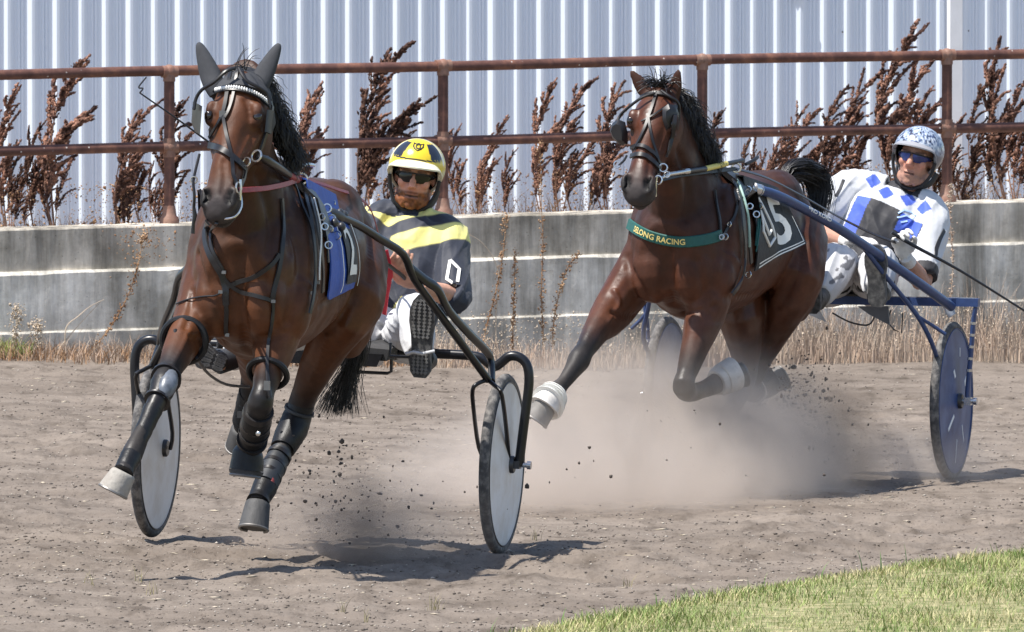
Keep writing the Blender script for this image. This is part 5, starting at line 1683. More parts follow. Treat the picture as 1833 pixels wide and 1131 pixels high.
def sampler(rows, nrm, lift, skip=0):
    nv, nu = len(rows) - skip, len(rows[0])
    def S(u, v):
        """u, v in 0..1 over the hanging part"""
        a, b = min(max(u, 0), .9999) * (nu - 1), min(max(v, 0), .9999) * (nv - 1)
        i, j = int(a), int(b); fa, fb = a - i, b - j
        j += skip
        q = rows[j][i].lerp(rows[j][i + 1], fa).lerp(rows[j + 1][i].lerp(rows[j + 1][i + 1], fa), fb)
        return q + nrm[j * nu + i] * lift
    return S
sc1 = thing('saddlecloth', 'blue number two saddlecloth on near horse', 'saddlecloth', FR1, tuple(L1(590, 430, 1.5)))
TL, TR, BL, BR = L1(548, 322, 1.80), L1(600, 350, 1.38), L1(568, 524, 1.76), L1(628, 512, 1.36)
rows = cloth_patch(bvh1, TL, TR, BL, BR, 14, 16, .012, .004, over=4)
o_, nrm = patch_build(rows, .006, 'cloth', M_bluepad, sc1)
S1 = sampler(rows, nrm, .0140, 4)
def patch_poly(S, uv, name, m, parent, lift_n=14):
    """a filled quad strip printed on a cloth: uv is a list of (u, v) pairs, left and right edge alternately"""
    n_ = 10
    vs = [S(uv[2 * i][0] + (uv[2 * i + 1][0] - uv[2 * i][0]) * k / n_, uv[2 * i][1]) for i in range(len(uv) // 2) for k in range(n_ + 1)]
    f = [(i * (n_ + 1) + k, i * (n_ + 1) + k + 1, (i + 1) * (n_ + 1) + k + 1, (i + 1) * (n_ + 1) + k) for i in range(len(uv) // 2 - 1) for k in range(n_)]
    return MB().add(vs, f).build(name, m, parent, smooth=False)
grid = lambda u0, u1, v0, v1, n=16: [q for k in range(n + 1) for q in ((u0, v0 + (v1 - v0) * k / n), (u1, v0 + (v1 - v0) * k / n))]
patch_poly(S1, grid(.50, .93, .42, .93), 'number_panel', M_blackpad, sc1)
S1b = sampler(rows, nrm, .0180, 4)
ring_text('2', 1.0, lambda x, y: S1b(.68 + x * .62, .65 - y * .62), 'number', M_white_print, sc1)
for u in (.33, .975):
    patch_poly(S1b, grid(u - .012, u + .012, .36, .97), 'binding', M_white_print, sc1)

hn1 = thing('harness', 'black leather breast harness and saddle with metal rings on near horse', 'harness', FR1, tuple(L1(520, 430, 2.0)))
for px, w, nm in (([(374, 396), (369, 415), (371, 438), (380, 462), (392, 482), (399, 500), (403, 520), (405, 545)], .026, 'neck_strap'),
              ([(388, 396), (380, 416), (380, 440), (390, 466), (400, 486)], .014, 'neck_strap'),
              ([(502, 355), (504, 385), (505, 415), (503, 445), (498, 478), (492, 508), (488, 535)], .020, 'breast_strap'),
              ([(403, 522), (405, 550), (405, 578), (404, 596)], .017, 'hobble_hanger'),
              ([(403, 515), (425, 505), (450, 498), (472, 484), (488, 470), (498, 455)], .018, 'breast_collar'),
              ([(402, 500), (425, 520), (455, 528), (478, 536), (490, 540)], .016, 'breast_collar'),
              ([(489, 538), (485, 570), (482, 605), (479, 640), (478, 668)], .013, 'hobble_hanger'),
              ([(548, 340), (556, 375), (563, 410), (568, 450), (571, 490), (570, 522)], .030, 'girth'),
              ([(536, 330), (546, 368), (552, 400), (556, 440), (558, 480), (556, 520), (548, 560)], .018, 'girth'),
              ([(572, 390), (578, 430), (580, 470)], .014, 'tug_strap'),
              ([(520, 330), (545, 388), (553, 414)], .010, 'tug_strap')):
    strap(hit1, px, w, nm, M_leather, hn1, .006, .014 if nm in ('girth', 'tug_strap') else .005)
cord(hit1, [(552, 352), (560, 385), (566, 420), (563, 470), (562, 500)], .0035, 'white_cord', M_white_print, hn1, .022)
cord(hit1, [(318, 545), (335, 538), (360, 531), (385, 529), (398, 522)], .0032, 'thin_line', M_leather, hn1, .006)
for x, y, r in ((575, 378, .016), (584, 396, .013), (592, 424, .016), (565, 392, .012), (577, 440, .013), (588, 372, .011), (570, 408, .012), (580, 412, .010)):
    h = hit1(x, y, .024)
    if h: ring_at(h[0], r, .0035, (.9, random.uniform(-.5, .5), .2), 'harness_ring', M_brass, hn1)
for x, y in ((397, 522), (401, 486), (489, 538), (555, 524), (563, 505), (405, 596)):
    h = hit1(x, y, .012)
    if h: MB().box(h[0], (.008, .016, .012)).build('buckle', M_pewter, hn1, smooth=False)
for x, y in ((596, 388), (604, 392), (586, 404), (598, 410)):
    h = hit1(x, y, .03)
    if h: MB().ball(h[0], (.02, .016, .018), nu=10, nv=7).build('shaft_coupling', M_dark, hn1)
# saddle: a pad over the back with a handle hook
rows_s = []
for x in (1.70, 1.76, 1.82):
    row = []
    for k in range(13):
        y = .12 + (-.24 + .04 * k)
        loc, nr, ii, dd = bvh1.ray_cast(Vector((x, y, 2.4)), Vector((0, 0, -1)))
        row.append((loc if loc else Vector((x, y, 1.4))) + Vector((0, 0, .016)))
    rows_s.append(row)
patch_build(rows_s, .022, 'saddle_pad', M_leather, hn1)
MB().tube([L1(538, 300, 1.80), L1(548, 294, 1.76), L1(562, 296, 1.70)], .007, 8, sub=3).build('check_hook', M_brass, hn1)
# hobbles: rubber loops round the forearms, with their connecting lines
def loop(pts, i, R_, r, name, m, parent, tilt=Vector((0, 0, 0))):
    k = int(i); q = pts[k].lerp(pts[k + 1], i - k)
    ax = (pts[k + 1] - pts[k]).normalized() + tilt
    return MB().torus(q, R_, r, ax, 28, 8).build(name, m, parent)
loop(leg1['RF'], 1.75, .082, .013, 'hobble_loop', M_boot_black, hn1, Vector((0, .1, .4)))
loop(leg1['LF'], 2.25, .072, .012, 'hobble_loop', M_boot_black, hn1, Vector((.3, 0, 0)))
MB().tube([L1(352, 640, 2.22), L1(372, 668, 2.0), L1(405, 688, 1.7), L1(446, 692, 1.4)], .0055, 8, sub=4).build('hobble_line', M_leather, hn1)
MB().tube([L1(314, 590, 2.28), L1(316, 606, 2.30), L1(312, 624, 2.32)], .008, 8).build('hobble_hanger', M_leather, hn1)
MB().tube([L1(478, 660, 2.2), L1(480, 690, 2.24), L1(484, 712, 2.24)], .008, 8).build('hobble_hanger', M_leather, hn1)
h = L1(478, 690, 2.27)
MB().box(h, (.012, .022, .034)).build('buckle', M_pewter, hn1, smooth=False)

# boots and wraps, near horse (each one fastened to its leg)
bt = lambda label: thing('leg_boot', label, 'horse boot', FR1, (2.0, .1, .6), 'leg boots of the near horse')
def boot_thing(label, fr, grp):
    return thing('leg_boot', label, 'horse boot', fr, (1.6, .1, .5), grp)
G1, G2 = 'leg boots of the near horse', 'leg boots of the far horse'
b = boot_thing('black knee boot with shiny blue grey guard on the outstretched foreleg of near horse', FR1, G1)
leg_sleeve(b, leg1['RF'], 3.3, 5.0, [0.0409, 0.0451, 0.0484, 0.0460, 0.0401, 0.0368], 'sleeve', M_boot_black)
for k_ in (3.45, 4.85):
    leg_sleeve(b, leg1['RF'], k_, k_ + .12, [.0565 if k_ < 4 else .049, .0575 if k_ < 4 else .049], 'strap', M_leather)
ax_ = (leg1['RF'][4] - leg1['RF'][5]).normalized()
Rk = Matrix((ax_, ax_.orthogonal().normalized(), ax_.cross(ax_.orthogonal().normalized()))).transposed()
MB().ball(leg1['RF'][4] + Vector((.030, .022, .005)), (.070, .032, .036), Rk).build('knee_guard', mat('blue_grey_guard', (.11, .125, .15), .35, var=.4, scale=30), b)
b = boot_thing('black wrap round cannon and fetlock of the outstretched foreleg of near horse', FR1, G1)
leg_sleeve(b, leg1['RF'], 5.3, 8.9, [0.0368, 0.0334, 0.0326, 0.0343, 0.0393, 0.0368, 0.0351, 0.0393], 'sleeve', M_boot_black)
b = boot_thing('black shell knee and shin boot with silver emblem on folded foreleg of near horse', FR1, G1)
leg_sleeve(b, leg1['LF'], 4.3, 7.0, [0.0468, 0.0552, 0.0568, 0.0519, 0.0468], 'shell', M_boot_black)
leg_sleeve(b, leg1['LF'], 4.45, 4.75, [0.0568, 0.0585], 'strap', M_leather)
MB().ball(L1(462, 776, 2.26), (.006, .010, .010), nu=6, nv=5).build('emblem', M_brass, b)
for k_ in (5.3, 5.9, 6.5):
    leg_sleeve(b, leg1['LF'], k_, k_ + .14, [.0585, .0585], 'strap', M_leather)
b = boot_thing('black flared bell boot on hoof of folded foreleg of near horse', FR1, G1)
leg_sleeve(b, leg1['LF'], 7.0, 9.75, [0.0451, 0.0502, 0.0552, 0.0602, 0.0652], 'bell', M_boot_black)
leg_sleeve(b, leg1['LF'], 9.76, 9.95, [0.0660, 0.0618], 'rim', M_boot_slate)
b = boot_thing('black hock boot with pale rim on the driving hind leg of near horse', FR1, G1)
leg_sleeve(b, leg1['LH'], 3.4, 5.3, [0.0484, 0.0568, 0.0594, 0.0552, 0.0468], 'shell', M_boot_black)
leg_sleeve(b, leg1['LH'], 3.62, 3.70, [0.0594, 0.0602], 'rim', M_boot_slate)
b = boot_thing('slate and red shin boot on the driving hind leg of near horse', FR1, G1)
leg_sleeve(b, leg1['LH'], 5.4, 6.95, [0.0418, 0.0451, 0.0468, 0.0468], 'shell', M_boot_slate)
MB().ball(L1(487, 868, 1.20), (.02, .012, .03)).build('red_patch', mat('dark_red_patch', (.20, .03, .03), .6), b)
for k_ in (5.55, 6.0, 6.45):
    leg_sleeve(b, leg1['LH'], k_, k_ + .14, [.0475, .0480], 'strap', M_leather)
b = boot_thing('black pastern wrap above the hind hoof of near horse', FR1, G1)
leg_sleeve(b, leg1['LH'], 7.0, 8.9, [0.0468, 0.0451, 0.0418, 0.0468], 'sleeve', M_boot_black)
b = boot_thing('black buckled shin boot on the trailing hind leg of near horse', FR1, G1)
leg_sleeve(b, leg1['RH'], 4.6, 7.2, [0.0484, 0.0502, 0.0484, 0.0484], 'shell', M_boot_black)
for x, y in ((432, 742), (436, 722)):
    MB().box(L1(x, y, .46), (.012, .03, .025)).build('buckle', M_dark, b, smooth=False)

# ------------------------------------------------------------------ bridle of the far horse
br2 = thing('bridle', 'black bridle with wide eye blinkers on far horse', 'bridle', FR2, tuple(H2(.4, 0, .05)))
for px, w, nm in (([(1176, 166), (1170, 185), (1163, 205), (1156, 228), (1148, 248), (1138, 268)], .014, 'overcheck_strap'),
              ([(1160, 205), (1163, 225), (1166, 250), (1172, 272), (1178, 292)], .012, 'overcheck_branch'),
              ([(1124, 272), (1134, 264), (1146, 261), (1158, 265), (1168, 274), (1176, 284)], .018, 'noseband'),
              ([(1120, 288), (1132, 280), (1146, 277), (1160, 282), (1172, 294), (1178, 302)], .022, 'noseband'),
              ([(1148, 176), (1160, 170), (1176, 168), (1192, 172), (1206, 182)], .018, 'browband'),
              ([(1208, 190), (1207, 215), (1203, 240), (1197, 262), (1190, 280)], .018, 'cheek_strap'),
              ([(1150, 218), (1166, 210), (1182, 198), (1196, 188)], .008, 'blinker_tie'),
              ([(1180, 290), (1178, 305), (1174, 318)], .012, 'bit_strap')):
    strap(hit2, px, w, nm, M_leather, br2, .006, .006)
for q in ([L2(1172, 166, 2.41), L2(1150, 174, 2.43), L2(1130, 188, 2.43), L2(1112, 204, 2.41), L2(1106, 216, 2.42)],
          [L2(1184, 162, 2.40), L2(1198, 172, 2.42), L2(1212, 182, 2.40), L2(1216, 196, 2.38), L2(1213, 225, 2.38), L2(1208, 245, 2.37)]):
    MB().tube(q, .0062, 8, sub=4).build('blinker_stay', M_leather, br2)
def cup(L, pts, off, parent):
    v = [L(*q) for q in pts]
    n = len(v)
    c = sum(v, Vector()) / n
    inner = [q + (c - q) * .35 + Vector(off) * .8 for q in v]
    MB().add(v + inner + [q - Vector(off) * .35 for q in v], [tuple(range(n, 2 * n))] + [(i, (i + 1) % n, (i + 1) % n + n, i + n) for i in range(n)] + [((i + 1) % n, i, i + 2 * n, (i + 1) % n + 2 * n) for i in range(n)] + [tuple(reversed(range(2 * n, 3 * n)))]).build('blinker', M_leather, parent)
cup(L2, ((1096, 220, 2.44), (1106, 214, 2.46), (1117, 218, 2.46), (1122, 238, 2.46), (1122, 258, 2.46), (1110, 260, 2.45), (1097, 248, 2.44), (1092, 234, 2.44)), (.025, -.006, 0), br2)
cup(L2, ((1186, 194, 2.46), (1196, 186, 2.45), (1210, 188, 2.42), (1216, 204, 2.40), (1214, 222, 2.40), (1204, 236, 2.43), (1192, 232, 2.46), (1186, 214, 2.47)), (.022, .01, 0), br2)
for x, y, xl, r in ((1105, 294, 2.58, .014), (1187, 300, 2.52, .017), (1178, 322, 2.56, .018), (1194, 312, 2.50, .012)):
    ring_at(L2(x, y, xl), r, .0036, (.9, random.uniform(-.4, .4), .2), 'bit_ring', M_brass, br2)
MB().tube([L2(1176, 316, 2.57), L2(1174, 330, 2.57), L2(1174, 352, 2.56)], .004, 8).build('bit_cheek', M_brass, br2)
MB().tube([L2(1108, 296, 2.58), L2(1118, 286, 2.58), L2(1122, 278, 2.57)], .005, 6).build('off_cheek_strap', M_leather, br2)
hp2 = thing('head_pole', 'head pole with yellow tape and chrome end on far horse', 'head pole', FR2, tuple(L2(1260, 298, 2.2)))
MB().tube([L2(1184, 318, 2.52), L2(1196, 312, 2.48), L2(1226, 307, 2.36)], [.007, .009, .010], 10).build('chrome_end', M_brass, hp2)
MB().tube([L2(1224, 307, 2.36), L2(1232, 306, 2.33)], .014, 12).build('chrome_collar', M_brass, hp2)
MB().tube([L2(1232, 306, 2.33), L2(1262, 302, 2.15)], .0125, 12).build('black_grip', M_leather, hp2)
MB().tube([L2(1262, 302, 2.15), L2(1300, 293, 1.92)], .012, 12).build('yellow_tape', M_yellow, hp2)
MB().tube([L2(1300, 293, 1.92), L2(1330, 287, 1.72)], .010, 12).build('black_end', M_leather, hp2)
ln2 = thing('rein', 'black rein from the far horse back to the gloved driver', 'rein', FR2, tuple(L2(1317, 302, 1.8)))
MB().ribbon(spath([L2(1182, 322, 2.53), L2(1215, 314, 2.38), L2(1262, 308, 2.1), L2(1316, 302, 1.8)], 6), [Vector((.2, 1, .3))] * 19, .018, .004).build('front_rein', M_leather, ln2)
MB().ribbon(spath([L2(1316, 302, 1.8), L2(1370, 318, 1.45), L2(1430, 348, 1.05), L2(1500, 388, .62), L2(1560, 418, .36), L2(1602, 434, .20)], 5), [Vector((.3, .6, .8))] * 26, .020, .004).build('rear_rein', M_leather, ln2)
ring_at(L2(1318, 300, 1.80), .019, .0045, (.9, .3, 0), 'terret_ring', M_brass, ln2)
wh2 = thing('whip', 'long black whip held by gloved driver, pointing down to the right', 'whip', FR2, tuple(L2(1640, 440, .16)))
MB().tube([L2(1596, 416, .22), L2(1640, 442, .15), L2(1720, 485, .0), L2(1840, 560, -.25), L2(1900, 597, -.4)], [.009, .008, .006, .0045, .003], 8, sub=3).build('whip_stock', M_leather, wh2)

# green breast collar with its lettering
bc2 = thing('breast_collar', 'green breast collar with gold lettering on far horse', 'breast collar', FR2, tuple(L2(1190, 430, 2.2)))
path = [(1113, 374), (1118, 390), (1130, 403), (1148, 415), (1170, 424), (1195, 430), (1222, 433), (1250, 431), (1274, 426), (1290, 420)]
pts, nr = line_hits(hit2, path, 6, .006)
pts = smooth_pts(pts, 6); nr = smooth_pts(nr, 8)
MB().ribbon(pts, nr, .048, .006).build('webbing', M_green, bc2)
tot = [0]
for i in range(1, len(pts)): tot.append(tot[-1] + (pts[i] - pts[i - 1]).length)
def along(d):
    d = min(max(d, 0), tot[-1] - 1e-4)
    i = max(j for j in range(len(tot)) if tot[j] <= d); i = min(i, len(pts) - 2)
    t = (d - tot[i]) / max(1e-6, tot[i + 1] - tot[i])
    q = pts[i].lerp(pts[i + 1], t); n = nr[i].lerp(nr[i + 1], t).normalized()
    tg = (pts[min(i + 2, len(pts) - 1)] - pts[max(i - 1, 0)]).normalized()
    return q, n, tg
# where the words start and stop, as seen: from (1133,400) to (1221,433)
def nearest_d(px, py):
    h = hit2(px, py, .006)[0]
    return min(range(len(pts)), key=lambda i: (pts[i] - h).length)
d0, d1 = tot[nearest_d(1136, 408)], tot[nearest_d(1222, 432)]
def map_txt(x, y):
    q, n, tg = along((d0 + d1) / 2 + x + .016)
    up = n.cross(tg)
    if up.z < 0: up = -up
    return q + up * y + n * .0085
cu = bpy.data.curves.new('m', 'FONT'); cu.body = 'DELONG RACING'; cu.size = 1; ob = bpy.data.objects.new('m', cu); COL.objects.link(ob)
bpy.context.view_layer.update(); wdt = ob.dimensions.x
bpy.data.objects.remove(ob)
ring_text('DELONG RACING', 1.0, lambda x, y: map_txt(x * (d1 - d0) / wdt * .97, y * .034), 'lettering', M_gold_print, bc2)

# saddlecloth with the number
sc2 = thing('saddlecloth', 'black saddlecloth with big white number five on far horse', 'saddlecloth', FR2, tuple(L2(1390, 400, 1.5)))
TL, TR, BL, BR = L2(1330, 316, 1.74), L2(1392, 338, 1.34), L2(1340, 482, 1.76), L2(1443, 436, 1.28)
rows = cloth_patch(bvh2, TL, TR, BL, BR, 14, 14, .012, .004, over=4)
o_, nrm = patch_build(rows, .006, 'cloth', M_blackpad, sc2)
S2 = sampler(rows, nrm, .0080, 4); S2b = sampler(rows, nrm, .0085, 4)
ring_text('5', 1.0, lambda x, y: S2(.67 + x * .80, .56 - y * .95), 'number', M_white_print, sc2)
for u0, u1, v0, v1, nm in ((.06, .97, .935, .950, 'binding'), (.06, .97, .972, .988, 'binding'), (.955, .968, .50, .95, 'binding')):
    patch_poly(S2, grid(u0, u1, v0, v1, 3) if v1 - v0 < .1 else grid(u0, u1, v0, v1), nm, M_white_print, sc2) if v1 - v0 > .1 else MB().add([S2(u0 + (u1 - u0) * k / 14, v) for k in range(15) for v in (v0, v1)], [(2 * k, 2 * k + 1, 2 * k + 3, 2 * k + 2) for k in range(14)]).build(nm, M_white_print, sc2, smooth=False)
ol = [(.30, .22), (.40, .60), (.42, .74), (.27, .80), (.14, .62), (.20, .40), (.22, .56), (.28, .68), (.35, .64)]
pp = [Vector((u, v, 0)).lerp(Vector((*ol[min(i + 1, len(ol) - 1)], 0)), k / 3) for i, (u, v) in enumerate(ol) for k in range(3)]
MB().tube([S2b(q.x, q.y) for q in pp], .0065, 6).build('number_outline', M_white_print, sc2)

hn2 = thing('harness', 'black and green leather harness and saddle with metal rings on far horse', 'harness', FR2, tuple(L2(1330, 400, 1.9)))
for px, w, nm, m in (([(1314, 312), (1322, 340), (1328, 370), (1332, 400), (1335, 435), (1338, 470)], .026, 'girth', M_leather),
              ([(1304, 318), (1316, 345), (1322, 375), (1325, 410), (1327, 445), (1326, 480), (1318, 505), (1306, 522)], .030, 'girth', M_leather),
              ([(1277, 340), (1280, 365), (1286, 395), (1287, 420)], .014, 'breast_hanger', M_leather),
              ([(1318, 360), (1312, 390), (1300, 408), (1290, 425)], .014, 'breast_hanger', M_leather),
              ([(1346, 440), (1350, 400), (1352, 370)], .014, 'tug_strap', M_green)):
    strap(hit2, px, w, nm, m, hn2, .006, .016 if nm in ('girth', 'tug_strap') else .006)
cord(hit2, [(1296, 305), (1308, 322), (1318, 345), (1326, 372), (1330, 400), (1331, 440)], .0055, 'pale_green_piping', mat('pale_green', (.32, .48, .42), .6), hn2, .026)
cord(hit2, [(1352, 395), (1348, 430), (1344, 450)], .0035, 'green_cord', M_green, hn2, .024)
for x, y, r in ((1330, 345, .014), (1338, 360, .014), (1350, 372, .013), (1344, 386, .013), (1333, 372, .012), (1352, 352, .012), (1289, 424, .013), (1283, 424, .010), (1300, 402, .010), (1330, 488, .014)):
    h = hit2(x, y, .026)
    if h: ring_at(h[0], r, .0035, (.9, random.uniform(-.5, .5), .2), 'harness_ring', M_brass, hn2)
# quick hitch: a coil of chrome between saddle and shaft
a, b_ = L2(1318, 344, 1.76), L2(1366, 336, 1.56)
coil = []
ax = (b_ - a).normalized(); u_ = ax.orthogonal().normalized(); w_ = ax.cross(u_)
for k in range(91):
    t = k / 90
    coil.append(a.lerp(b_, t) + u_ * .012 * math.cos(t * 2 * math.pi * 9) + w_ * .012 * math.sin(t * 2 * math.pi * 9))
MB().tube(coil, .0035, 6).build('hitch_spring', M_brass, hn2)
rows_s = []
for x in (1.70, 1.76, 1.82):
    row = []
    for k in range(13):
        y = -.04 + (-.24 + .04 * k)
        loc, nr_, ii, dd = bvh2.ray_cast(Vector((x, y, 2.4)), Vector((0, 0, -1)))
        row.append((loc if loc else Vector((x, y, 1.3))) + Vector((0, 0, .016)))
    rows_s.append(row)
patch_build(rows_s, .022, 'saddle_pad', M_leather, hn2)
MB().tube([L2(1335, 294, 1.78), L2(1350, 286, 1.72), L2(1356, 281, 1.68)], .008, 8, sub=3).build('check_hook', M_leather, hn2)
b = boot_thing('ribbed white bell boot on the outstretched forefoot of far horse', FR2, G2)
leg_sleeve(b, leg2['RF'], 7.2, 9.25, [0.0493, 0.0546, 0.0598, 0.0651], 'bell', M_boot_white)
for k in range(5):
    leg_sleeve(b, leg2['RF'], 7.4 + k * .36, 7.5 + k * .36, [.062 + k * .003, .063 + k * .003], 'rib', M_white_print)
b = boot_thing('white bell boot on the folded forefoot of far horse', FR2, G2)
leg_sleeve(b, leg2['LF'], 7.0, 9.7, [0.0493, 0.0563, 0.0634, 0.0686], 'bell', M_boot_white)
b = boot_thing('grey bell boot on the trailing hind foot of far horse', FR2, G2)
leg_sleeve(b, leg2['LH'], 7.6, 9.6, [0.0458, 0.0528, 0.0581, 0.0598], 'bell', M_boot_slate)
leg_sleeve(b, leg2['LH'], 7.7, 7.9, [0.0546, 0.0554], 'rim', M_boot_white)
b = boot_thing('pale bell boot on the dust hidden hind foot of far horse', FR2, G2)
leg_sleeve(b, leg2['RH'], 7.6, 9.4, [0.0458, 0.0528, 0.0581, 0.0616], 'bell', M_boot_white)

# maker's lettering on the blue shaft
sA, sB = L2(1446, 377, 1.22), L2(1474, 392, 1.11)
axv = (sB - sA).normalized(); nv_ = Vector((.25, 1, .1)); nv_ = (nv_ - axv * nv_.dot(axv)).normalized(); upv = nv_.cross(axv)
if upv.z < 0: upv = -upv
ring_text('PRO KORD', .042, lambda x, y: (sA + sB) / 2 + axv * x * .85 + upv * y * .62 + nv_ * math.sqrt(max(1e-6, .0245 ** 2 - (y * .62) ** 2)), 'shaft_lettering', M_white_print, sulky2)

# ------------------------------------------------------------------ manes and tails
def strands(name, roots, parent, m, seed, n, path_fn, r0=.0035, segs=6):
    """tapering locks, each a bent three-sided tube"""
    rr = random.Random(seed)
    V, Fc = [], []
    for i in range(n):
        pts = path_fn(rr, i, n)
        rad = r0 * rr.uniform(.6, 1.3)
        base = len(V)
        for k, q in enumerate(pts):
            t = k / (len(pts) - 1)
            r = rad * (1 - t) ** .6 + .0006
            d = (pts[min(k + 1, len(pts) - 1)] - pts[max(k - 1, 0)])
            if d.length < 1e-9: d = Vector((0, 0, 1))
            d.normalize(); u_ = d.orthogonal().normalized(); w_ = d.cross(u_)
            for j in range(3):
                V.append(tuple(q + u_ * r * math.cos(j * 2.094) + w_ * r * math.sin(j * 2.094)))
        for k in range(len(pts) - 1):
            for j in range(3):
                a, b = base + k * 3 + j, base + k * 3 + (j + 1) % 3
                Fc.append((a, b, b + 3, a + 3))
    return link_mesh(name, mesh_np(name, V, Fc), m, parent, kind='stuff')
def mane_path(crest, fall, side):
    def fn(rr, i, n):
        t = (i + rr.random()) / n
        k = t * (len(crest) - 1); j = min(int(k), len(crest) - 2)
        q = crest[j].lerp(crest[j + 1], k - j) + Vector((rr.uniform(-.02, .01), rr.uniform(-.02, .02), rr.uniform(-.012, .008)))
        ln = fall * rr.uniform(.55, 1.15) * (1 - .35 * abs(t - .45))
        out = rr.uniform(.15, .60); wave = rr.uniform(0, 6.28); bk = rr.uniform(-.5, .15)
        pts = [q]
        d = Vector((bk, side * out, .40 + rr.uniform(-.2, .35)))
        for s_ in range(7):
            d = d + Vector((rr.uniform(-.12, .08), side * rr.uniform(-.06, .08), -.42))
            d = d.normalized()
            q = q + d * ln / 7 + Vector((.007 * math.sin(wave + s_ * 1.6), .010 * math.sin(wave * 2 + s_ * 1.9), 0))
            pts.append(q)
        return pts
    return fn
crest1 = [H1(-.09, .01, -.08), L1(452, 158, 2.20) + Vector((0, 0, .02)), L1(472, 195, 2.10), L1(492, 240, 2.0), L1(508, 276, 1.94)]
strands('mane', None, horse1, M_hair, 5, 2400, mane_path(crest1, .150, 1), .0019)
crest2 = [H2(-.08, .01, -.08), L2(1205, 180, 2.22) + Vector((0, 0, .015)), L2(1224, 215, 2.12), L2(1244, 252, 2.02), L2(1256, 276, 1.97)]
strands('mane', None, horse2, M_hair, 6, 2000, mane_path(crest2, .16, 1), .0019)
def forelock(Hf, L):
    def fn(rr, i, n):
        q = Hf(-.06, rr.uniform(-.03, .03), -.02 + rr.uniform(-.02, .01))
        d = Vector((rr.uniform(-.3, .5), rr.uniform(-.9, .6), rr.uniform(.3, 1))).normalized()
        pts = [q]
        for s_ in range(6):
            d = (d + Vector((.05, rr.uniform(-.1, .1), -.25))).normalized()
            q = q + d * rr.uniform(.012, .02)
            pts.append(q)
        return pts
    return fn
strands('forelock', None, horse1, M_hair, 7, 16, forelock(H1, L1), .0022)
strands('forelock', None, horse2, M_hair, 8, 60, forelock(H2, L2), .0026)
def tail1(rr, i, n):
    a = rr.gauss(0, .35); b = rr.gauss(0, .35)
    q0 = Vector((.585, .12, 1.28)) + Vector((rr.uniform(-.02, .02), rr.uniform(-.025, .025), 0))
    keys = [q0, L1(655, 520, .46), L1(650, 580, .44), L1(636, 640, .44), L1(616, 690, .45), L1(604, 738, .46)]
    end = rr.uniform(.72, 1.03)
    off = Vector((0, a * .045, b * .03)); ox = rr.uniform(-.03, .03)
    fl = rr.gauss(0, .020)
    return [q + (off + Vector((ox, 0, 0))) * min(1, k / 3) + Vector((0, fl * max(0, k - 3), 0)) for k, q in enumerate(keys[:]) ] if end > .8 else [q + (off + Vector((ox, 0, 0))) * min(1, k / 3) for k, q in enumerate(keys[:5])]
strands('tail', None, horse1, M_hair, 9, 420, lambda rr, i, n: spath(tail1(rr, i, n), 2), .0020)
def tail2(rr, i, n):
    q0 = Vector((.60, -.0, 1.27)) + Vector((rr.uniform(-.02, .02), rr.uniform(-.03, .03), rr.uniform(-.02, .02)))
    a, b = rr.gauss(0, 1), rr.gauss(0, 1)
    ks = [q0, L2(1412, 305, .50), L2(1440, 304, .42), L2(1460, 318, .36), L2(1468, 345, .34), L2(1462, 378, .36)]
    off = Vector((.016 * a, .022 * b, .017 * rr.gauss(0, 1)))
    ks = [q + off * min(1, k / 2) for k, q in enumerate(ks)]
    return spath(ks[:rr.choice((5, 6, 6))], 2)
strands('tail', None, horse2, M_hair, 10, 1300, tail2, .0024)

# ================================================================== PLANTS
M_dock = mat('dry_dock_seed', (0.052, 0.026, 0.021), 0.8, var=0.5, scale=25, col2=(0.185, 0.098, 0.068), spec=.2)  # the lighter second tone paints in sunlit seed tips
M_dockstem = mat('dry_dock_stem', (0.16, 0.085, 0.055), 0.8, var=0.3, scale=20)
M_straw = mat('dry_grass_straw', (0.51, 0.41, 0.32), 0.85, var=0.35, scale=3.0, col2=(0.35, 0.25, 0.185), spec=.2)
M_straw_pale = mat('pale_seed_heads', (0.50, 0.41, 0.31), 0.85, var=0.25, scale=6, spec=.2)
M_rustweed = mat('rust_brown_weed', (0.27, 0.145, 0.075), 0.85, var=0.4, scale=8, col2=(0.38, 0.25, 0.15), spec=.2)
M_scrub = mat('dry_scrub', (0.27, 0.20, 0.145), 0.85, var=0.4, scale=3.0, col2=(0.15, 0.095, 0.065), spec=.2)
OCT = np.array([(1, 0, 0), (-.5, .8, 0), (-.5, -.8, 0), (0, 0, 1.6), (0, 0, -1.6)], float)
OCF = np.array([(0, 1, 3), (1, 2, 3), (2, 0, 3), (1, 0, 4), (2, 1, 4), (0, 2, 4)])
def bits_mesh(name, C, D, sz, r):
    """little seed-sized spindles at C, pointing roughly along D"""
    n = len(C)
    D = D / np.maximum(1e-6, np.linalg.norm(D, axis=1))[:, None]
    A = np.cross(D, r.normal(size=(n, 3))); A /= np.maximum(1e-6, np.linalg.norm(A, axis=1))[:, None]
    B = np.cross(D, A)
    V = (OCT[None, :, 0, None] * A[:, None] + OCT[None, :, 1, None] * B[:, None] + OCT[None, :, 2, None] * D[:, None]) * sz[:, None, None] + C[:, None]
    Fc = (OCF[None] + (np.arange(n) * 5)[:, None, None]).reshape(-1, 3)
    return mesh_np(name, V.reshape(-1, 3), Fc)
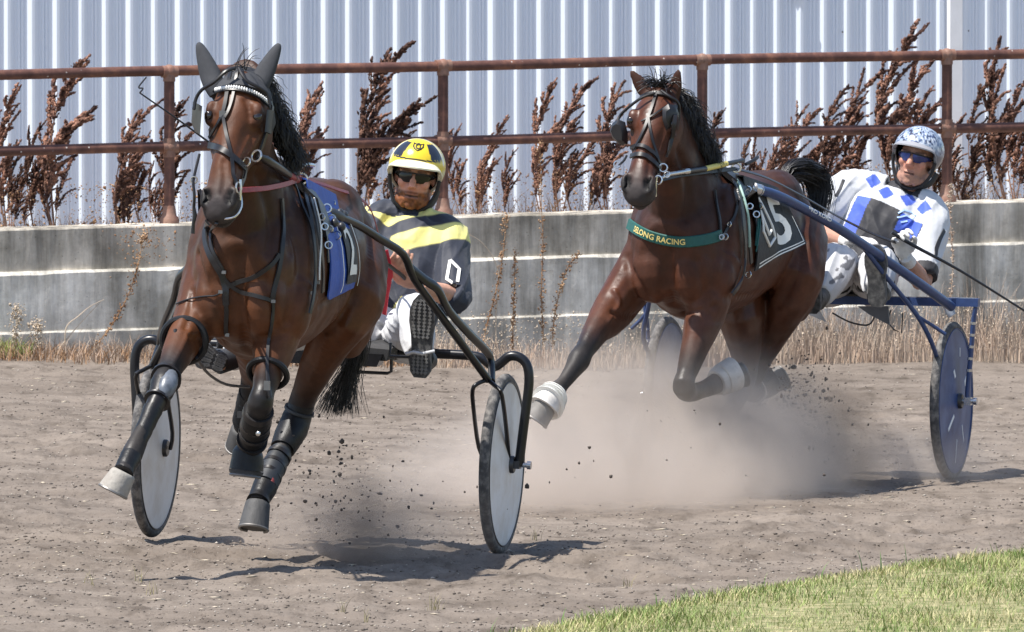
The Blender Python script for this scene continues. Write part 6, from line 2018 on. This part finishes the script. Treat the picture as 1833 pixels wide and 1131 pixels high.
def dock_variant(seed, thin=1.0):
    """one dead dock: slender stems that nod over at the tip, short steep side spikes crusted with seed; one metre tall"""
    r = np.random.default_rng(seed)
    rr = random.Random(seed)
    st = MB(); C, D = [], []
    def crust(path, n, spread, s0=0.0):
        for _ in range(n):
            t = s0 + (1 - s0) * rr.random()
            k = t * (len(path) - 1); i = min(int(k), len(path) - 2)
            q = path[i].lerp(path[i + 1], k - i); d = (path[i + 1] - path[i]).normalized()
            wh = .55 + .45 * math.sin(k * 11 + seed)
            o = Vector((rr.gauss(0, 1), rr.gauss(0, 1), rr.gauss(0, .5))) * spread * (1 - .7 * t) * wh * .7
            C.append(q + o); D.append(d + (o.normalized() * .6 if o.length > 1e-6 else d))
    for m_ in range(rr.choice((2, 2, 3, 3))):
        hh = 1.0 if m_ == 0 else rr.uniform(.55, .8)
        nod = rr.uniform(.06, .20); bx = 0 if m_ == 0 else rr.uniform(-.22, .12); bow = rr.uniform(.03, .12)
        top = lambda t: Vector((bx * t + nod * (t ** 4) - nod * t * (1 if m_ == 0 else 0) - bow * math.sin(math.pi * t), .03 * math.sin(t * 4 + seed), hh * (t - .10 * nod * t ** 5)))
        st.tube([top(k / 10) for k in range(11)], [.0065 - .005 * k / 10 for k in range(11)], 5)
        crust([top(.62 + .38 * k / 8) for k in range(9)], int(420 * thin * hh), .019)
        nb = rr.randint(11, 17)
        for b in range(nb):
            t0 = .26 + .62 * (b + rr.random()) / nb
            a = rr.choice((0, 0, math.pi)) + rr.gauss(0, .8)
            ln = (.10 + .26 * (1 - t0)) * rr.uniform(.5, 1.35) * hh
            out = rr.uniform(.18, .55); bend = rr.uniform(0, .9)
            q = top(t0); dx, dy = math.cos(a), math.sin(a)
            path = [q + Vector((dx * ln * out * u_ + bend * ln * .45 * u_ ** 3, dy * ln * out * u_, ln * u_ * (1 - .35 * bend * u_ * u_))) for u_ in [k / 6 for k in range(7)]]
            st.tube(path, [.0030 - .002 * k / 6 for k in range(7)], 4)
            crust(path, int(290 * ln / .2 * thin * rr.uniform(.4, 1.2)), .0155, .1)
    C = np.array([list(q) for q in C]); D = np.array([list(q) for q in D])
    sz = .0050 * np.exp(r.normal(0, .4, len(C)))
    m1 = st.mesh('stem'); m1.materials.append(M_dockstem)
    m2 = bits_mesh('seed_heads', C, D, sz, r); m2.materials.append(M_dock)
    return m1, m2
DOCKS = [dock_variant(100 + k, 1.1 if k % 3 else .7) for k in range(14)]
# each plant dries to its own shade
for m_ in (M_dock, M_dockstem):
    nt = m_.node_tree; b_ = nt.nodes['Principled BSDF']
    oi = nt.nodes.new('ShaderNodeObjectInfo'); mr = nt.nodes.new('ShaderNodeMapRange')
    mr.inputs['To Min'].default_value = .65; mr.inputs['To Max'].default_value = 1.7
    nt.links.new(oi.outputs['Random'], mr.inputs['Value'])
    sc_n = nt.nodes.new('ShaderNodeVectorMath'); sc_n.operation = 'SCALE'
    src = b_.inputs['Base Color'].links[0].from_socket
    nt.links.new(src, sc_n.inputs[0]); nt.links.new(mr.outputs['Result'], sc_n.inputs['Scale']); nt.links.new(sc_n.outputs[0], b_.inputs['Base Color'])
G_DOCK = 'dead dock weeds between the fence and the building'
plants = [  # base x, tip x, tip y, offset behind the fence, words
    (18, 40, 148, -.5, 'leftmost in the picture'), (62, 88, 208, -.8, 'short, second from the left edge'), (92, 166, 94, -.5, 'left of the first fence post, rising over the rail'),
    (100, 98, 216, -.9, 'slender, behind the tall left one'), (212, 292, 172, -.5, 'leaning to the first fence post from its left'), (228, 246, 196, -.9, 'bushy, left of the first fence post'),
    (285, 276, 286, -.6, 'low, at the foot of the first fence post'), (326, 340, 170, -.6, 'between the first fence post and near horse head'),
    (536, 575, 140, -.5, 'right of the near horse mane, under the top rail'), (566, 580, 160, -.8, 'straight, just right of the near horse mane'),
    (650, 741, 68, -.4, 'tallest left of the second fence post, topping the rail'), (672, 704, 118, -.7, 'dense, left of the second fence post'), (700, 744, 232, -.9, 'spreading, low, left of the second fence post'),
    (832, 828, 218, -.8, 'thin, just right of the second fence post'), (860, 914, 206, -.5, 'bent to the right, right of the yellow helmet'), (905, 930, 262, -.9, 'low and sparse, right of the yellow helmet'),
    (968, 1000, 136, -.5, 'tall and thin, left of the far horse'), (1002, 1072, 134, -.7, 'bushy with a bent tip, left of the far horse'), (1030, 1046, 196, -.9, 'squat, left of the far horse'), (1088, 1122, 140, -.5, 'beside the far horse left blinker'),
    (1240, 1232, 200, -.8, 'behind the third fence post'), (1284, 1300, 190, -.6, 'just right of the third fence post'), (1335, 1342, 240, -.7, 'short, above the far saddlecloth'), (1388, 1448, 184, -.5, 'leaning right above the far horse back'),
    (1420, 1470, 190, -.8, 'bushy, above the far horse croup'), (1478, 1524, 148, -.5, 'dense, left of the patterned helmet'), (1500, 1592, 122, -.7, 'broad, reaching over to the patterned helmet'), (1540, 1556, 160, -.9, 'upright, behind the broad one left of the patterned helmet'),
    (1612, 1664, 36, -.4, 'tallest of all, above the patterned helmet'), (1640, 1684, 86, -.6, 'tall, between patterned helmet and the last post'), (1662, 1670, 150, -.9, 'short, left of the last post'),
    (1728, 1730, 200, -.7, 'short and sparse, right of the last post'), (1756, 1786, 120, -.5, 'dense, right of the last post'), (1812, 1788, 60, -.4, 'tall, leaning left at the right edge, above the rail'), (1822, 1838, 136, -.8, 'bushy, cut by the right edge')]
for i, (bx_, tx, ty, off, words) in enumerate(plants):
    s = wall_s(bx_, off)
    base = WP(s, off, .70)
    tip = P(tx, ty, base.y)
    h = (tip - base).length
    rt = thing('dock_weed', 'dead dark brown dock weed, ' + words, 'weed', None, (0, 0, 0), G_DOCK)
    ax = (tip - base).normalized()
    var = DOCKS[i % len(DOCKS)]
    q = Vector((0, 0, 1)).rotation_difference(ax)
    rt.rotation_mode = 'QUATERNION'
    rt.rotation_quaternion = q @ Quaternion((0, 0, 1), random.uniform(-.7, .7))
    wd = h * random.uniform(.8, 1.05)
    rt.scale = (wd, wd, h)
    rt.location = base
    for nm, me in zip(('stem', 'seed_heads'), var):
        o = bpy.data.objects.new(nm, me); COL.objects.link(o); o.parent = rt
        if nm == 'seed_heads': o['kind'] = 'stuff'

# thin stragglers filling in between, too alike to tell apart
rs_ = random.Random(5)
for i, bx_ in enumerate([rs_.uniform(0, 1833) for _ in range(26)]):
    off = rs_.uniform(-1.1, -.5)
    s = wall_s(bx_, off); base = WP(s, off, .70)
    tip = P(bx_ + rs_.uniform(-10, 45), rs_.uniform(215, 320), base.y)
    rt = thing('dock_weed', 'thin short dead dock stalk among the taller ones behind the rails', 'weed', None, (0, 0, 0), 'thin dock stragglers behind the fence')
    rt.rotation_mode = 'QUATERNION'
    rt.rotation_quaternion = Vector((0, 0, 1)).rotation_difference((tip - base).normalized()) @ Quaternion((0, 0, 1), rs_.uniform(-1.2, 1.2))
    h = (tip - base).length
    rt.scale = (h * .9, h * .9, h); rt.location = base
    for nm, me in zip(('stem', 'seed_heads'), DOCKS[(i * 3) % len(DOCKS)]):
        o = bpy.data.objects.new(nm, me); COL.objects.link(o); o.parent = rt
        if nm == 'seed_heads': o['kind'] = 'stuff'

# dry grass: blades with a bend, gathered in tufts
def blades(name, X, Y, Z, H_, W_, m, label, seed, lean=.35, segs=3):
    r = np.random.default_rng(seed)
    n = len(X)
    a = r.random(n) * 6.283
    ln = lean * H_ * (r.random(n) * 1.2 + .1)
    fx, fy = np.cos(a), np.sin(a)
    w = np.stack([-np.sin(a + r.normal(0, .6, n)), np.cos(a + r.normal(0, .6, n))], 1)
    w[:, 0] = np.where(np.abs(w[:, 0]) < .3, .5, w[:, 0])
    V = []
    for k in range(segs + 1):
        t = k / segs
        cx, cy_, cz = X + fx * ln * t * t, Y + fy * ln * t * t, Z + H_ * t * (1 - .12 * t)
        hw = W_ * (1 - t) ** .8 * .5
        if k < segs:
            V.append(np.stack([cx - w[:, 0] * hw, cy_ - w[:, 1] * hw, cz], 1)); V.append(np.stack([cx + w[:, 0] * hw, cy_ + w[:, 1] * hw, cz], 1))
        else:
            V.append(np.stack([cx, cy_, cz], 1))
    m_ = 2 * segs + 1
    V = np.stack(V, 1).reshape(-1, 3)
    tri = []
    for k in range(segs - 1):
        a0, b0, c0, d0 = 2 * k, 2 * k + 1, 2 * k + 3, 2 * k + 2
        tri += [(a0, b0, c0), (a0, c0, d0)]
    tri.append((2 * segs - 2, 2 * segs - 1, 2 * segs))
    Fc = (np.array(tri)[None] + (np.arange(n) * m_)[:, None, None]).reshape(-1, 3)
    return tag(link_mesh(name, mesh_np(name, V, Fc), m), label, None, kind='stuff')
def along_wall(n, px0, px1, off0, off1, seed, clump=.55, freq=1.3):
    r = np.random.default_rng(seed)
    px = px0 + (px1 - px0) * r.random(n * 3)
    off = off0 + (off1 - off0) * r.random(n * 3)
    S_ = np.array([wall_s(a, b) for a, b in zip(px, off)])
    keep = vnoise(S_ * freq * 3, off * 4 + seed, seed) + .5 > r.random(n * 3) * clump * 1.6
    S_, off = S_[keep][:n], off[keep][:n]
    X = W0.x + WU.x * S_ + WN.x * off; Y = W0.y + WU.y * S_ + WN.y * off
    return X, Y, S_, off
X, Y, S_, off = along_wall(11500, 780, 1900, .06, 1.0, 71, 1.1, .6)
H_ = (.06 + .27 * np.random.default_rng(1).random(len(X)) ** 1.8) * np.clip(1.15 - .65 * off, .2, 1.2) * (1 + 1.2 * vnoise(S_ * 1.7, S_ * 0 + 4, 31)) * (1 + .8 * sstep(5.6, 6.6, S_))
blades('dry_grass', X, Y, gz(X, Y) - .01, H_, .0055 + 0 * H_, M_straw, 'pale dry grass along the foot of the wall at right', 72)
X, Y, S_, off = along_wall(3600, -80, 800, .05, .75, 73, 1.1, .9)
H_ = (.05 + .17 * np.random.default_rng(2).random(len(X)) ** 2) * np.clip(1.1 - .8 * off, .3, 1.2)
blades('sparse_dry_grass', X, Y, gz(X, Y) - .01, H_, .005 + 0 * H_, M_straw, 'sparse dry grass along the foot of the wall at left', 74, .6)
X, Y, S_, off = along_wall(2600, -80, 800, .05, .9, 75, 1.0)
H_ = .04 + .10 * np.random.default_rng(3).random(len(X))
blades('reddish_dry_weeds', X, Y, gz(X, Y) - .01, H_, .006 + 0 * H_, M_rustweed, 'reddish brown low dry weeds at the foot of the wall', 76, .9)
X, Y, S_, off = along_wall(700, -60, 60, .05, .5, 77, .6)
blades('green_weeds', X, Y, gz(X, Y) - .01, .05 + .10 * np.random.default_rng(4).random(len(X)), .007 + 0 * X, mat('yellow_green_weed', (.20, .24, .055), .8, var=.3, scale=8), 'yellow green weeds at the foot of the wall, far left', 78, .8)
X, Y, S_, off = along_wall(3500, 780, 1900, .1, .8, 79, 1.0)
C = np.stack([X, Y, gz(X, Y) + .06 + .24 * np.random.default_rng(5).random(len(X)) ** 1.5], 1)
rg = np.random.default_rng(80)
me = bits_mesh('grass_seed_heads', C, rg.normal(0, .5, (len(C), 3)) + np.array((0, 0, 1)), .0032 * np.exp(rg.normal(0, .35, len(C))), rg)
tag(link_mesh('grass_seed_heads', me, M_straw_pale, smooth=False), 'pale seed heads over the dry grass by the wall', None, kind='stuff')
# dry scrub on the soil behind the wall
X, Y, S_, off = along_wall(4200, -60, 1900, -1.2, -.36, 81, 1.3, .6)
H_ = .03 + .17 * np.random.default_rng(6).random(len(X)) ** 1.5 * (1 + .5 * vnoise(S_ * 2, S_ * 0, 7))
blades('scrub_on_wall', X, Y, .70 + .0140 * S_, H_ * 1.15, .0055 + 0 * H_, M_scrub, 'pale dry scrub on the soil behind the concrete wall', 82, .55)
X, Y, S_, off = along_wall(9000, -60, 1900, -1.2, -.36, 83, .9)
C = np.stack([X, Y, .71 + .0140 * S_ + .30 * np.random.default_rng(7).random(len(X)) ** 1.6], 1)
me = bits_mesh('brown_scrub', C, rg.normal(0, 1, (len(C), 3)), .0036 * np.exp(rg.normal(0, .4, len(C))), rg)
tag(link_mesh('brown_scrub', me, M_rustweed, smooth=False), 'rust brown twiggy scrub on the soil behind the wall', None, kind='stuff')

# single dry stalks standing before the wall
G_ST = 'dry stalks standing in front of the wall'
stalks = [
    ([(150, 652), (196, 588), (232, 522), (250, 460), (256, 420)], 'curved rust brown stalk with a fluffy top, left of near horse', M_rustweed, 1, .10),
    ([(868, 598), (886, 530), (898, 470), (905, 410), (906, 385)], 'curved brown seed stalk right of the yellow and navy jacket', M_rustweed, 1, .012),
    ([(918, 590), (920, 530), (922, 446)], 'short thin brown stalk right of the black sulky driver', M_rustweed, 1, .010),
    ([(972, 586), (969, 520), (972, 440), (969, 360), (966, 250)], 'tall straight brown stalk crossing the wall, left of far horse', M_rustweed, 1, .011),
    ([(990, 588), (1000, 530), (1016, 480), (1036, 454)], 'brown stalk leaning right, left of the far horse shoulder', M_rustweed, 1, .011),
    ([(1700, 560), (1706, 470), (1700, 380), (1704, 330)], 'thin pale brown stalk right of the patterned jacket', M_straw, 1, .010),
    ([(92, 640), (120, 606), (150, 572), (180, 540)], 'pale bare straw leaning right, lower of two at left', M_straw_pale, 0, 0),
    ([(118, 588), (140, 566), (162, 548), (186, 536)], 'pale bare straw leaning right, upper of two at left', M_straw_pale, 0, 0),
    ([(28, 600), (30, 570), (32, 548)], 'short pale feathery stalk near the left edge', M_straw_pale, 1, .02),
    ([(64, 610), (68, 590), (66, 575)], 'small pale feathery tuft against the wall at left', M_straw_pale, 1, .022),
    ([(888, 560), (894, 500), (882, 460), (860, 432), (840, 420)], 'long pale hooked grass stem beside the navy sleeve', M_straw_pale, 0, 0)]
for px, label, m, seeds, spread in stalks:
    off = .20
    q = []
    for x, y in px:
        c = WP(wall_s(x, off), off, 0)
        q.append(P(x, y, c.y))
    q[0].z = max(q[0].z, 0) if q[0].z > .05 else float(gz(q[0].x, q[0].y)) 
    foot = Vector((q[0].x, q[0].y, float(gz(q[0].x, q[0].y)) - .01))
    if (q[0] - foot).length > .02: q = [foot] + q
    rt = thing('dry_stalk', label, 'stalk', None, tuple(foot), G_ST)
    path = spath(q, 5)
    MB().tube(path, [.0042 - .0026 * k / (len(path) - 1) for k in range(len(path))], 5).build('stem', m, rt)
    if seeds:
        rr = random.Random(len(label)); C, D = [], []
        n = 260
        for k in range(n):
            t = rr.random() if spread < .05 else .80 + .20 * rr.random() ** .6
            if spread < .05: t = .12 + .88 * t
            kk = t * (len(path) - 1); i = min(int(kk), len(path) - 2)
            c = path[i].lerp(path[i + 1], kk - i)
            sp = spread if spread < .05 else (spread * .75 if rr.random() < .8 else .014)
            C.append(list(c + Vector((rr.gauss(0, 1), rr.gauss(0, .6), rr.gauss(0, .8))) * sp)); D.append([rr.gauss(0, 1), rr.gauss(0, 1), 1.2])
        if spread > .05:
            for k in range(220):
                t = .1 + .7 * rr.random(); kk = t * (len(path) - 1); i = min(int(kk), len(path) - 2)
                c = path[i].lerp(path[i + 1], kk - i)
                C.append(list(c + Vector((rr.gauss(0, 1), rr.gauss(0, .6), rr.gauss(0, 1))) * .011)); D.append([rr.gauss(0, 1), rr.gauss(0, 1), 1.2])
        me = bits_mesh('seed_bits', np.array(C), np.array(D), .0042 * np.exp(rg.normal(0, .35, len(C))), rg)
        link_mesh('seed_bits', me, m, rt, smooth=False, kind='stuff')

# ------------------------------------------------------------------ lawn in the near corner
edge_px = [(800, 1180), (920, 1146), (1020, 1124), (1180, 1094), (1300, 1072), (1480, 1040), (1640, 1018), (1833, 993), (2100, 958)]
edge = np.array([list(ground_at(x, y))[:2] for x, y in edge_px])
def lawn_edge_y(X):
    return np.interp(X, edge[:, 0], edge[:, 1])
M_lawn_soil = mat('lawn_thatch', (0.165, 0.175, 0.060), 0.95, var=0.4, scale=14, col2=(0.24, 0.21, 0.11), bump=.4, bscale=40)
lx = np.arange(edge[0, 0], 12.0, .06)
rs = []
for x in lx:
    ye = float(lawn_edge_y(x)) + .05 * float(vnoise(np.array([x * 9.0]), np.array([3.0]), 2)[0]) if x < edge[-1, 0] else edge[-1, 1] + (x - edge[-1, 0]) * .9
    z = float(gz(np.array(x), np.array(ye)))
    rs.append([Vector((x, ye, z - .03)), Vector((x, ye - .05, z + .012)), Vector((x, ye - .6, z + .022)), Vector((x, 30.0, z + .022)), Vector((x, 30.0, z - .03))])
tag(MB().rings(rs).build('lawn', M_lawn_soil, smooth=False), 'green lawn verge in the near right corner', None, kind='structure')
def lawn_blades(n, seed, h0, h1, w, m, name, label, keepf=None, lean=.7):
    r = np.random.default_rng(seed)
    X = edge[0, 0] + r.random(n * 2) * (3.4 - edge[0, 0])
    ye = lawn_edge_y(X) + .05 * vnoise(X * 9, X * 0 + 3, 2)
    Y = ye - (r.random(n * 2) ** 1.3) * 6.2
    k = (Y > 37.6) & (X < (2000 - 916.5) / F_PX * Y) & (X > (650 - 916.5) / F_PX * Y)
    if keepf is not None: k &= keepf(X, Y, r)
    X, Y, ye = X[k][:n], Y[k][:n], ye[k][:n]
    hh = (h0 + (h1 - h0) * r.random(len(X)) ** 1.5) * (.75 + .5 * sstep(-.2, .3, vnoise(X * 3, Y * 1.5, seed)))
    hh *= np.where(ye - Y < .25, .85, 1)
    return blades(name, X, Y, gz(X, Y) + .008, hh, w + 0 * X, m, label, seed + 1, lean)
M_g1 = mat('lawn_green', (0.16, 0.23, 0.06), 0.6, var=0.35, scale=2.5, col2=(0.26, 0.29, 0.10), spec=.3)
M_g2 = mat('lawn_straw', (0.46, 0.41, 0.22), 0.75, var=0.3, scale=3, spec=.25)
patch = lambda X, Y, r: vnoise(X * 2.2, Y * .9, 41) + .5 * vnoise(X * 6, Y * 2.5, 42) + .55 > r.random(len(X)) * .9
lawn_blades(26000, 91, .018, .062, .0050, M_g1, 'lawn_grass', 'green grass blades of the lawn', patch)
lawn_blades(17000, 95, .020, .050, .0045, M_g2, 'lawn_straw', 'yellowed grass blades in the lawn')
lawn_blades(260, 97, .07, .13, .008, mat('tall_green_blade', (.10, .19, .035), .5, var=.3, scale=5), 'tall_grass_blades', 'taller grass blades along the lawn edge', lambda X, Y, r: (lawn_edge_y(X) - Y < .5), .4)
# stray tufts on the dirt
r = np.random.default_rng(99)
ctr = [ground_at(x, y) for x, y in ((272, 1092), (248, 1066), (612, 1108), (775, 1098), (780, 1096), (160, 1074), (1120, 1052), (655, 1122), (960, 968))]
X = np.concatenate([c.x + r.normal(0, .012, 7) for c in ctr]); Y = np.concatenate([c.y + r.normal(0, .03, 7) for c in ctr])
blades('stray_tufts', X, Y, gz(X, Y), .03 + .05 * r.random(len(X)), .004 + 0 * X, mat('dry_tuft', (.22, .19, .10), .8), 'stray dry tufts on the dirt track', 98, .6)

# ================================================================== KICKED-UP DIRT AND DUST
def flying(name, n, cx, sx, seed, size, label):
    r = np.random.default_rng(seed)
    C = []
    for px, py, d, spx, spy, k in cx:
        for _ in range(int(n * k)):
            q = P(px + r.normal(0, spx), py + r.normal(0, spy), d + r.normal(0, .35))
            if q.z > .03: C.append(list(q))
    C = np.array(C)
    sz = size * np.exp(np.clip(r.normal(0, .55, len(C)), -1.2, 1.3))
    bm = bmesh.new(); bmesh.ops.create_icosphere(bm, subdivisions=1, radius=1.0)
    iv = np.array([list(v.co) for v in bm.verts]); fi = np.array([[v.index for v in f.verts] for f in bm.faces]); bm.free()
    V = iv[None] * (sz[:, None] * 1.25)[..., None] * (.6 + .7 * r.random((len(C), len(iv), 1))) * (.6 + .7 * r.random((len(C), 1, 3))) + C[:, None]
    me = mesh_np(name, V.reshape(-1, 3), (fi[None] + (np.arange(len(C)) * len(iv))[:, None, None]).reshape(-1, 3))
    return tag(link_mesh(name, me, mat(name, (.075, .060, .050), .9, var=.4, scale=12), smooth=False), label, None, kind='stuff')
flying('flying_dirt', 170, [(1440, 690, 49.6, 42, 38, 1.5), (1450, 770, 49.6, 38, 40, .9), (1395, 690, 49.4, 18, 26, .5)], 0, 1, .0026, 'dark dirt thrown up behind the far horse')
flying('flying_dirt', 170, [(600, 850, 43.2, 60, 55, .8), (640, 900, 43.2, 70, 50, .6), (560, 780, 43.4, 40, 60, .25), (900, 900, 44, 140, 60, .3), (1250, 850, 48, 120, 70, .3)], 0, 2, .0026, 'dark dirt thrown up behind the near horse')
def dust(name, c, rad, dens, colr, label, nscale=2.2, thr=.42, tilt=0.0):
    bm = bmesh.new(); bmesh.ops.create_icosphere(bm, subdivisions=3, radius=1.0)
    me = bpy.data.meshes.new(name); bm.to_mesh(me); bm.free()
    m = bpy.data.materials.new(name + '_volume'); m.use_nodes = True
    nt = m.node_tree; N, K = nt.nodes, nt.links
    N.remove(N['Principled BSDF'])
    pv_ = N.new('ShaderNodeVolumePrincipled')
    K.new(pv_.outputs['Volume'], N['Material Output'].inputs['Volume'])
    pv_.inputs['Color'].default_value = (*colr, 1); pv_.inputs['Anisotropy'].default_value = .2
    tc = N.new('ShaderNodeTexCoord')
    ln_ = N.new('ShaderNodeVectorMath'); ln_.operation = 'LENGTH'; K.new(tc.outputs['Object'], ln_.inputs[0])
    fa = N.new('ShaderNodeMapRange'); fa.interpolation_type = 'SMOOTHSTEP'
    fa.inputs['From Min'].default_value = 1.0; fa.inputs['From Max'].default_value = .15; fa.inputs['To Min'].default_value = 0; fa.inputs['To Max'].default_value = 1
    K.new(ln_.outputs['Value'], fa.inputs['Value'])
    mp = N.new('ShaderNodeMapping'); mp.inputs['Scale'].default_value = (rad[0], rad[1], rad[2]); mp.inputs['Location'].default_value = (c[0], 0, 3)
    K.new(tc.outputs['Object'], mp.inputs['Vector'])
    no = N.new('ShaderNodeTexNoise'); no.inputs['Scale'].default_value = nscale; no.inputs['Detail'].default_value = 4; no.inputs['Roughness'].default_value = .55; no.inputs['Distortion'].default_value = .6
    K.new(mp.outputs['Vector'], no.inputs['Vector'])
    nr_ = N.new('ShaderNodeMapRange'); nr_.inputs['From Min'].default_value = thr - .12; nr_.inputs['From Max'].default_value = thr + .22; nr_.inputs['To Min'].default_value = .12; nr_.inputs['To Max'].default_value = 1
    K.new(no.outputs['Fac'], nr_.inputs['Value'])
    mu = N.new('ShaderNodeMath'); mu.operation = 'MULTIPLY'; K.new(fa.outputs['Result'], mu.inputs[0]); K.new(nr_.outputs['Result'], mu.inputs[1])
    mu2 = N.new('ShaderNodeMath'); mu2.operation = 'MULTIPLY'; K.new(mu.outputs[0], mu2.inputs[0]); mu2.inputs[1].default_value = dens
    K.new(mu2.outputs[0], pv_.inputs['Density'])
    o = link_mesh(name, me, m)
    o.location = c; o.scale = rad; o.rotation_euler = (0, tilt, 0)
    return tag(o, label, None, kind='stuff')
DUSTC = (.78, .70, .63)
c = P(1170, 800, 48.6)
dust('dust_cloud', (c.x, 48.6, .13), (1.05, 1.1, .66), 7.0, DUSTC, 'dust cloud round the forelegs of the far horse', 3.2, .47)
c = P(1300, 830, 49.0)
dust('dust_cloud', (c.x, 49.0, .08), (.62, .8, .44), 6.0, DUSTC, 'dust plume under the hind legs of the far horse', 4.5, .49)
c = P(1040, 850, 47.6)
dust('dust_cloud', (c.x, 47.7, .10), (1.10, 1.1, .38), 4.6, DUSTC, 'low dust drifting ahead of the far horse', 3.0, .47)
c = P(1450, 800, 49.9)
dust('dust_cloud', (c.x, 49.9, .14), (.40, .6, .44), 8.0, (.24, .195, .16), 'shadow-coloured plume of soil thrown up behind the far horse', 6.0, .50)  # the dark colour stands in for shadow on the thrown soil
c = P(1560, 850, 50.0)
dust('dust_cloud', (c.x, 50.0, .06), (.80, .8, .24), 2.4, DUSTC, 'thin dust trailing by the blue wheel', 3.5, .47)
c = P(640, 900, 43.2)
dust('dust_cloud', (c.x, 43.3, .10), (.62, .6, .36), 3.6, (.60, .52, .46), 'thin dust plume under the near sulky', 5.0, .50)
c = P(655, 905, 43.1)
dust('dust_cloud', (c.x, 43.1, .14), (.20, .3, .28), 5.5, (.34, .28, .235), 'small dark plume of soil behind the near hind hoof', 9.0, .50)
